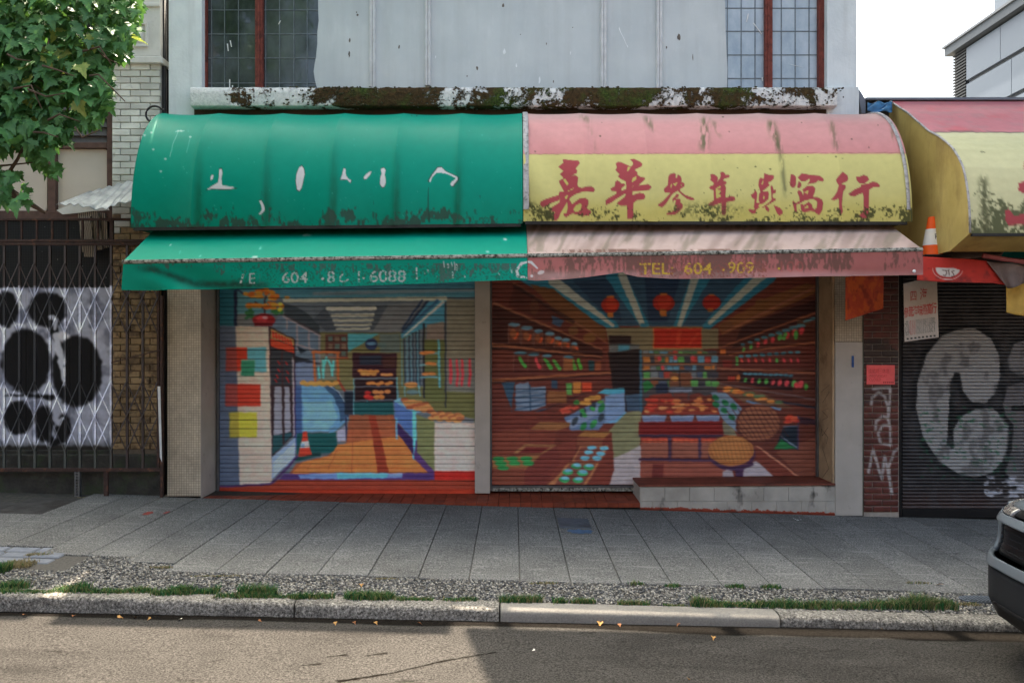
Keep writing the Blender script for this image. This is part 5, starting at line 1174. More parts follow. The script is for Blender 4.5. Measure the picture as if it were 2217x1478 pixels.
LGW, LGB = (176, 178, 192), (26, 25, 26)
lg.poly(LGW, [(-680,395),(524,395),(524,1140),(-680,1140)])
lg.view(0, 0, 1)
lg.grime((110, 112, 126), lambda U, V: (U < 242)*(V > 622)*(V < 966)*sstep(.48, .66, fbm(U/26, V/26, 4, 3))*.9)
lg.grime((150, 152, 166), lambda U, V: (U > 150)*(U < 242)*(V > 622)*(V < 966)*sstep(.4, .6, fbm(U/14, V/9, 4, 5))*.5)
lg.grime((50, 52, 48), lambda U, V: (U < 242)*sstep(945, 985, V+14*(fbm(U/9, V/9, 3, 7)-.5)))
lg.view(0, 440, 2.173)
for (x, y, rx, ry, a) in ((30,498,58,88,0),(225,500,92,84,0),(122,742,116,152,0),(362,790,118,168,0),(86,1010,70,80,0),(208,1035,46,86,0),(296,1050,34,62,.2),(-180,560,110,130,0),(-150,860,100,150,0),(-330,720,90,200,0)):
    lg.ell(LGB, x, y, rx, ry, a, soft=2.2)
lg.line(LGB, [(200,1060),(250,1130),(300,1110),(330,1040)], [40, 34, 34, 20]); lg.line(LGB, [(240,560),(262,640),(300,700)], [50, 30, 60]); lg.line(LGB, [(20,905),(130,900),(240,912)], [6, 14, 30])
lg.line((196,198,208), [(262,620),(290,760),(305,860)], [34, 30, 8]); lg.line((190,192,204), [(236,535),(262,545),(255,590)], [14, 26, 12]); lg.line((196,198,206), [(10,600),(80,572),(120,580)], [8, 12, 8]); lg.ell((206,206,212), 300, 622, 28, 20)
lg.line((176,178,190), [(250,1000),(275,1035),(300,1010)], [10, 24, 12]); lg.line(LGW, [(25,940),(85,915),(165,930)], [6, 12, 6])
lg.blur(4)
M_SPRAY = M_attr('sprayed_wall', .8, .10, 14, .3, 40, .2)
xs = np.linspace(PX(-300, WLY-.02), PX(242, WLY-.02), 330); zs = np.linspace(PZ(622, WLY-.02), PZ(985, WLY-.02), 170); X, Z = np.meshgrid(xs, zs)
Y = WLY-.02 + .008*(np.abs(((X*4.2) % 1)-.5) < .02) + .004*(fbm(X*3, Z*3, 3, 2)-.5); U, V = UVa(X, Y, Z)
grid('sprayed_wall', np.stack([X, Y, Z], -1), M_SPRAY, lb, lg.sample(U, V, K_LG*.62))
m = NT('mossy_concrete_base'); c = m.ramp(m.noise(7, 7, .65), [(.3, L(34, 34, 30)), (.6, L(60, 58, 53)), (.8, L(88, 86, 80))]); c = m.mix(m.ramp(m.noise(4.5, 7, .68), [(.5, 0), (.62, .8)]), c, L(52, 62, 42)); c = m.mix(m.ramp(m.noise(6.1, 7, .7), [(.66, 0), (.72, .7)]), c, L(104, 58, 44)); m.color(c).rough(.95); m.bump(m.noise(30, 6), .6, .02); M_BASE = m.m
MB().pbox(-300, 347, 984, 1082, .03, .5).build('concrete_base', M_BASE, lb, bevel=.01)
MB().pbox(-300, 242, 975, 985, LY+.03, .4).build('concrete_step', M_BASE, lb, bevel=.006)
M_CABLE = M_plain('black_cable', L(46, 46, 46), .6, .2, 10, 0)
MB().tube([P(354, 236, -.02)] + [P(335+19*math.cos(R(a)), 248-18*math.sin(R(a)), -.04) for a in range(30, 261, 15)] + [P(336, 268, -.05)], .011, 8).build('cable_loop', M_CABLE, lb, smooth=True)

# folding gate in front of it
M_GATE = M_attr('rusty_painted_gate_steel', .65, .22, 60, .25, 150, .4)
M_RUST = M_plain('rusty_gate_steel', L(66, 50, 45), .7, .35, 22, .3, 120, dirt=L(120, 78, 58), dirt_amt=.36, dscale=14)
gate = empty('folding_gate', P(120, 1075, -.06), 'brown folding lattice security gate with graffiti painted over its bars', 'gate')
GY = -.07
bars = [9.5-33.15*k for k in range(9, 0, -1)] + [9.5, 42.6, 75.8, 108.5, 141.5, 173.5, 206.5, 241, 275.5, 309.5]
for u in bars: painted_bar('bar', gate, P(u, 531, GY), P(u, 1014, GY), .024, .02, lg, K_LG, M_GATE)
for k in range(16):
    u = 14 + 33*k - 33*9
    if u < 240: MB().bar(P(u, 476, GY), P(u, 518, GY), .018, .018).build('short_bar', M_RUST, gate)
MB().bar(P(343, 531, GY), P(343, 1014, GY), .026, .026).build('bar', M_RUST, gate)
allb = bars + [343]
for i in range(len(allb)-1):
    for (va, vb) in ((571, 646), (646, 721), (826, 901), (901, 976)):
        painted_bar('lattice_strip', gate, P(allb[i], va, GY), P(allb[i+1], vb, GY), .0125, .004, lg, K_LG, M_GATE, -.015)
        painted_bar('lattice_strip', gate, P(allb[i+1], va, GY), P(allb[i], vb, GY), .0125, .004, lg, K_LG, M_GATE, -.021)
for (v0, v1) in ((472, 477), (518, 524), (525, 531), (1013, 1021)): MB().pbox(-300, 349, v0, v1, GY-.018, GY+.018).build('rail', M_RUST, gate, bevel=.003)
MB().pbox(237, 245, 477, 518, GY-.014, GY+.014).build('post', M_RUST, gate, bevel=.003)
MB().pbox(346, 352, 640, 1076, GY-.02, GY+.02).build('post', M_RUST, gate, bevel=.003)
MB().pbox(224, 233, 1021, 1078, GY-.016, GY+.016).build('post', M_RUST, gate, bevel=.003)
MB().pbox(-100, -92, 1021, 1072, GY-.016, GY+.016).build('post', M_RUST, gate, bevel=.003)
ps = MB()
for k in range(9): ps.pbox(161, 172, 1022+k*6.2, 1022+k*6.2+3.4, GY-.02, GY-.014)
ps.pbox(161, 163.6, 1021, 1078, GY-.0198, GY+.02); ps.pbox(169.2, 172, 1021, 1078, GY-.0198, GY+.02); ps.build('perforated_post', M_STEEL, gate)
MB().add([P(341, 836, GY-.03), P(347, 836, GY-.03), P(351, 1000, GY-.03), P(346, 990, GY-.03), P(341, 836, GY-.02), P(347, 836, GY-.02), P(351, 1000, GY-.02), P(346, 990, GY-.02)], [(0, 1, 2, 3), (7, 6, 5, 4), (0, 4, 5, 1), (1, 5, 6, 2), (2, 6, 7, 3), (3, 7, 4, 0)]).build('white_plastic_strip', M_BATTEN, gate)
MB().bar(P(241, 785, GY-.03), P(348, 757, GY-.03), .012, .012).build('loose_rod', M_RUST, gate)

# corrugated sheet and stuffed cardboard above the gate
m = NT('weathered_zinc'); c = m.ramp(m.noise(8, 6), [(.3, L(120, 124, 126)), (.7, L(168, 172, 172))]); c = m.mix(m.ramp(m.noise(14, 7, .7), [(.6, 0), (.7, .7)]), c, L(92, 82, 76)); m.color(c).rough(.55); m.b.inputs['Metallic'].default_value = .35; m.bump(m.noise(30, 3), .15, .01); M_ZINC = m.m
q = np.linspace(0, 1, 60); s_ = np.linspace(0, 1, 22); Q, S = np.meshgrid(q, s_)
bl, brr, fl, frr = [np.array(t) for t in (P(190, 418, -.03), P(352, 372, -.03), P(121, 444, -.50), P(300, 440, -.50))]
A = (bl*(1-Q[..., None])+brr*Q[..., None])*(1-S[..., None]) + (fl*(1-Q[..., None])+frr*Q[..., None])*S[..., None]
A[..., 2] += .012*np.sin(Q*2*np.pi*8) - .03*np.sin(Q*np.pi)*S + .02*np.sin(Q*9)*S; A[..., 1] += .03*np.sin(Q*14)*S*S
cs = grid('corrugated_sheet', A, M_ZINC); mo = cs.modifiers.new('thickness', 'SOLIDIFY'); mo.thickness = .004
tag(cs, 'bent grey corrugated metal sheet jutting beside the green awning', 'metal sheet')
def fn(m):
    wv = m.n.new('ShaderNodeTexWave'); wv.bands_direction = 'X'; wv.inputs['Scale'].default_value = 14; wv.inputs['Distortion'].default_value = 2.5; m.lk(m.co(), wv.inputs[0])
    m.color(m.ramp(wv.outputs[1], [(.2, L(70, 64, 60)), (.6, L(132, 120, 108)), (.9, L(150, 138, 122))])).rough(.9)
M_CARD = posmat('crumpled_cardboard', fn)
cbn = empty('cardboard_bundle', P(205, 545, -.0), 'striped brown cardboard bundle stuffed behind the gate top', 'cardboard')
for i, (pp, dy) in enumerate((([(168, 462), (213, 455), (222, 540), (178, 546)], .03), ([(205, 458), (228, 462), (236, 535), (214, 540)], .06), ([(172, 470), (196, 468), (204, 556), (182, 556)], .0))):
    MB().prism([P(u, v, .04+dy) for u, v in pp], (0, .02, 0)).build('cardboard_flap', M_CARD, cbn, bevel=.003)
M_PAPER = M_plain('torn_white_paper', L(206, 204, 198), .8, .1, 10, .2, 60)
rg = MB().prism([P(u, v, .05) for u, v in [(122, 455), (150, 444), (196, 442), (232, 446), (236, 455), (200, 457), (160, 462), (135, 464)]], (0, .012, 0)).build('torn_paper', M_PAPER)
tag(rg, 'torn white paper strip lying on the brown window rail', 'paper')

# ------------------------------------------------------------------ right neighbour: low shop with grey shutter
rs = empty('low_shop', (6.5, 0, -.2), 'single storey shop with dark red brick pier and grey graffiti shutter', 'building')
MB().box(PX(1869.5), 11.6, .5, 12, -.6, 4.33).build('body_wall', M_SOFFIT, rs)
MB().pbox(1870, 2560, 300, 556, .10, .5).build('shutter_housing', M_DARK, rs)
M_FLASH = M_plain('grey_roof_flashing', L(112, 116, 124), .5, .15, 8, .1, 50, metal=.3)
MB().box(PX(1872), 11.6, -.04, .6, PZ(219), PZ(213)).build('roof_edge', M_FLASH, rs, bevel=.004)
MB().prism([P(1856, 192, -.02), P(1862, 196, -.02), P(1874, 216, -.02), P(1874, 246, -.02), P(1866, 246, -.02)], (0, .1, 0)).build('corner_flashing', M_FLASH, rs)
K_RB = 1.0
rc = Canvas(1860, 590, 2600, 1130, (98, 50, 42), wob=.8, seed=51)
rc.view(0, 0, 1); rc.poly((52, 38, 36), [(1862,735),(1925,735),(1925,748),(1946,760),(1946,790),(1862,792)]); rc.grime((70, 38, 34), lambda U, V: sstep(.5, .7, fbm(U/16, V/16, 4, 2))*.6)
rc.poly((64, 40, 36), [(1866,835),(1950,835),(1950,870),(1866,875)], .7)
rc.view(1780, 460, 2.174); SPW = (176, 172, 170)
for st_ in ([(240,830),(280,824),(320,825),(318,900),(312,962)], [(230,905),(235,870),(265,845),(295,865),(310,920),(313,958)], [(250,1022),(255,982),(285,956),(310,966),(320,1012),(322,1096)], [(318,1000),(285,1000),(262,1040),(275,1085),(322,1092)], [(218,1222),(240,1115),(281,1256),(295,1145),(330,1318)], [(325,1320),(312,1200),(340,1122),(372,1102)]):
    rc.line(SPW, st_, 13, .9, 1.4)
RBW = (.006, .0118)
M_RBRICK = M_attr('glazed_dark_red_brick', .4, .22, 30, .2, 60, .5)
def pillow(name, x0, x1, z0, z1, Y, depth, canvas, K, mat, parent, res=.011):
    nx, nz = max(3, int((x1-x0)/res)), max(3, int((z1-z0)/res))
    xs = np.concatenate([[x0], np.linspace(x0+.003, x1-.003, nx), [x1]]); zs = np.concatenate([[z1], np.linspace(z1-.003, z0+.003, nz), [z0]])
    X, Z = np.meshgrid(xs, zs); Y_ = np.full(X.shape, Y); Y_[0] = Y_[-1] = Y+depth; Y_[:, 0] = Y_[:, -1] = Y+depth
    U, V = UVa(X, np.full(X.shape, Y), Z); return grid(name, np.stack([X, Y_, Z], -1), mat, parent, canvas.sample(U, V, K), smooth=False)
M_WMORT = M_plain('pale_mortar', L(170, 158, 146), .9, .2, 20, .2, 80)
pier = MB().pbox(1870, 1946, 300, 1119, .006, .5).build('brick_pier', M_WMORT, rs)
x0, x1 = PX(1870.5, -.006), PX(1945.5, -.006); z = PZ(598, 0); row = 0; ph = .0672; bw = .2; rr = random.Random(4)
while z-ph > G(4, 0)-.005:
    x = x0 - (.105 if row % 2 else .0)
    while x < x1:
        a, b_ = max(x+.003, x0), min(x+bw-.003, x1)
        if b_-a > .02:
            tn = rr.uniform(.8, 1.15); pillow('brick', a, b_, z-ph+.006, z, -.006, .010, rc, K_RB*tn, M_RBRICK, pier)
        x += bw
    z -= ph; row += 1
M_BLACKTRIM = M_plain('black_trim', L(30, 28, 28), .6, .2, 8, .1, 50)
part('trim', M_BLACKTRIM, rs, (1945.8, 1953, 560, 1119, .02, .4))
part('green_pipe', M_plain('green_stained_edge', L(92, 104, 92), .7, .3, 12, .2, 60, dirt=L(70, 60, 52), dirt_amt=.5), main, (1867.8, 1870.0, 600, 1116, -.004, .1), bevel=0)
# its shutter
K_RS = 1.35
rc.view(1780, 460, 2.174); rc.poly((46, 42, 42), [(374,200),(1900,200),(1900,1420),(374,1420)])
rc.view(0, 0, 1); rc.grime((66, 50, 46), lambda U, V: (U > 1953)*sstep(1040, 1095, V)*.9); rc.view(1780, 460, 2.174)
def silver(pts, seed, col=(138, 136, 134)):
    rc.line((24, 24, 25), pts+[pts[0]], 46, .9, 4); rc.poly(col, pts)
silver([(640,548),(560,580),(490,670),(450,790),(440,920),(475,1060),(550,1172),(640,1228),(720,1246),(800,1222),(860,1150),(885,1050),(868,975),(800,922),(720,925),(650,960),(618,1020),(608,1098),(582,1096),(598,940),(618,752),(645,752),(662,840),(702,890),(762,900),(812,850),(836,770),(830,670),(790,590),(720,546)], 1)
silver([(872,690),(900,620),(980,590),(1100,600),(1160,680),(1150,760),(1040,780),(930,770),(880,740)], 2, (110, 108, 108)); silver([(850,900),(870,820),(960,790),(1090,800),(1180,900),(1190,1080),(1120,1220),(1000,1290),(900,1270),(860,1220),(890,1120),(900,1000),(860,950)], 3, (96, 92, 92))
silver([(1240,640),(1320,600),(1420,640),(1440,800),(1420,1000),(1440,1200),(1360,1260),(1260,1230),(1230,1000)], 4, (120, 118, 118))
rc.line((24,24,25), [(900,920),(1020,922),(1100,915)], 26); rc.line((26,26,26), [(610,1100),(600,1000),(612,800),(630,760)], 20)
rc.view(0, 0, 1)
rc.grime((40, 90, 62), lambda U, V: (U > 1990)*(U < 2200)*(V > 880)*(V < 1040)*sstep(.62, .68, fbm(U/9, V/6, 4, 9))*.7)
rc.grime((70, 68, 68), lambda U, V: (U > 1953)*sstep(.5, .7, fbm(U/22, V/30, 4, 12))*.55)
rc.grime((168, 168, 174), lambda U, V: (U > 2130)*(U < 2260)*(V > 1030)*(V < 1078)*sstep(.50, .62, fbm(U/16, V/8, 3, 14))*.9)
M_SHUT2 = M_attr('grey_sprayed_shutter_steel', .42, .12, 30, .1, 200, .5)
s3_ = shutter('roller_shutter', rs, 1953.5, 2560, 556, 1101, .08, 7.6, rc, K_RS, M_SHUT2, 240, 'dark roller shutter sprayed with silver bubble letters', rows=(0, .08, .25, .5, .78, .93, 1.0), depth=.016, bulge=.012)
MB().pbox(1953.5, 2560, 1101, 1121, .05, .12).build('bottom_bar', M_BLACKTRIM, s3_, bevel=.003)

# big yellow awning of the low shop
ra = empty('box_awning', (4.1, 0, 2.7), 'grimy yellow awning with pink top over the right-hand shop', 'awning')
RP = [(.0, 4.345), (-.40, 4.10), (-.815, 3.80), (-1.0, 3.70), (-1.148, 3.60), (-1.25, 3.52), (-1.34, 3.42), (-1.41, 3.32), (-1.45, 3.22), (-1.485, 3.10), (-1.51, 2.97), (-1.522, 2.84), (-1.525, 2.70)]
RX0, RX1 = 4.07, 9.3
ryc = Canvas(1900, 200, 2800, 560, (226, 220, 170), wob=.7, seed=61)
ryc.poly((224, 140, 146), [(1800,190),(2900,190),(2900,289),(1800,285)], raw=True); ryc.line((70, 60, 56), [(1990,286),(2800,290)], 1.6)
ryc.grime((236, 110, 118), lambda U, V: (V < 286)*sstep(.5, .7, fbm(U/60, V/14, 4, 3))*.5); ryc.grime((196, 150, 150), lambda U, V: (V < 286)*sstep(.5, .62, fbm(U/40, V/3, 4, 5))*.4)
ryc.grime((84, 88, 58), lambda U, V: (V > 300)*sstep(0, .06, fbm(U/5, V/5, 4, 7)*.55+fbm(U/40, V/30, 3, 9)*.8-(1.0-.36*sstep(370, 490, V)))*.85)
ryc.grime((96, 96, 66), lambda U, V: np.exp(-((U-2128-(V-380)*.05)/10)**2)*sstep(370, 400, V)*sstep(.3, .5, fbm(U/4, V/7, 3, 11))*.9)
for p_ in ([(2218,350),(2230,345),(2232,362),(2216,366)], [(2205,396),(2240,388),(2260,410),(2222,422),(2204,412)], [(2176,456),(2184,452),(2196,468),(2230,460),(2262,470),(2250,488),(2206,486),(2184,488),(2176,474)], [(2290,380),(2310,372),(2320,470),(2300,484)], [(2340,400),(2420,392),(2424,412),(2342,420)]): ryc.poly(RED, p_, raw=True)
pr = np.array(RP); ti = np.linspace(0, len(pr)-1, 90); py = np.interp(ti, range(len(pr)), pr[:, 0]); pz_ = np.interp(ti, range(len(pr)), pr[:, 1])
xs = np.linspace(RX0, RX1, 420); X = np.tile(xs, (90, 1)); Y = np.tile(py[:, None], (1, 420)); Z = np.tile(pz_[:, None], (1, 420)) - .012*np.abs(np.sin((X-RX0)*np.pi/.75))*np.sin(np.linspace(0, np.pi, 90))[:, None]
U, V = UVa(X, Y, Z); grid('canopy', np.stack([X, Y, Z], -1), M_VINYL_Y, ra, ryc.sample(U, V, K_AWN))
def fn(m):
    c = m.ramp(m.noise(3, 6), [(.3, L(172, 148, 80)), (.7, L(200, 176, 104))]); st_ = m.noise(2.2, 7, .7, vec=m.mapped((1.6, 1.6, .5)))
    c = m.mix(m.ramp(st_, [(.46, 0), (.74, .65)]), c, L(116, 84, 50)); m.color(c).rough(.6)
M_GRIMY = posmat('rust_stained_yellow_vinyl', fn)
q = [(RX0, a, b) for a, b in RP] + [(RX0, -1.2, 2.58), (RX0, 0, 2.56)]
MB().add(q, [tuple(range(len(q)))]).build('end_panel', M_GRIMY, ra)
MB().tube([(RX0-.002, a-.004, b+.004) for a, b in RP], .010, 8).build('edge_piping', M_BIND, ra, smooth=True)
MB().add([(RX0, -1.525, 2.70), (RX1, -1.525, 2.70), (RX1, -1.15, 2.58), (RX0, -1.15, 2.58)], [(0, 1, 2, 3)]).build('underside', M_GRIMY, ra)
MB().box(RX0+.02, RX1, -1.53, -1.50, 2.675, 2.70).build('frame_bar', M_FRAMEBAR, ra)
M_BLUETARP = M_plain('blue_tarpaulin', L(66, 112, 150), .5, .35, 14, .4, 40)
A = np.zeros((10, 14, 3))
for i in range(10):
    for j in range(14):
        pt = P(1878+j*4.1, 222+i*2.4+3*math.sin(j*.8+i*.5)-(j > 9)*2, -.10-.02*math.sin(i*1.1+j*.7)-.012*i); A[i, j] = pt
bt = grid('blue_tarpaulin', A, M_BLUETARP); mo = bt.modifiers.new('thickness', 'SOLIDIFY'); mo.thickness = .004
tag(bt, 'crumpled scrap of blue tarpaulin between the two awnings', 'tarpaulin')

# torn lower canopy, tarps, cone and paper signs of the low shop
RY = -1.05
lc = Canvas(1985, 540, 2180, 640, (186, 54, 44), wob=.6, seed=71); lc.view(1960, 440, 6.16)
lc.grime((120, 44, 40), lambda U, V: sstep(.45, .65, fbm(U/24, V/14, 4, 4))*.7)
lc.ell((226, 214, 206), 566, 870, 206, 150); lc.ell((170, 44, 40), 566, 868, 200, 144); lc.ell((206, 198, 190), 566, 866, 168, 118)
lc.poly((180, 52, 44), [(200,700),(1100,700),(1100,862),(760,900),(640,862),(400,860),(200,870)]); 
for st_ in ([(490,890),(520,900),(545,895)], [(505,960),(530,970),(548,930),(535,895)], [(575,890),(580,958)], [(560,900),(582,885)], [(650,900),(615,910),(640,940),(650,968),(615,975)]): lc.line((70, 40, 40), st_, 9)
M_CLOTHA = M_attr('faded_printed_cloth', .7, .08, 20, .15, 200, .25)
E0 = [(1985,556),(2040,558),(2100,562),(2136,566),(2150,585),(2168,606),(2176,618)]; 
tt = np.linspace(0, 1, 26); uu = np.linspace(1985, 2178, 120); A = np.zeros((26, 120, 3)); UV_ = np.zeros((26, 120, 2))
top = np.interp(uu, [1985, 2040, 2100, 2136, 2150, 2168, 2178], [555, 558, 561, 565, 583, 604, 614]); bot = np.interp(uu, [1985, 2050, 2150, 2178], [607, 611, 613, 617])
for i, t in enumerate(tt):
    Yr = RY + .03*np.sin(uu/17)*t - .05*t
    A[i, :, 0] = PX(uu, Yr); A[i, :, 1] = Yr; A[i, :, 2] = PZ(top+(bot-top)*t, Yr); UV_[i, :, 0] = uu; UV_[i, :, 1] = top+(bot-top)*t
o = grid('red_canopy_flap', A, M_CLOTHA, None, lc.sample(UV_[..., 0], UV_[..., 1], 1.0)); tag(o, 'torn red canopy flap with half a round white emblem', 'canopy')
mo = o.modifiers.new('thickness', 'SOLIDIFY'); mo.thickness = .004
def sheet(name, pts, Y0, Y1, mat, label, cat, nx=24, ny=12, fold=.02):
    """a four-cornered hanging cloth given by photo corners (tl, tr, br, bl); Y0 at the top, Y1 at the foot"""
    A = np.zeros((ny, nx, 3))
    for i in range(ny):
        for j in range(nx):
            a, b_ = i/(ny-1), j/(nx-1); u = (pts[0][0]*(1-b_)+pts[1][0]*b_)*(1-a)+(pts[3][0]*(1-b_)+pts[2][0]*b_)*a; v = (pts[0][1]*(1-b_)+pts[1][1]*b_)*(1-a)+(pts[3][1]*(1-b_)+pts[2][1]*b_)*a
            A[i, j] = P(u, v + 2*math.sin(b_*5)*a, Y0+(Y1-Y0)*a+fold*math.sin(b_*9+a*2))
    o = grid(name, A, mat); mo = o.modifiers.new('thickness', 'SOLIDIFY'); mo.thickness = .004
    tag(o, label, cat); return o
M_GREYTARP = M_plain('dirty_grey_tarp', L(128, 112, 106), .6, .3, 6, .2, 40, dirt=L(84, 78, 74), dirt_amt=.45)
M_TEAL = M_plain('teal_tarp', L(20, 140, 140), .55, .15, 5, .15, 40)
M_GOLD = M_plain('gold_cloth', L(206, 168, 84), .7, .2, 7, .2, 60)
sheet('grey_tarp', [(2036, 532), (2191, 516), (2168, 556), (2040, 560)], -.75, -1.0, M_GREYTARP, 'grey plastic tarp folded behind the red canopy flap', 'tarp')
sheet('grey_tarp', [(2136, 566), (2240, 575), (2225, 612), (2182, 624)], -1.08, -1.15, M_GREYTARP, 'dirty grey tarp curling below the rolled pole', 'tarp', fold=.03)
sheet('teal_tarp', [(2160, 540), (2420, 520), (2420, 640), (2180, 600)], -.70, -.9, M_TEAL, 'bright teal tarp hanging under the yellow awning', 'tarp')
sheet('gold_cloth', [(2178, 618), (2260, 606), (2262, 690), (2179, 676)], -1.0, -1.0, M_GOLD, 'gold yellow cloth hanging in front of the silver lettering', 'cloth')
M_POLE = M_plain('pink_wrapped_pole', L(150, 84, 84), .6, .25, 14, .2, 60)
pl = MB().tube([P(2128, 553, -1.12), P(2180, 562, -1.12), P(2300, 580, -1.12)], .022, 10).build('rolled_pole', M_POLE, smooth=True); tag(pl, 'thin pink rolled canopy pole in front of teal tarp', 'pole')
# the board it all rests on
M_BOARDW = M_plain('dark_canopy_board', L(60, 50, 44), .8, .3, 8, .2, 40)
cb_ = MB().box(PX(1992, -.9), 7.0, -1.0, .02, PZ(559, -.98)-.02, PZ(559, -.98)).build('canopy_board', M_BOARDW, rs)
# traffic cone on it
cone = empty('traffic_cone', P(2017, 558, -.9), 'orange and white traffic cone standing on the canopy of right shop', 'cone')
c0 = P(2017, 558, -.9); hc = PZ(470, -.9)-c0.z
cm = bpy.data.materials; M_ORANGE = M_plain('cone_orange', L(236, 92, 30), .5, .1, 10, .05, 80, dirt=L(150, 60, 34), dirt_amt=.3); M_CWHITE = M_plain('cone_white_sleeve', L(222, 214, 200), .5, .06, 10, .05, 80, dirt=L(170, 160, 146), dirt_amt=.3)
kr = (DC-.9)/F
def cr(t): return (22.5*(1-t)+7.2*t)*kr
MB().lathe([(cr(0)*1.0, 0), (cr(.30), hc*.30), (cr(.30)*.6, hc*.301)], c0, 36).build('cone_foot', M_ORANGE, cone)
MB().lathe([(cr(.30)*1.01, hc*.298), (cr(.70)*1.01, hc*.70)], c0, 36).build('white_sleeve', M_CWHITE, cone)
MB().lathe([(cr(.70), hc*.70), (cr(.97), hc*.97), (cr(1)*.95, hc), (cr(1)*.7, hc), (cr(1)*.6, hc*.96)], c0, 36).build('cone_tip', M_ORANGE, cone)
MB().box(c0.x-.13, c0.x+.13, c0.y-.13, c0.y+.13, c0.z-.002, c0.z+.02).build('base_plate', M_BLACKTRIM, cone, bevel=.01)
b = MB(); tr = glyphs('RICE', .0)
for tri in tr:
    vs = []
    for a, h_ in tri:
        ang = -math.pi/2 + .10 + (a-.9)*.042/cr(.48) + .35; zz = hc*(.44+h_*.135); rr_ = cr(zz/hc)*1.01+.0015; vs.append((c0.x+rr_*math.cos(ang), c0.y+rr_*math.sin(ang), c0.z+zz))
    b.add(vs, [(0, 1, 2)])
b.build('lettering', M_BLACKTRIM, cone)
# hanging signs and notices
def paper(name, corners, Y0, Y1, canvas, K, mat, label, cat, nx, ny, bend=.01):
    A = np.zeros((ny, nx, 3)); UV_ = np.zeros((ny, nx, 2))
    for i in range(ny):
        for j in range(nx):
            a, b_ = i/(ny-1), j/(nx-1); u = (corners[0][0]*(1-b_)+corners[1][0]*b_)*(1-a)+(corners[3][0]*(1-b_)+corners[2][0]*b_)*a; v = (corners[0][1]*(1-b_)+corners[1][1]*b_)*(1-a)+(corners[3][1]*(1-b_)+corners[2][1]*b_)*a
            A[i, j] = P(u, v, Y0*(1-b_)+Y1*b_+bend*math.sin(b_*3.1)*math.sin(a*2.5)); UV_[i, j] = (u, v)
    o = grid(name, A, mat, None, canvas.sample(UV_[..., 0], UV_[..., 1], K)); mo = o.modifiers.new('thickness', 'SOLIDIFY'); mo.thickness = .003; tag(o, label, cat); return o
pc = Canvas(1945, 590, 2045, 750, (196, 182, 168), seed=81, res=.5); pc.view(1820, 580, 5.279); PR = (176, 60, 54)
for ch, x, y, h in (('四', 790, 370, 118), ('海', 902, 355, 130)): pc.text(PR, ch, x, y, h*.80, wscale=.62, rise=-.1, bold=.005)
for k, ch in enumerate('參茸海味燕窩行'): pc.text((186, 50, 46), ch, 718+k*53, 560-k*9, 96, wscale=.46, bold=.012)
for k in range(14):
    col_ = (170, 50, 46) if 2 <= k <= 4 else (46, 64, 62)
    for j in range(7): q = random.Random(k*31+j); pc.line(col_, [(740+k*25+q.uniform(-7, 7), 612-k*3.4+j*24), (748+k*25+q.uniform(-7, 7), 622-k*3.4+j*24)], q.uniform(5, 9), .9)
for k in range(8): pc.rect((50, 50, 48), 752+k*44, 800-k*5, 776+k*44, 818-k*5)
paper('paper_sign', [(1956, 614), (2028, 596), (2032, 730), (1958, 740)], -.62, -.58, pc, .85, M_CLOTHA, 'white hanging sign with red and black Chinese writing', 'sign', 90, 150)
oc = Canvas(1820, 590, 1920, 705, (176, 70, 42), seed=82, res=1); oc.grime((196, 92, 40), lambda U, V: sstep(.45, .65, fbm(U/8, V/14, 4, 6))*.8); oc.grime((120, 44, 34), lambda U, V: sstep(.55, .7, fbm(U/12, V/20, 4, 8))*.6)
paper('orange_cloth', [(1830, 600), (1913, 588), (1912, 668), (1830, 694)], -.45, -.25, oc, 1.15, M_CLOTHA, 'faded orange red cloth hanging at the tiled pillar', 'cloth', 50, 50, .03)
nc_ = Canvas(1868, 780, 1945, 840, (226, 78, 76), seed=83, res=.5); nc_.view(1820, 580, 5.279); NI = (120, 44, 44)
for k, ch in enumerate('逢星期三休息'): nc_.text(NI, ch, 312+k*40, 1198, 42, wscale=.8)
nc_.text(NI, 'WEDNESDAY', 322, 1248, 32, wscale=.78, bold=.006); nc_.text(NI, 'CLOSED', 325, 1290, 34, wscale=.78, bold=.006)
for k in range(6): nc_.rect(NI, 484+k*21, 1298, 499+k*21, 1314)
o = paper('paper_notice', [(1876, 790), (1937, 790), (1937, 832), (1876, 832)], -.012, -.012, nc_, 1.9, M_CLOTHA, 'small red paper notice taped to the dark brick pier', 'notice', 120, 84, .0)
stk = MB().pbox(1844, 1849, 770, 795, -.004, -.001).build('door_sticker', M_plain('blue_sticker', L(60, 92, 150), .4, .3, 60, 0)); tag(stk, 'small blue sticker on the painted tile pillar', 'sticker')
# felt-pen scrawl on the brown return
M_INK = M_plain('black_ink', L(34, 30, 28), .7, .1, 5, 0)
b = MB()
for s_ in ([(690, 1158), (740, 1110), (730, 1158), (800, 1120)], [(830, 1150), (850, 1115), (880, 1150), (905, 1118)], [(940, 1150), (1000, 1118), (960, 1112), (1000, 1150), (1040, 1140)], [(1080, 1120), (1180, 1155), (1250, 1118)]):
    pts_ = []
    for (yv, xv) in s_:
        v = 580+yv/2.7378; t = (xv-1105)/60.0; pts_.append(((PX(1808)-.0235), .36-t*.30, PZ(v, .2)))
    b.tube(pts_, .0022, 4)
b.build('scrawl', M_INK, main)

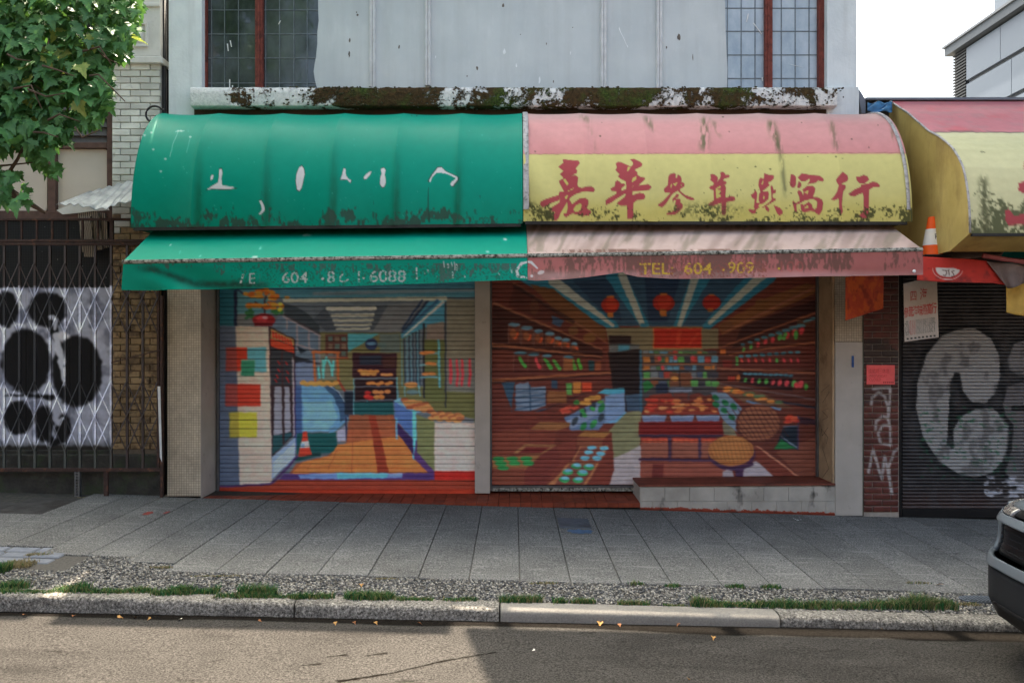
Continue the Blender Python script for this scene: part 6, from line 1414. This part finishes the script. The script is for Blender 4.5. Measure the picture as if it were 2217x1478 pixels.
# ------------------------------------------------------------------ pale panelled building behind, at right
fb = empty('panelled_building', (20, 8, -.5), 'pale blue grey panelled modern building rising behind the low shop', 'building')
FX = 15.0
M_PANEL = M_plain('pale_metal_panel', L(92, 102, 116), .4, .05, .6, .03, 10, objvar=.05); M_BAND = M_plain('grey_metal_band', L(84, 90, 99), .45, .06, 1, 0); M_FASC = M_plain('dark_grey_fascia', L(66, 73, 82), .5, .08, 1, 0); M_LOUV2 = M_plain('black_louvre', L(40, 42, 46), .5, .1, 4, 0)
MB().box(FX+.12, 32, -3, 18.6, -.6, 11.6).build('core_wall', M_BAND, fb); MB().box(FX+.5, 32, -3, 18.0, 11.6, 12.2).build('core_wall', M_FASC, fb); MB().box(FX+.9, 32, -3, 17.2, 12.2, 15.5).build('core_wall', M_PANEL, fb)
zr = [-.4, 1.93, 3.14, 4.35, 5.56, 6.77, 7.98, 9.19, 10.40, 11.6]
ycuts = [-3, -.9, 1.3, 3.5, 5.7, 7.9, 10.1, 12.0, 13.8, 15.9, 17.75]
me_p = {}
for zi in range(len(zr)-1):
    off = .55 if zi % 2 else 0
    cuts = [-3] + [y-off for y in ycuts[1:-1]] + [17.75]
    for a, b_ in zip(cuts[:-1], cuts[1:]): MB().box(FX, FX+.12, a+.012, b_-.012, zr[zi]+.07, zr[zi+1]-.07).build('wall_panel', M_PANEL, fb)
z = 6.0
while z < 11.5: MB().box(FX+.0, FX+.16, 17.78, 18.55, z, z+.05).build('louvre_blade', M_LOUV2, fb); z += .10
MB().box(FX-.18, FX+.5, -3, 18.75, 11.61, 11.88).build('fascia', M_FASC, fb); MB().box(FX-.24, FX+.5, -3, 18.8, 11.885, 11.96).build('fascia_cap', M_BAND, fb)
MB().box(FX+.42, FX+.9, -3, 18.05, 12.205, 12.32).build('fascia_cap', M_BAND, fb)
for k in range(9): MB().box(FX+.86, FX+.9, -3+k*2.3, -.75+k*2.3-.03, 12.4, 15.4).build('wall_panel', M_PANEL, fb)

# made-up board on posts above the roof, added to shape the road shadow
hb = MB(); pp = []
for k in range(9):
    t = R(180-k*11.25); pp.append((-.30+.75*math.cos(t), -.02, 8.0+.9*math.sin(t)))
hb.prism([(-1.05, -.02, 6.52)] + pp + [(3.72, -.02, 8.9), (3.72, -.02, 6.52)], (0, .08, 0)).build('shade_board', M_BOARD, main)
for x in (-.8, .7, 2.2, 3.6): MB().box(x-.05, x+.05, .07, .17, 5.8, 8.6).build('shade_board_post', M_FRAMEBAR, main)
# terrace across the street, behind the camera; the panes mirror it
ob = empty('opposite_terrace', (0, -20, -.3), 'brown brick terrace across the street mirrored in the leaded window', 'building')
M_OB = M_plain('opposite_brick', L(92, 74, 64), .9, .2, 1.5, .1, 20)
MB().box(-30, 30, -30, -20, -.6, 8.4).build('wall', M_OB, ob); MB().box(-30.2, 30.2, -20.0, -19.7, 8.2, 8.7).build('cornice', M_PLAST, ob)
wm = MB().box(-.6, .6, -.03, .03, -.9, .9)
for k in range(12):
    for zc_ in (1.5, 5.2): MB().box(-24+k*4.2, -22+k*4.2, -19.99, -19.9, zc_-.9, zc_+1.1).build('window', M_GLASS, ob)
# ------------------------------------------------------------------ parked car at the right edge, its nose to the left
CX, CY, CZ = 2.845, -4.42, float(ROADZ(3.5, -4.2))
CB = CZ - .07
car = empty('parked_car', (4.9, CY, CZ), 'grey sport utility car parked at the kerb, only its nose in view', 'car')
M_CAR = NT('grey_car_paint'); M_CAR.color(L(84, 92, 100)).rough(.3).spec(.5); M_CAR.b.inputs['Coat Weight'].default_value = .6; M_CAR.b.inputs['Coat Roughness'].default_value = .08; M_CAR.bump(M_CAR.noise(900, 2), .02, .001); M_CAR = M_CAR.m
M_CLAD = M_plain('black_bumper_plastic', L(34, 35, 38), .6, .12, 30, .1, 400); M_GRILLE = M_plain('black_grille', L(20, 21, 23), .35, .2, 20, 0); M_TYRE = M_plain('tyre_rubber', L(30, 30, 31), .85, .15, 30, .2, 200); M_RIM = M_plain('alloy_rim', L(150, 152, 156), .3, .05, 5, 0, metal=.8)
M_CGLASS = NT('car_glass'); M_CGLASS.color(L(18, 22, 24)).rough(.05).spec(.7); M_CGLASS = M_CGLASS.m
M_LAMP = NT('headlamp_glass'); M_LAMP.color(M_LAMP.ramp(M_LAMP.noise(40, 3), [(.3, L(60, 56, 56)), (.7, L(120, 118, 116))])).rough(.1).spec(.7); M_LAMP = M_LAMP.m
def fx(y, z):
    g = np.interp(z, [.30, .36, .46, .64, .70, .78, .92, .98, 1.03], [.14, .05, .0, .0, .015, .05, .06, .10, .20])
    return CX + .10*(np.abs(y)/.93)**2 + .25*np.clip((np.abs(y)-.55)/.38, 0, 1)**2 + .10*np.clip((np.abs(y)-.80)/.13, 0, 1)**2 + g
def front_patch(name, y0, y1, z0, z1, off, mat, parent=car, ny=40, nz=8, thick=.03, shape=None, bev=0):
    y = np.linspace(y0, y1, ny); t = np.linspace(0, 1, nz); A = np.zeros((nz, ny, 3))
    for i in range(nz):
        zz0 = z0(y) if callable(z0) else np.full(ny, z0); zz1 = z1(y) if callable(z1) else np.full(ny, z1)
        z = zz0+(zz1-zz0)*t[i]; A[i, :, 0] = fx(y, z)+off; A[i, :, 1] = CY+y; A[i, :, 2] = CB+z
    o = grid(name, A, mat, parent); m_ = o.modifiers.new('thickness', 'SOLIDIFY'); m_.thickness = thick; m_.offset = 0
    return o
lowz = lambda y: .36+.10*(np.abs(y)/.93)**4
bump_ = front_patch('front_bumper', -.93, .93, lowz, .655, 0, M_CLAD)
front_patch('lower_intake', -.55, .55, .38, .46, -.012, M_GRILLE, bump_)
front_patch('bumper_trim', -.93, .93, .66, .715, -.018, M_CAR)
gt = lambda y: .925-.02*(np.abs(y)/.7)**2; gb = lambda y: .715+.0*y
grl = front_patch('grille', -.80, .80, gb, gt, .045, M_GRILLE)
for r_ in range(5):
    for k in range(26):
        y = -.74+k*.0585+(.029 if r_ % 2 else 0); z = .745+r_*.037
        if abs(y) > .76: continue
        x = float(fx(np.array([y]), np.array([z]))[0])+.026
        MB().add([(x, CY+y-.030, CB+z), (x-.004, CY+y-.016, CB+z+.017), (x-.004, CY+y+.016, CB+z+.017), (x, CY+y+.030, CB+z), (x-.004, CY+y+.016, CB+z+.010), (x-.004, CY+y-.016, CB+z+.010)], [(0, 1, 2, 3, 4, 5)]).build('grille_cell', M_CLAD, grl)
front_patch('grille_surround', .76, .945, .70, .93, -.006, M_CAR, ny=16); front_patch('grille_surround', -.945, -.76, .70, .93, -.006, M_CAR, ny=16)
front_patch('upper_band', -.86, .86, lambda y: .915+.01*y*y, .962, -.012, M_CAR)
front_patch('headlamp', .52, .93, .962, .998, .0, M_LAMP, ny=16); front_patch('headlamp', -.93, -.52, .962, .998, .0, M_LAMP, ny=16)
front_patch('lamp_gap', -.52, .52, .964, .992, .02, M_GRILLE)
# bonnet
y = np.linspace(-.90, .90, 30); t = np.linspace(0, 1, 16); A = np.zeros((16, 30, 3))
for i in range(16):
    f0 = fx(y, np.full(30, 1.0))+.005; A[i, :, 0] = f0+(CX+1.25-f0)*t[i]; A[i, :, 1] = CY+y*(1+.02*t[i]); A[i, :, 2] = CB+1.0+.165*np.sin(t[i]*1.45)**.8 - .07*(np.abs(y)/.9)**3*(.35+.65*t[i]) + .012*np.exp(-((np.abs(y)-.5)/.08)**2)*t[i]
o = grid('bonnet', A, M_CAR, car); mo = o.modifiers.new('thickness', 'SOLIDIFY'); mo.thickness = .02
# body sides, cabin
for s_ in (-1, 1):
    xs = np.linspace(CX+.30, CX+4.45, 70); zz = np.linspace(0, 1, 14); X, T = np.meshgrid(xs, zz)
    top = np.interp(xs-CX, [.3, 1.25, 3.6, 4.45], [.99, 1.06, 1.08, 1.04]); botl = np.full(70, .30)
    for wx in (.86, 3.52): botl = np.maximum(botl, .30+np.sqrt(np.clip(.385**2-(xs-CX-wx)**2, 0, None))*1.0+.02)
    Z = botl+(top-botl)*T; Yv = .93-.05*T**3-.03*(1-T)**2-.04*np.clip((xs-CX-4.1)/.35, 0, 1)[None]**2-.05*np.clip((.55-(xs-CX))/.25, 0, 1)[None]**2
    o = grid('side_panel', np.stack([X, CY+s_*Yv, CB+Z], -1), M_CAR, car); mo = o.modifiers.new('thickness', 'SOLIDIFY'); mo.thickness = .02
    MB().box(CX+1.3, CX+3.1, CY+s_*.925-.012, CY+s_*.925+.012, CZ+.32, CZ+.42).build('sill_cladding', M_CLAD, car, bevel=.01)
    MB().lathe([(.02, -.06), (.05, -.05), (.07, .02), (.03, .06)], (CX+1.45, CY+s_*1.02, CZ+1.14), 10, 'x').build('wing_mirror', M_CLAD, car, smooth=True)
    for x_ in (2.2, 3.1): MB().box(CX+x_-.08, CX+x_+.08, CY+s_*.905-.015, CY+s_*.905+.02, CZ+.90, CZ+.925).build('door_handle', M_CAR, car, bevel=.006)
    b = MB(); q = [(CX+1.55, 1.10), (CX+2.05, 1.54), (CX+3.55, 1.56), (CX+4.1, 1.12)]
    b.prism([(x, CY+s_*(.875-(z-1.1)*.36), CZ+z) for x, z in q], (0, -s_*.02, 0)); b.build('side_window', M_CGLASS, car)
    for wx in (.86, 3.52):
        tw_ = MB().lathe([(.20, -.10), (.33, -.11), (.355, -.08), (.36, 0), (.355, .08), (.33, .11), (.20, .10)], (CX+wx, CY+s_*.80, CZ+.355), 28, 'y').build('wheel', M_TYRE, car, smooth=True)
        MB().lathe([(.03, -.07), (.19, -.06), (.215, -.10), (.22, .10), (.03, .07)], (CX+wx, CY+s_*.815, CZ+.355), 20, 'y').build('rim', M_RIM, tw_, smooth=True)
        MB().tube([(CX+wx+.40*math.cos(R(a)), CY+s_*.915, CZ+.345+.40*math.sin(R(a))) for a in range(0, 181, 12)], .03, 6).build('arch_cladding', M_CLAD, car, smooth=True)
y = np.linspace(-1, 1, 16); A = np.zeros((12, 16, 3))
prof = [(1.22, 1.10, .84), (1.6, 1.35, .78), (1.95, 1.58, .70), (2.3, 1.66, .66), (3.0, 1.68, .65), (3.6, 1.65, .66), (3.9, 1.60, .68), (4.15, 1.40, .74), (4.35, 1.12, .80), (4.45, 1.02, .82), (4.48, .7, .84), (4.46, .35, .84)]
for i, (a, z, hw) in enumerate(prof): A[i, :, 0] = CX+a; A[i, :, 1] = CY+y*hw; A[i, :, 2] = CZ+z-.03*y*y*(z > 1.3)
grid('roof_and_tail', A[2:], M_CAR, car); grid('windscreen', A[:3], M_CGLASS, car)
MB().box(CX+.32, CX+4.3, CY-.80, CY+.80, CZ+.22, CZ+.34).build('underbody', M_GRILLE, car)
MB().box(CX+.5, CX+4.3, CY-.86, CY+.86, CZ+.34, CZ+.96).build('inner_body', M_GRILLE, car)
# number plate
xf = float(fx(np.array([0.]), np.array([.6]))[0]); npx = Canvas(0, 0, 304, 152, (206, 212, 214), res=2, seed=91); npx.poly((150, 178, 206), [(0,100),(304,100),(304,152),(0,152)], .5, True)
npx.view(0, 0, 1); npx.text((196, 60, 50), 'WASHINGTON', 52, 34, 22, wscale=.95); npx.text((44, 70, 130), 'CDK 2170', 14, 112, 62, wscale=.82)
PZ0 = CB+.545; A = np.zeros((76, 152, 3)); 
jj, ii = np.meshgrid(np.arange(152), np.arange(76)); A[..., 0] = xf-.030; A[..., 1] = CY+.152-jj*.002; A[..., 2] = PZ0+.152-ii*.002
o = grid('number_plate', A, M_attr('number_plate', .4, .03, 50, 0), car, npx.sample(jj*2.+1, ii*2.+1, 1.0)); mo = o.modifiers.new('thickness', 'SOLIDIFY'); mo.thickness = .003

# ------------------------------------------------------------------ trees
LEAFP = [(0, 0), (.10, .02), (.22, -.10), (.26, .02), (.42, .06), (.36, .16), (.52, .36), (.38, .36), (.34, .46), (.22, .40), (.24, .56), (.14, .62), (.12, .78), (0, 1.0)]
LEAFP = LEAFP + [(-x, y) for x, y in LEAFP[-2:0:-1]]
LP = np.array(LEAFP); LP[:, 1] -= .05
def leaf_geo(seed):
    r = random.Random(seed); k = r.uniform(.08, .30); tw = r.uniform(-.25, .25); c = r.uniform(.1, .45)
    pts = np.zeros((len(LP)+1, 3)); pts[1:, 0] = LP[:, 0]*(1+r.uniform(-.1, .1)); pts[1:, 1] = LP[:, 1]; pts[0] = (0, .32, 0)
    pts[:, 2] = np.abs(pts[:, 0])*k - c*pts[:, 1]**2 + tw*pts[:, 0]*pts[:, 1]
    n = len(LP); return pts, np.array([(0, 1+i, 1+(i+1) % n) for i in range(n)])
LG = [leaf_geo(i) for i in range(6)]
def leafmat(name, c1, c2, c3):
    m = NT(name); c = m.ramp(m.noise(3.0, 3), [(.3, c1), (.7, c2)]); c = m.mix(1.0, c, m.ramp(m.rnd(), [(0, .75), (1, 1.25)]), 'MULTIPLY')
    m.color(c).rough(.5).spec(.4)
    tr = m.n.new('ShaderNodeBsdfTranslucent'); tr.inputs[0].default_value = c3; mx = m.n.new('ShaderNodeMixShader'); mx.inputs[0].default_value = .28
    m.lk(m.b.outputs[0], mx.inputs[1]); m.lk(tr.outputs[0], mx.inputs[2]); m.lk(mx.outputs[0], m.n['Material Output'].inputs[0]); return m.m
M_LEAF = leafmat('maple_leaf', L(54, 106, 62), L(98, 150, 82), (.10, .22, .04, 1)); M_LEAF_SUN = leafmat('sunlit_maple_leaf', L(120, 150, 64), L(170, 182, 96), (.30, .36, .06, 1))  # second material is a paler yellow copy imitating sun through the leaves
M_BARK = M_plain('maple_bark', L(84, 70, 58), .9, .3, 20, .7, 60)
LME = []
for i, (v, f) in enumerate(LG):
    for mt in (M_LEAF, M_LEAF_SUN):
        me = bpy.data.meshes.new('leaf'); me.from_pydata([tuple(q) for q in v], [], [tuple(int(k) for k in t) for t in f]); me.materials.append(mt); LME.append(me)
def frames(N, tips):
    """orientation matrices: leaf normal N, tip direction as near to tips as it can be"""
    N = N/np.linalg.norm(N, axis=1, keepdims=True); T = tips-(tips*N).sum(1, keepdims=True)*N; T = T/np.linalg.norm(T, axis=1, keepdims=True); X = np.cross(T, N); return X, T, N
def foliage(name, pos, size, X, T, N, mat, parent):
    b = np.array(ORG.get(parent.name, (0, 0, 0))); VV, FF = [], []; nv = 0
    var = RNG.integers(0, 6, len(pos))
    for k in range(6):
        s_ = np.where(var == k)[0]
        if not len(s_): continue
        g, f = LG[k]; V = (g[None, :, 0:1]*X[s_][:, None]+g[None, :, 1:2]*T[s_][:, None]+g[None, :, 2:3]*N[s_][:, None])*size[s_][:, None, None]+pos[s_][:, None]
        VV.append(V.reshape(-1, 3)); FF.append((f[None]+(np.arange(len(s_))*len(g))[:, None, None]+nv).reshape(-1, 3)); nv += len(s_)*len(g)
    V, Fa = np.concatenate(VV)-b, np.concatenate(FF); me = bpy.data.meshes.new(name); me.vertices.add(len(V)); me.vertices.foreach_set('co', V.astype(np.float32).ravel())
    me.loops.add(len(Fa)*3); me.loops.foreach_set('vertex_index', Fa.astype(np.int32).ravel()); me.polygons.add(len(Fa)); me.polygons.foreach_set('loop_start', (np.arange(len(Fa))*3).astype(np.int32)); me.update(calc_edges=True)
    return tag(link(name, me, mat, parent), kind='stuff')
def limb(parent, pts, r0, r1, name='limb'):
    n = len(pts); return MB().tube(pts, [r0+(r1-r0)*i/(n-1) for i in range(n)], 8).build(name, M_BARK, parent, smooth=True)
def inpoly(px, py, poly):
    ins = np.zeros(px.shape, bool)
    for i in range(len(poly)):
        (x1, y1), (x2, y2) = poly[i], poly[i-1]
        if y1 != y2: ins ^= ((y1 > py) != (y2 > py)) & (px < (x2-x1)*(py-y1)/(y2-y1)+x1)
    return ins
mt = empty('maple_tree', (-4.75, -2.75, G(-4.75, -2.75)), 'green maple tree whose leaves hang into the upper left corner', 'tree')
z0 = G(-4.75, -2.75)
limb(mt, [(-4.75, -2.75, z0-.1), (-4.72, -2.78, 1.2), (-4.66, -2.85, 2.6), (-4.6, -2.9, 4.2), (-4.5, -3.0, 6.2)], .13, .05, 'trunk')
for pp in ([(-4.68, -2.82, 2.3), (-4.1, -2.95, 2.45), (-3.75, -3.1, 2.80), (-3.45, -3.2, 3.3), (-3.2, -3.2, 3.7)], [(-4.62, -2.9, 3.4), (-4.0, -3.1, 3.6), (-3.3, -3.2, 3.85), (-2.75, -3.2, 4.0)], [(-4.6, -2.9, 3.9), (-3.9, -2.9, 4.6), (-3.2, -2.9, 5.2)], [(-4.55, -2.95, 4.8), (-4.9, -3.8, 5.6), (-5.2, -4.4, 6.3)], [(-4.6, -2.95, 4.4), (-5.4, -2.6, 5.2), (-6.1, -2.4, 5.8)], [(-3.72, -3.1, 2.83), (-3.35, -3.3, 2.72), (-3.1, -3.35, 2.58)]):
    limb(mt, pp, .045, .010)
for k in range(16):
    r_ = random.Random(k+70); u_, v_ = r_.uniform(-20, 230), r_.uniform(20, 300); y_ = r_.uniform(-3.75, -3.3)
    limb(mt, [P(u_, v_, y_), P(u_+r_.uniform(15, 40), v_+r_.uniform(-14, 22), y_-.04), P(u_+r_.uniform(45, 80), v_+r_.uniform(-10, 60), y_-.06)], .007, .003, 'twig')
limb(mt, [P(-40, 420, -3.35), P(5, 395, -3.38), P(38, 345, -3.40), P(60, 300, -3.42)], .016, .008); limb(mt, [P(-20, 360, -3.3), P(14, 358, -3.36), P(70, 352, -3.4)], .009, .004)
OUT = [(-260,-120),(300,-120),(306,20),(296,70),(276,108),(258,138),(242,150),(236,225),(214,262),(188,272),(160,262),(150,300),(128,318),(108,305),(80,330),(60,310),(20,318),(-40,330),(-260,330)]
OUT2 = [(60,318),(110,322),(146,376),(128,392),(96,360),(70,345)]; OUT3 = [(-30,355),(40,372),(76,410),(62,436),(30,440),(-30,420)]
n = 15000; pu, pv = RNG.uniform(-260, 310, n), RNG.uniform(-120, 445, n); ok = inpoly(pu, pv, OUT)*(RNG.uniform(0, 1, n) < .62) + inpoly(pu, pv, OUT2)*(RNG.uniform(0, 1, n) < .45) + inpoly(pu, pv, OUT3)*(RNG.uniform(0, 1, n) < .40)
hole = fbm(pu/46, pv/46, 3, 77) < .34; ok = ok & ~(hole & (pv > 40)); pu, pv = pu[ok], pv[ok]
py = RNG.uniform(-3.65, -2.75, len(pu)); pos = np.column_stack([PX(pu, py), py, PZ(pv, py)])
c_ = np.array([-5.9, -3.6, 7.0]); q = RNG.normal(0, 1, (3600, 3)); q /= np.linalg.norm(q, axis=1, keepdims=True); q *= RNG.uniform(.45, 1, (3600, 1))**.5
pos2 = c_ + q*np.array([2.7, 2.3, 2.5]); up_, vp_ = UVa(pos2[:, 0], pos2[:, 1], pos2[:, 2]); keep = (vp_ < -60) | (up_ < -160); pos2 = pos2[keep]
allp = np.concatenate([pos, pos2]); n = len(allp)
N = np.column_stack([RNG.normal(.05, .35, n), RNG.normal(-.75, .35, n), RNG.normal(.55, .30, n)]); tips = np.column_stack([RNG.normal(.10, .45, n), RNG.normal(-.25, .3, n), RNG.normal(-1, .3, n)])
X, T, N = frames(N, tips); size = RNG.uniform(.06, .125, n); size[len(pos):] *= 1.9
uu_, vv_ = UVa(allp[:, 0], allp[:, 1], allp[:, 2]); inf = (uu_ > -15) & (vv_ > -15) & (np.arange(n) < len(pos))
sc0 = size/(DC+allp[:, 1])*np.where(inf, 1, 0)*np.where(allp[:, 1] < -3.1, 1.4, 1); big = np.argsort(-sc0)[:300]; mask = np.zeros(n, bool); mask[big] = True
foliage('foliage', allp[~mask], size[~mask], X[~mask], T[~mask], N[~mask], M_LEAF, mt)
b0 = Vector(ORG[mt.name])
for i in big:
    sunlit = RNG.uniform() < (.13 if uu_[i] < 190 and vv_[i] < 330 else .05)  # sun-through leaf colour picked more often at the upper left
    o = bpy.data.objects.new('leaf', LME[int(RNG.integers(0, 6))*2+int(sunlit)]); COL.objects.link(o); o.parent = mt
    mm = Matrix((X[i]*size[i], T[i]*size[i], N[i]*size[i])).transposed().to_4x4(); mm.translation = Vector(allp[i])-b0; o.matrix_local = mm
# unseen tree added out of frame at right to shade the low shop
m2 = empty('shade_tree', (5.6, -2.6, G(5.6, -2.6)), 'unseen leafy tree added right of the frame to shade the yellow awning', 'tree')
limb(m2, [(5.6, -2.6, G(5.6, -2.6)-.1), (5.62, -2.5, 2.0), (5.7, -2.2, 4.2), (5.9, -1.4, 6.4)], .14, .06, 'trunk')
for pp in ([(5.7, -2.1, 4.6), (4.9, -1.2, 5.8), (4.6, -.2, 6.8)], [(5.8, -1.8, 5.2), (6.6, -.8, 6.4), (7.2, 0, 7.4)], [(5.9, -1.4, 6.2), (5.6, .2, 7.6), (5.8, 1.0, 8.6)]): limb(m2, pp, .05, .015)
q = RNG.normal(0, 1, (6500, 3)); q /= np.linalg.norm(q, axis=1, keepdims=True); q *= RNG.uniform(.2, 1, (6500, 1))**.45
ps_ = np.array([5.5, .35, 7.8])+q*np.array([2.5, 2.2, 2.0]); up_, vp_ = UVa(ps_[:, 0], ps_[:, 1], ps_[:, 2]); ps_ = ps_[(vp_ < -50) | (up_ > 2330)]; n = len(ps_)
X, T, N = frames(np.column_stack([RNG.normal(0, .5, n), RNG.normal(0, .5, n), RNG.normal(.8, .3, n)]), RNG.normal(0, 1, (n, 3))); foliage('foliage', ps_, RNG.uniform(.2, .30, n), X, T, N, M_LEAF, m2)

# ------------------------------------------------------------------ grass along the kerb, weeds in joints
m = NT('kerb_grass'); c = m.attr(); m.color(c).rough(.7).spec(.25); tr = m.n.new('ShaderNodeBsdfTranslucent'); m.lk(c, tr.inputs[0]); mx = m.n.new('ShaderNodeMixShader'); mx.inputs[0].default_value = .25; m.lk(m.b.outputs[0], mx.inputs[1]); m.lk(tr.outputs[0], mx.inputs[2]); m.lk(mx.outputs[0], m.n['Material Output'].inputs[0]); M_GRASS = m.m
def blades(name, spots, label, cat):
    """spots: (u0, u1, v, count, height, spread in m, dry share)"""
    V, Fs, Cs = [], [], []
    for (u0, u1, v, cnt, h, spd, dry) in spots:
        for k in range(int(cnt*1.5)):
            u = random.uniform(u0, u1); g = ground_at(u, v); x, y = g.x+random.gauss(0, .012), g.y+random.gauss(0, spd); z = G(x, y)-.004
            cl = .45+.9*float(vnoise(np.array(x*7.0), np.array(v*.1), 5)); hh = .85*h*cl*random.uniform(.5, 1.25); a = random.uniform(0, 6.28); w_ = random.uniform(.0022, .0042); ln = hh*random.uniform(.2, .9); b_ = random.uniform(0, 6.28)
            dx, dy = math.cos(a)*w_, math.sin(a)*w_; lx, ly = math.cos(b_)*ln, math.sin(b_)*ln; i = len(V)
            V += [(x-dx, y-dy, z), (x+dx, y+dy, z), (x+dx*.8+lx*.35, y+dy*.8+ly*.35, z+hh*.6), (x-dx*.8+lx*.35, y-dy*.8+ly*.35, z+hh*.6), (x+lx, y+ly, z+hh)]
            Fs += [(i, i+1, i+2, i+3), (i+3, i+2, i+4)]
            col_ = L(138, 126, 92) if random.random() < dry else random.choice([L(44, 92, 50), L(62, 106, 56), L(36, 76, 46), L(98, 118, 64), L(120, 116, 78)]); Cs += [col_[:3]]*5
    me = bpy.data.meshes.new(name); me.from_pydata(V, [], Fs); setcol(me, np.array(Cs)); o = link(name, me, M_GRASS); tag(o, label, cat, kind='stuff'); return o
KS = [(0, 330, 1281, 1500, .045, .018, .02), (0, 60, 1272, 240, .06, .02, 0), (120, 190, 1277, 260, .07, .02, 0), (330, 420, 1286, 420, .05, .018, 0), (370, 470, 1283, 520, .075, .02, 0), (470, 640, 1293, 700, .04, .014, .03), (520, 600, 1287, 420, .075, .02, 0), (630, 720, 1294, 420, .05, .016, 0),
      (750, 850, 1296, 700, .06, .02, .02), (860, 935, 1298, 360, .045, .014, .03), (960, 1030, 1299, 320, .045, .014, .1), (1085, 1170, 1302, 420, .05, .014, .1), (1200, 1225, 1304, 130, .045, .012, .1), (1240, 1285, 1304, 260, .05, .012, .15), (1340, 1400, 1308, 220, .035, .01, .4), (1440, 1480, 1310, 140, .03, .01, .3),
      (1500, 1615, 1310, 800, .06, .018, .12), (1610, 1690, 1312, 340, .045, .014, .15), (1690, 1940, 1314, 1300, .06, .02, .15), (1930, 2065, 1314, 1300, .09, .025, .22)]
blades('grass', KS, 'strip of green grass growing along the back of the kerb', 'grass')
WD = [(1440, 1470, 1268, 110, .028, .014, .1), (1575, 1610, 1270, 110, .026, .014, .05), (1650, 1688, 1271, 120, .028, .014, .05), (1365, 1390, 1264, 50, .035, .012, .1), (1150, 1200, 1262, 110, .02, .008, .8), (820, 860, 1252, 60, .015, .008, .9), (330, 370, 1228, 110, .02, .01, .9), (420, 520, 1246, 120, .015, .008, .8), (0, 14, 1236, 260, .09, .03, 0), (10, 70, 1222, 420, .03, .04, .95), (60, 110, 1200, 160, .02, .02, .8), (1960, 2010, 1262, 60, .025, .01, .7), (2060, 2120, 1308, 160, .02, .015, .8), (170, 215, 1076, 60, .012, .01, 1)]
blades('weeds', WD, 'small weeds and dry tufts in the pavement joints', 'weeds')

# ------------------------------------------------------------------ litter in the gutter
LM = [M_plain('dry_leaf_a', L(156, 118, 70), .8, .25, 30, .2, 90), M_plain('dry_leaf_b', L(120, 78, 50), .8, .25, 30, .2, 90), M_plain('litter_white', L(206, 200, 190), .7, .1, 30, 0)]
LITM = []
for i in range(4):
    for mt_ in LM:
        v, f = LG[i]; v = v.copy(); v[:, 2] *= 1.6
        me = bpy.data.meshes.new('fallen_leaf'); me.from_pydata([tuple(q) for q in v], [], [tuple(int(k) for k in t) for t in f]); me.materials.append(mt_); LITM.append(me)
LIT = [(1690,1343,.05,0),(1726,1339,.055,0),(1731,1336,.05,1),(1783,1344,.045,0),(1788,1341,.04,0),(1800,1344,.05,1),(1838,1346,.055,0),(1845,1347,.04,1),(1884,1349,.04,0),(1905,1350,.06,0),(1912,1350,.045,1),(2012,1351,.055,0),(2104,1352,.055,1),(2112,1350,.05,0),(2125,1354,.04,1),(1945,1350,.04,1),(1650,1342,.04,0),(1470,1345,.03,1),(1300,1342,.05,0),(1340,1346,.03,1),(1544,1382,.035,0),(1490,1473,.03,0),(1158,1411,.02,2),(726,1342,.03,0),(766,1342,.028,1),(812,1342,.03,0),(905,1344,.035,1),(255,1331,.04,0),(292,1331,.03,1),(326,1333,.03,0),(160,1328,.03,1),(392,1335,.03,2),(50,1327,.03,1),(560,1338,.03,1),(782,1268,.04,0),(2040,1268,.05,0)]
ORD = 'first second third fourth fifth sixth seventh eighth ninth tenth eleventh twelfth thirteenth fourteenth fifteenth sixteenth seventeenth eighteenth nineteenth twentieth'.split()
for i, (u, v, s_, k) in enumerate(LIT):
    rd = v > 1320; v = v+8 if 1320 < v < 1360 else v; g = ground_at(u, v, rd); o = bpy.data.objects.new('fallen_leaf', LITM[(i % 4)*3+k]); COL.objects.link(o)
    o.location = g+Vector((0, 0, .014)); o.scale = (s_, s_, s_); o.rotation_euler = (random.uniform(-.3, .3), random.uniform(-.3, .3), random.uniform(0, 6.28))
    kn = ('amber', 'brown')[k] if k < 2 else ''
    od = ORD[sum(1 for q in LIT if q[3] == k and (q[1] > 1320) == rd and q[0] < u)]
    if k == 2: tag(o, od + ' pale scrap of litter on the road, counted from the left', 'litter', 'pale scraps on the road'); o.name = 'litter_scrap'
    elif rd: tag(o, od + ' dry ' + kn + ' leaf in the gutter, counted from the left', 'leaf', 'dry leaves in the gutter')
    else: tag(o, od + ' amber leaf on the pebble strip, counted from the left', 'leaf', 'dry leaves on the pebbles')
bd = MB()
for (u, v, r_) in ((1722, 1124, .012), (1727, 1126, .018), (1734, 1125, .010), (1718, 1122, .008), (1731, 1121, .007)):
    g = ground_at(u, v); bd.add([(g.x+r_*math.cos(k*.785)*random.uniform(.5, 1.2), g.y+r_*1.3*math.sin(k*.785)*random.uniform(.5, 1.2), G(g.x, g.y)+.0045) for k in range(8)], [tuple(range(8))])
bd.build('bird_dropping', M_LIME, sidewalk)
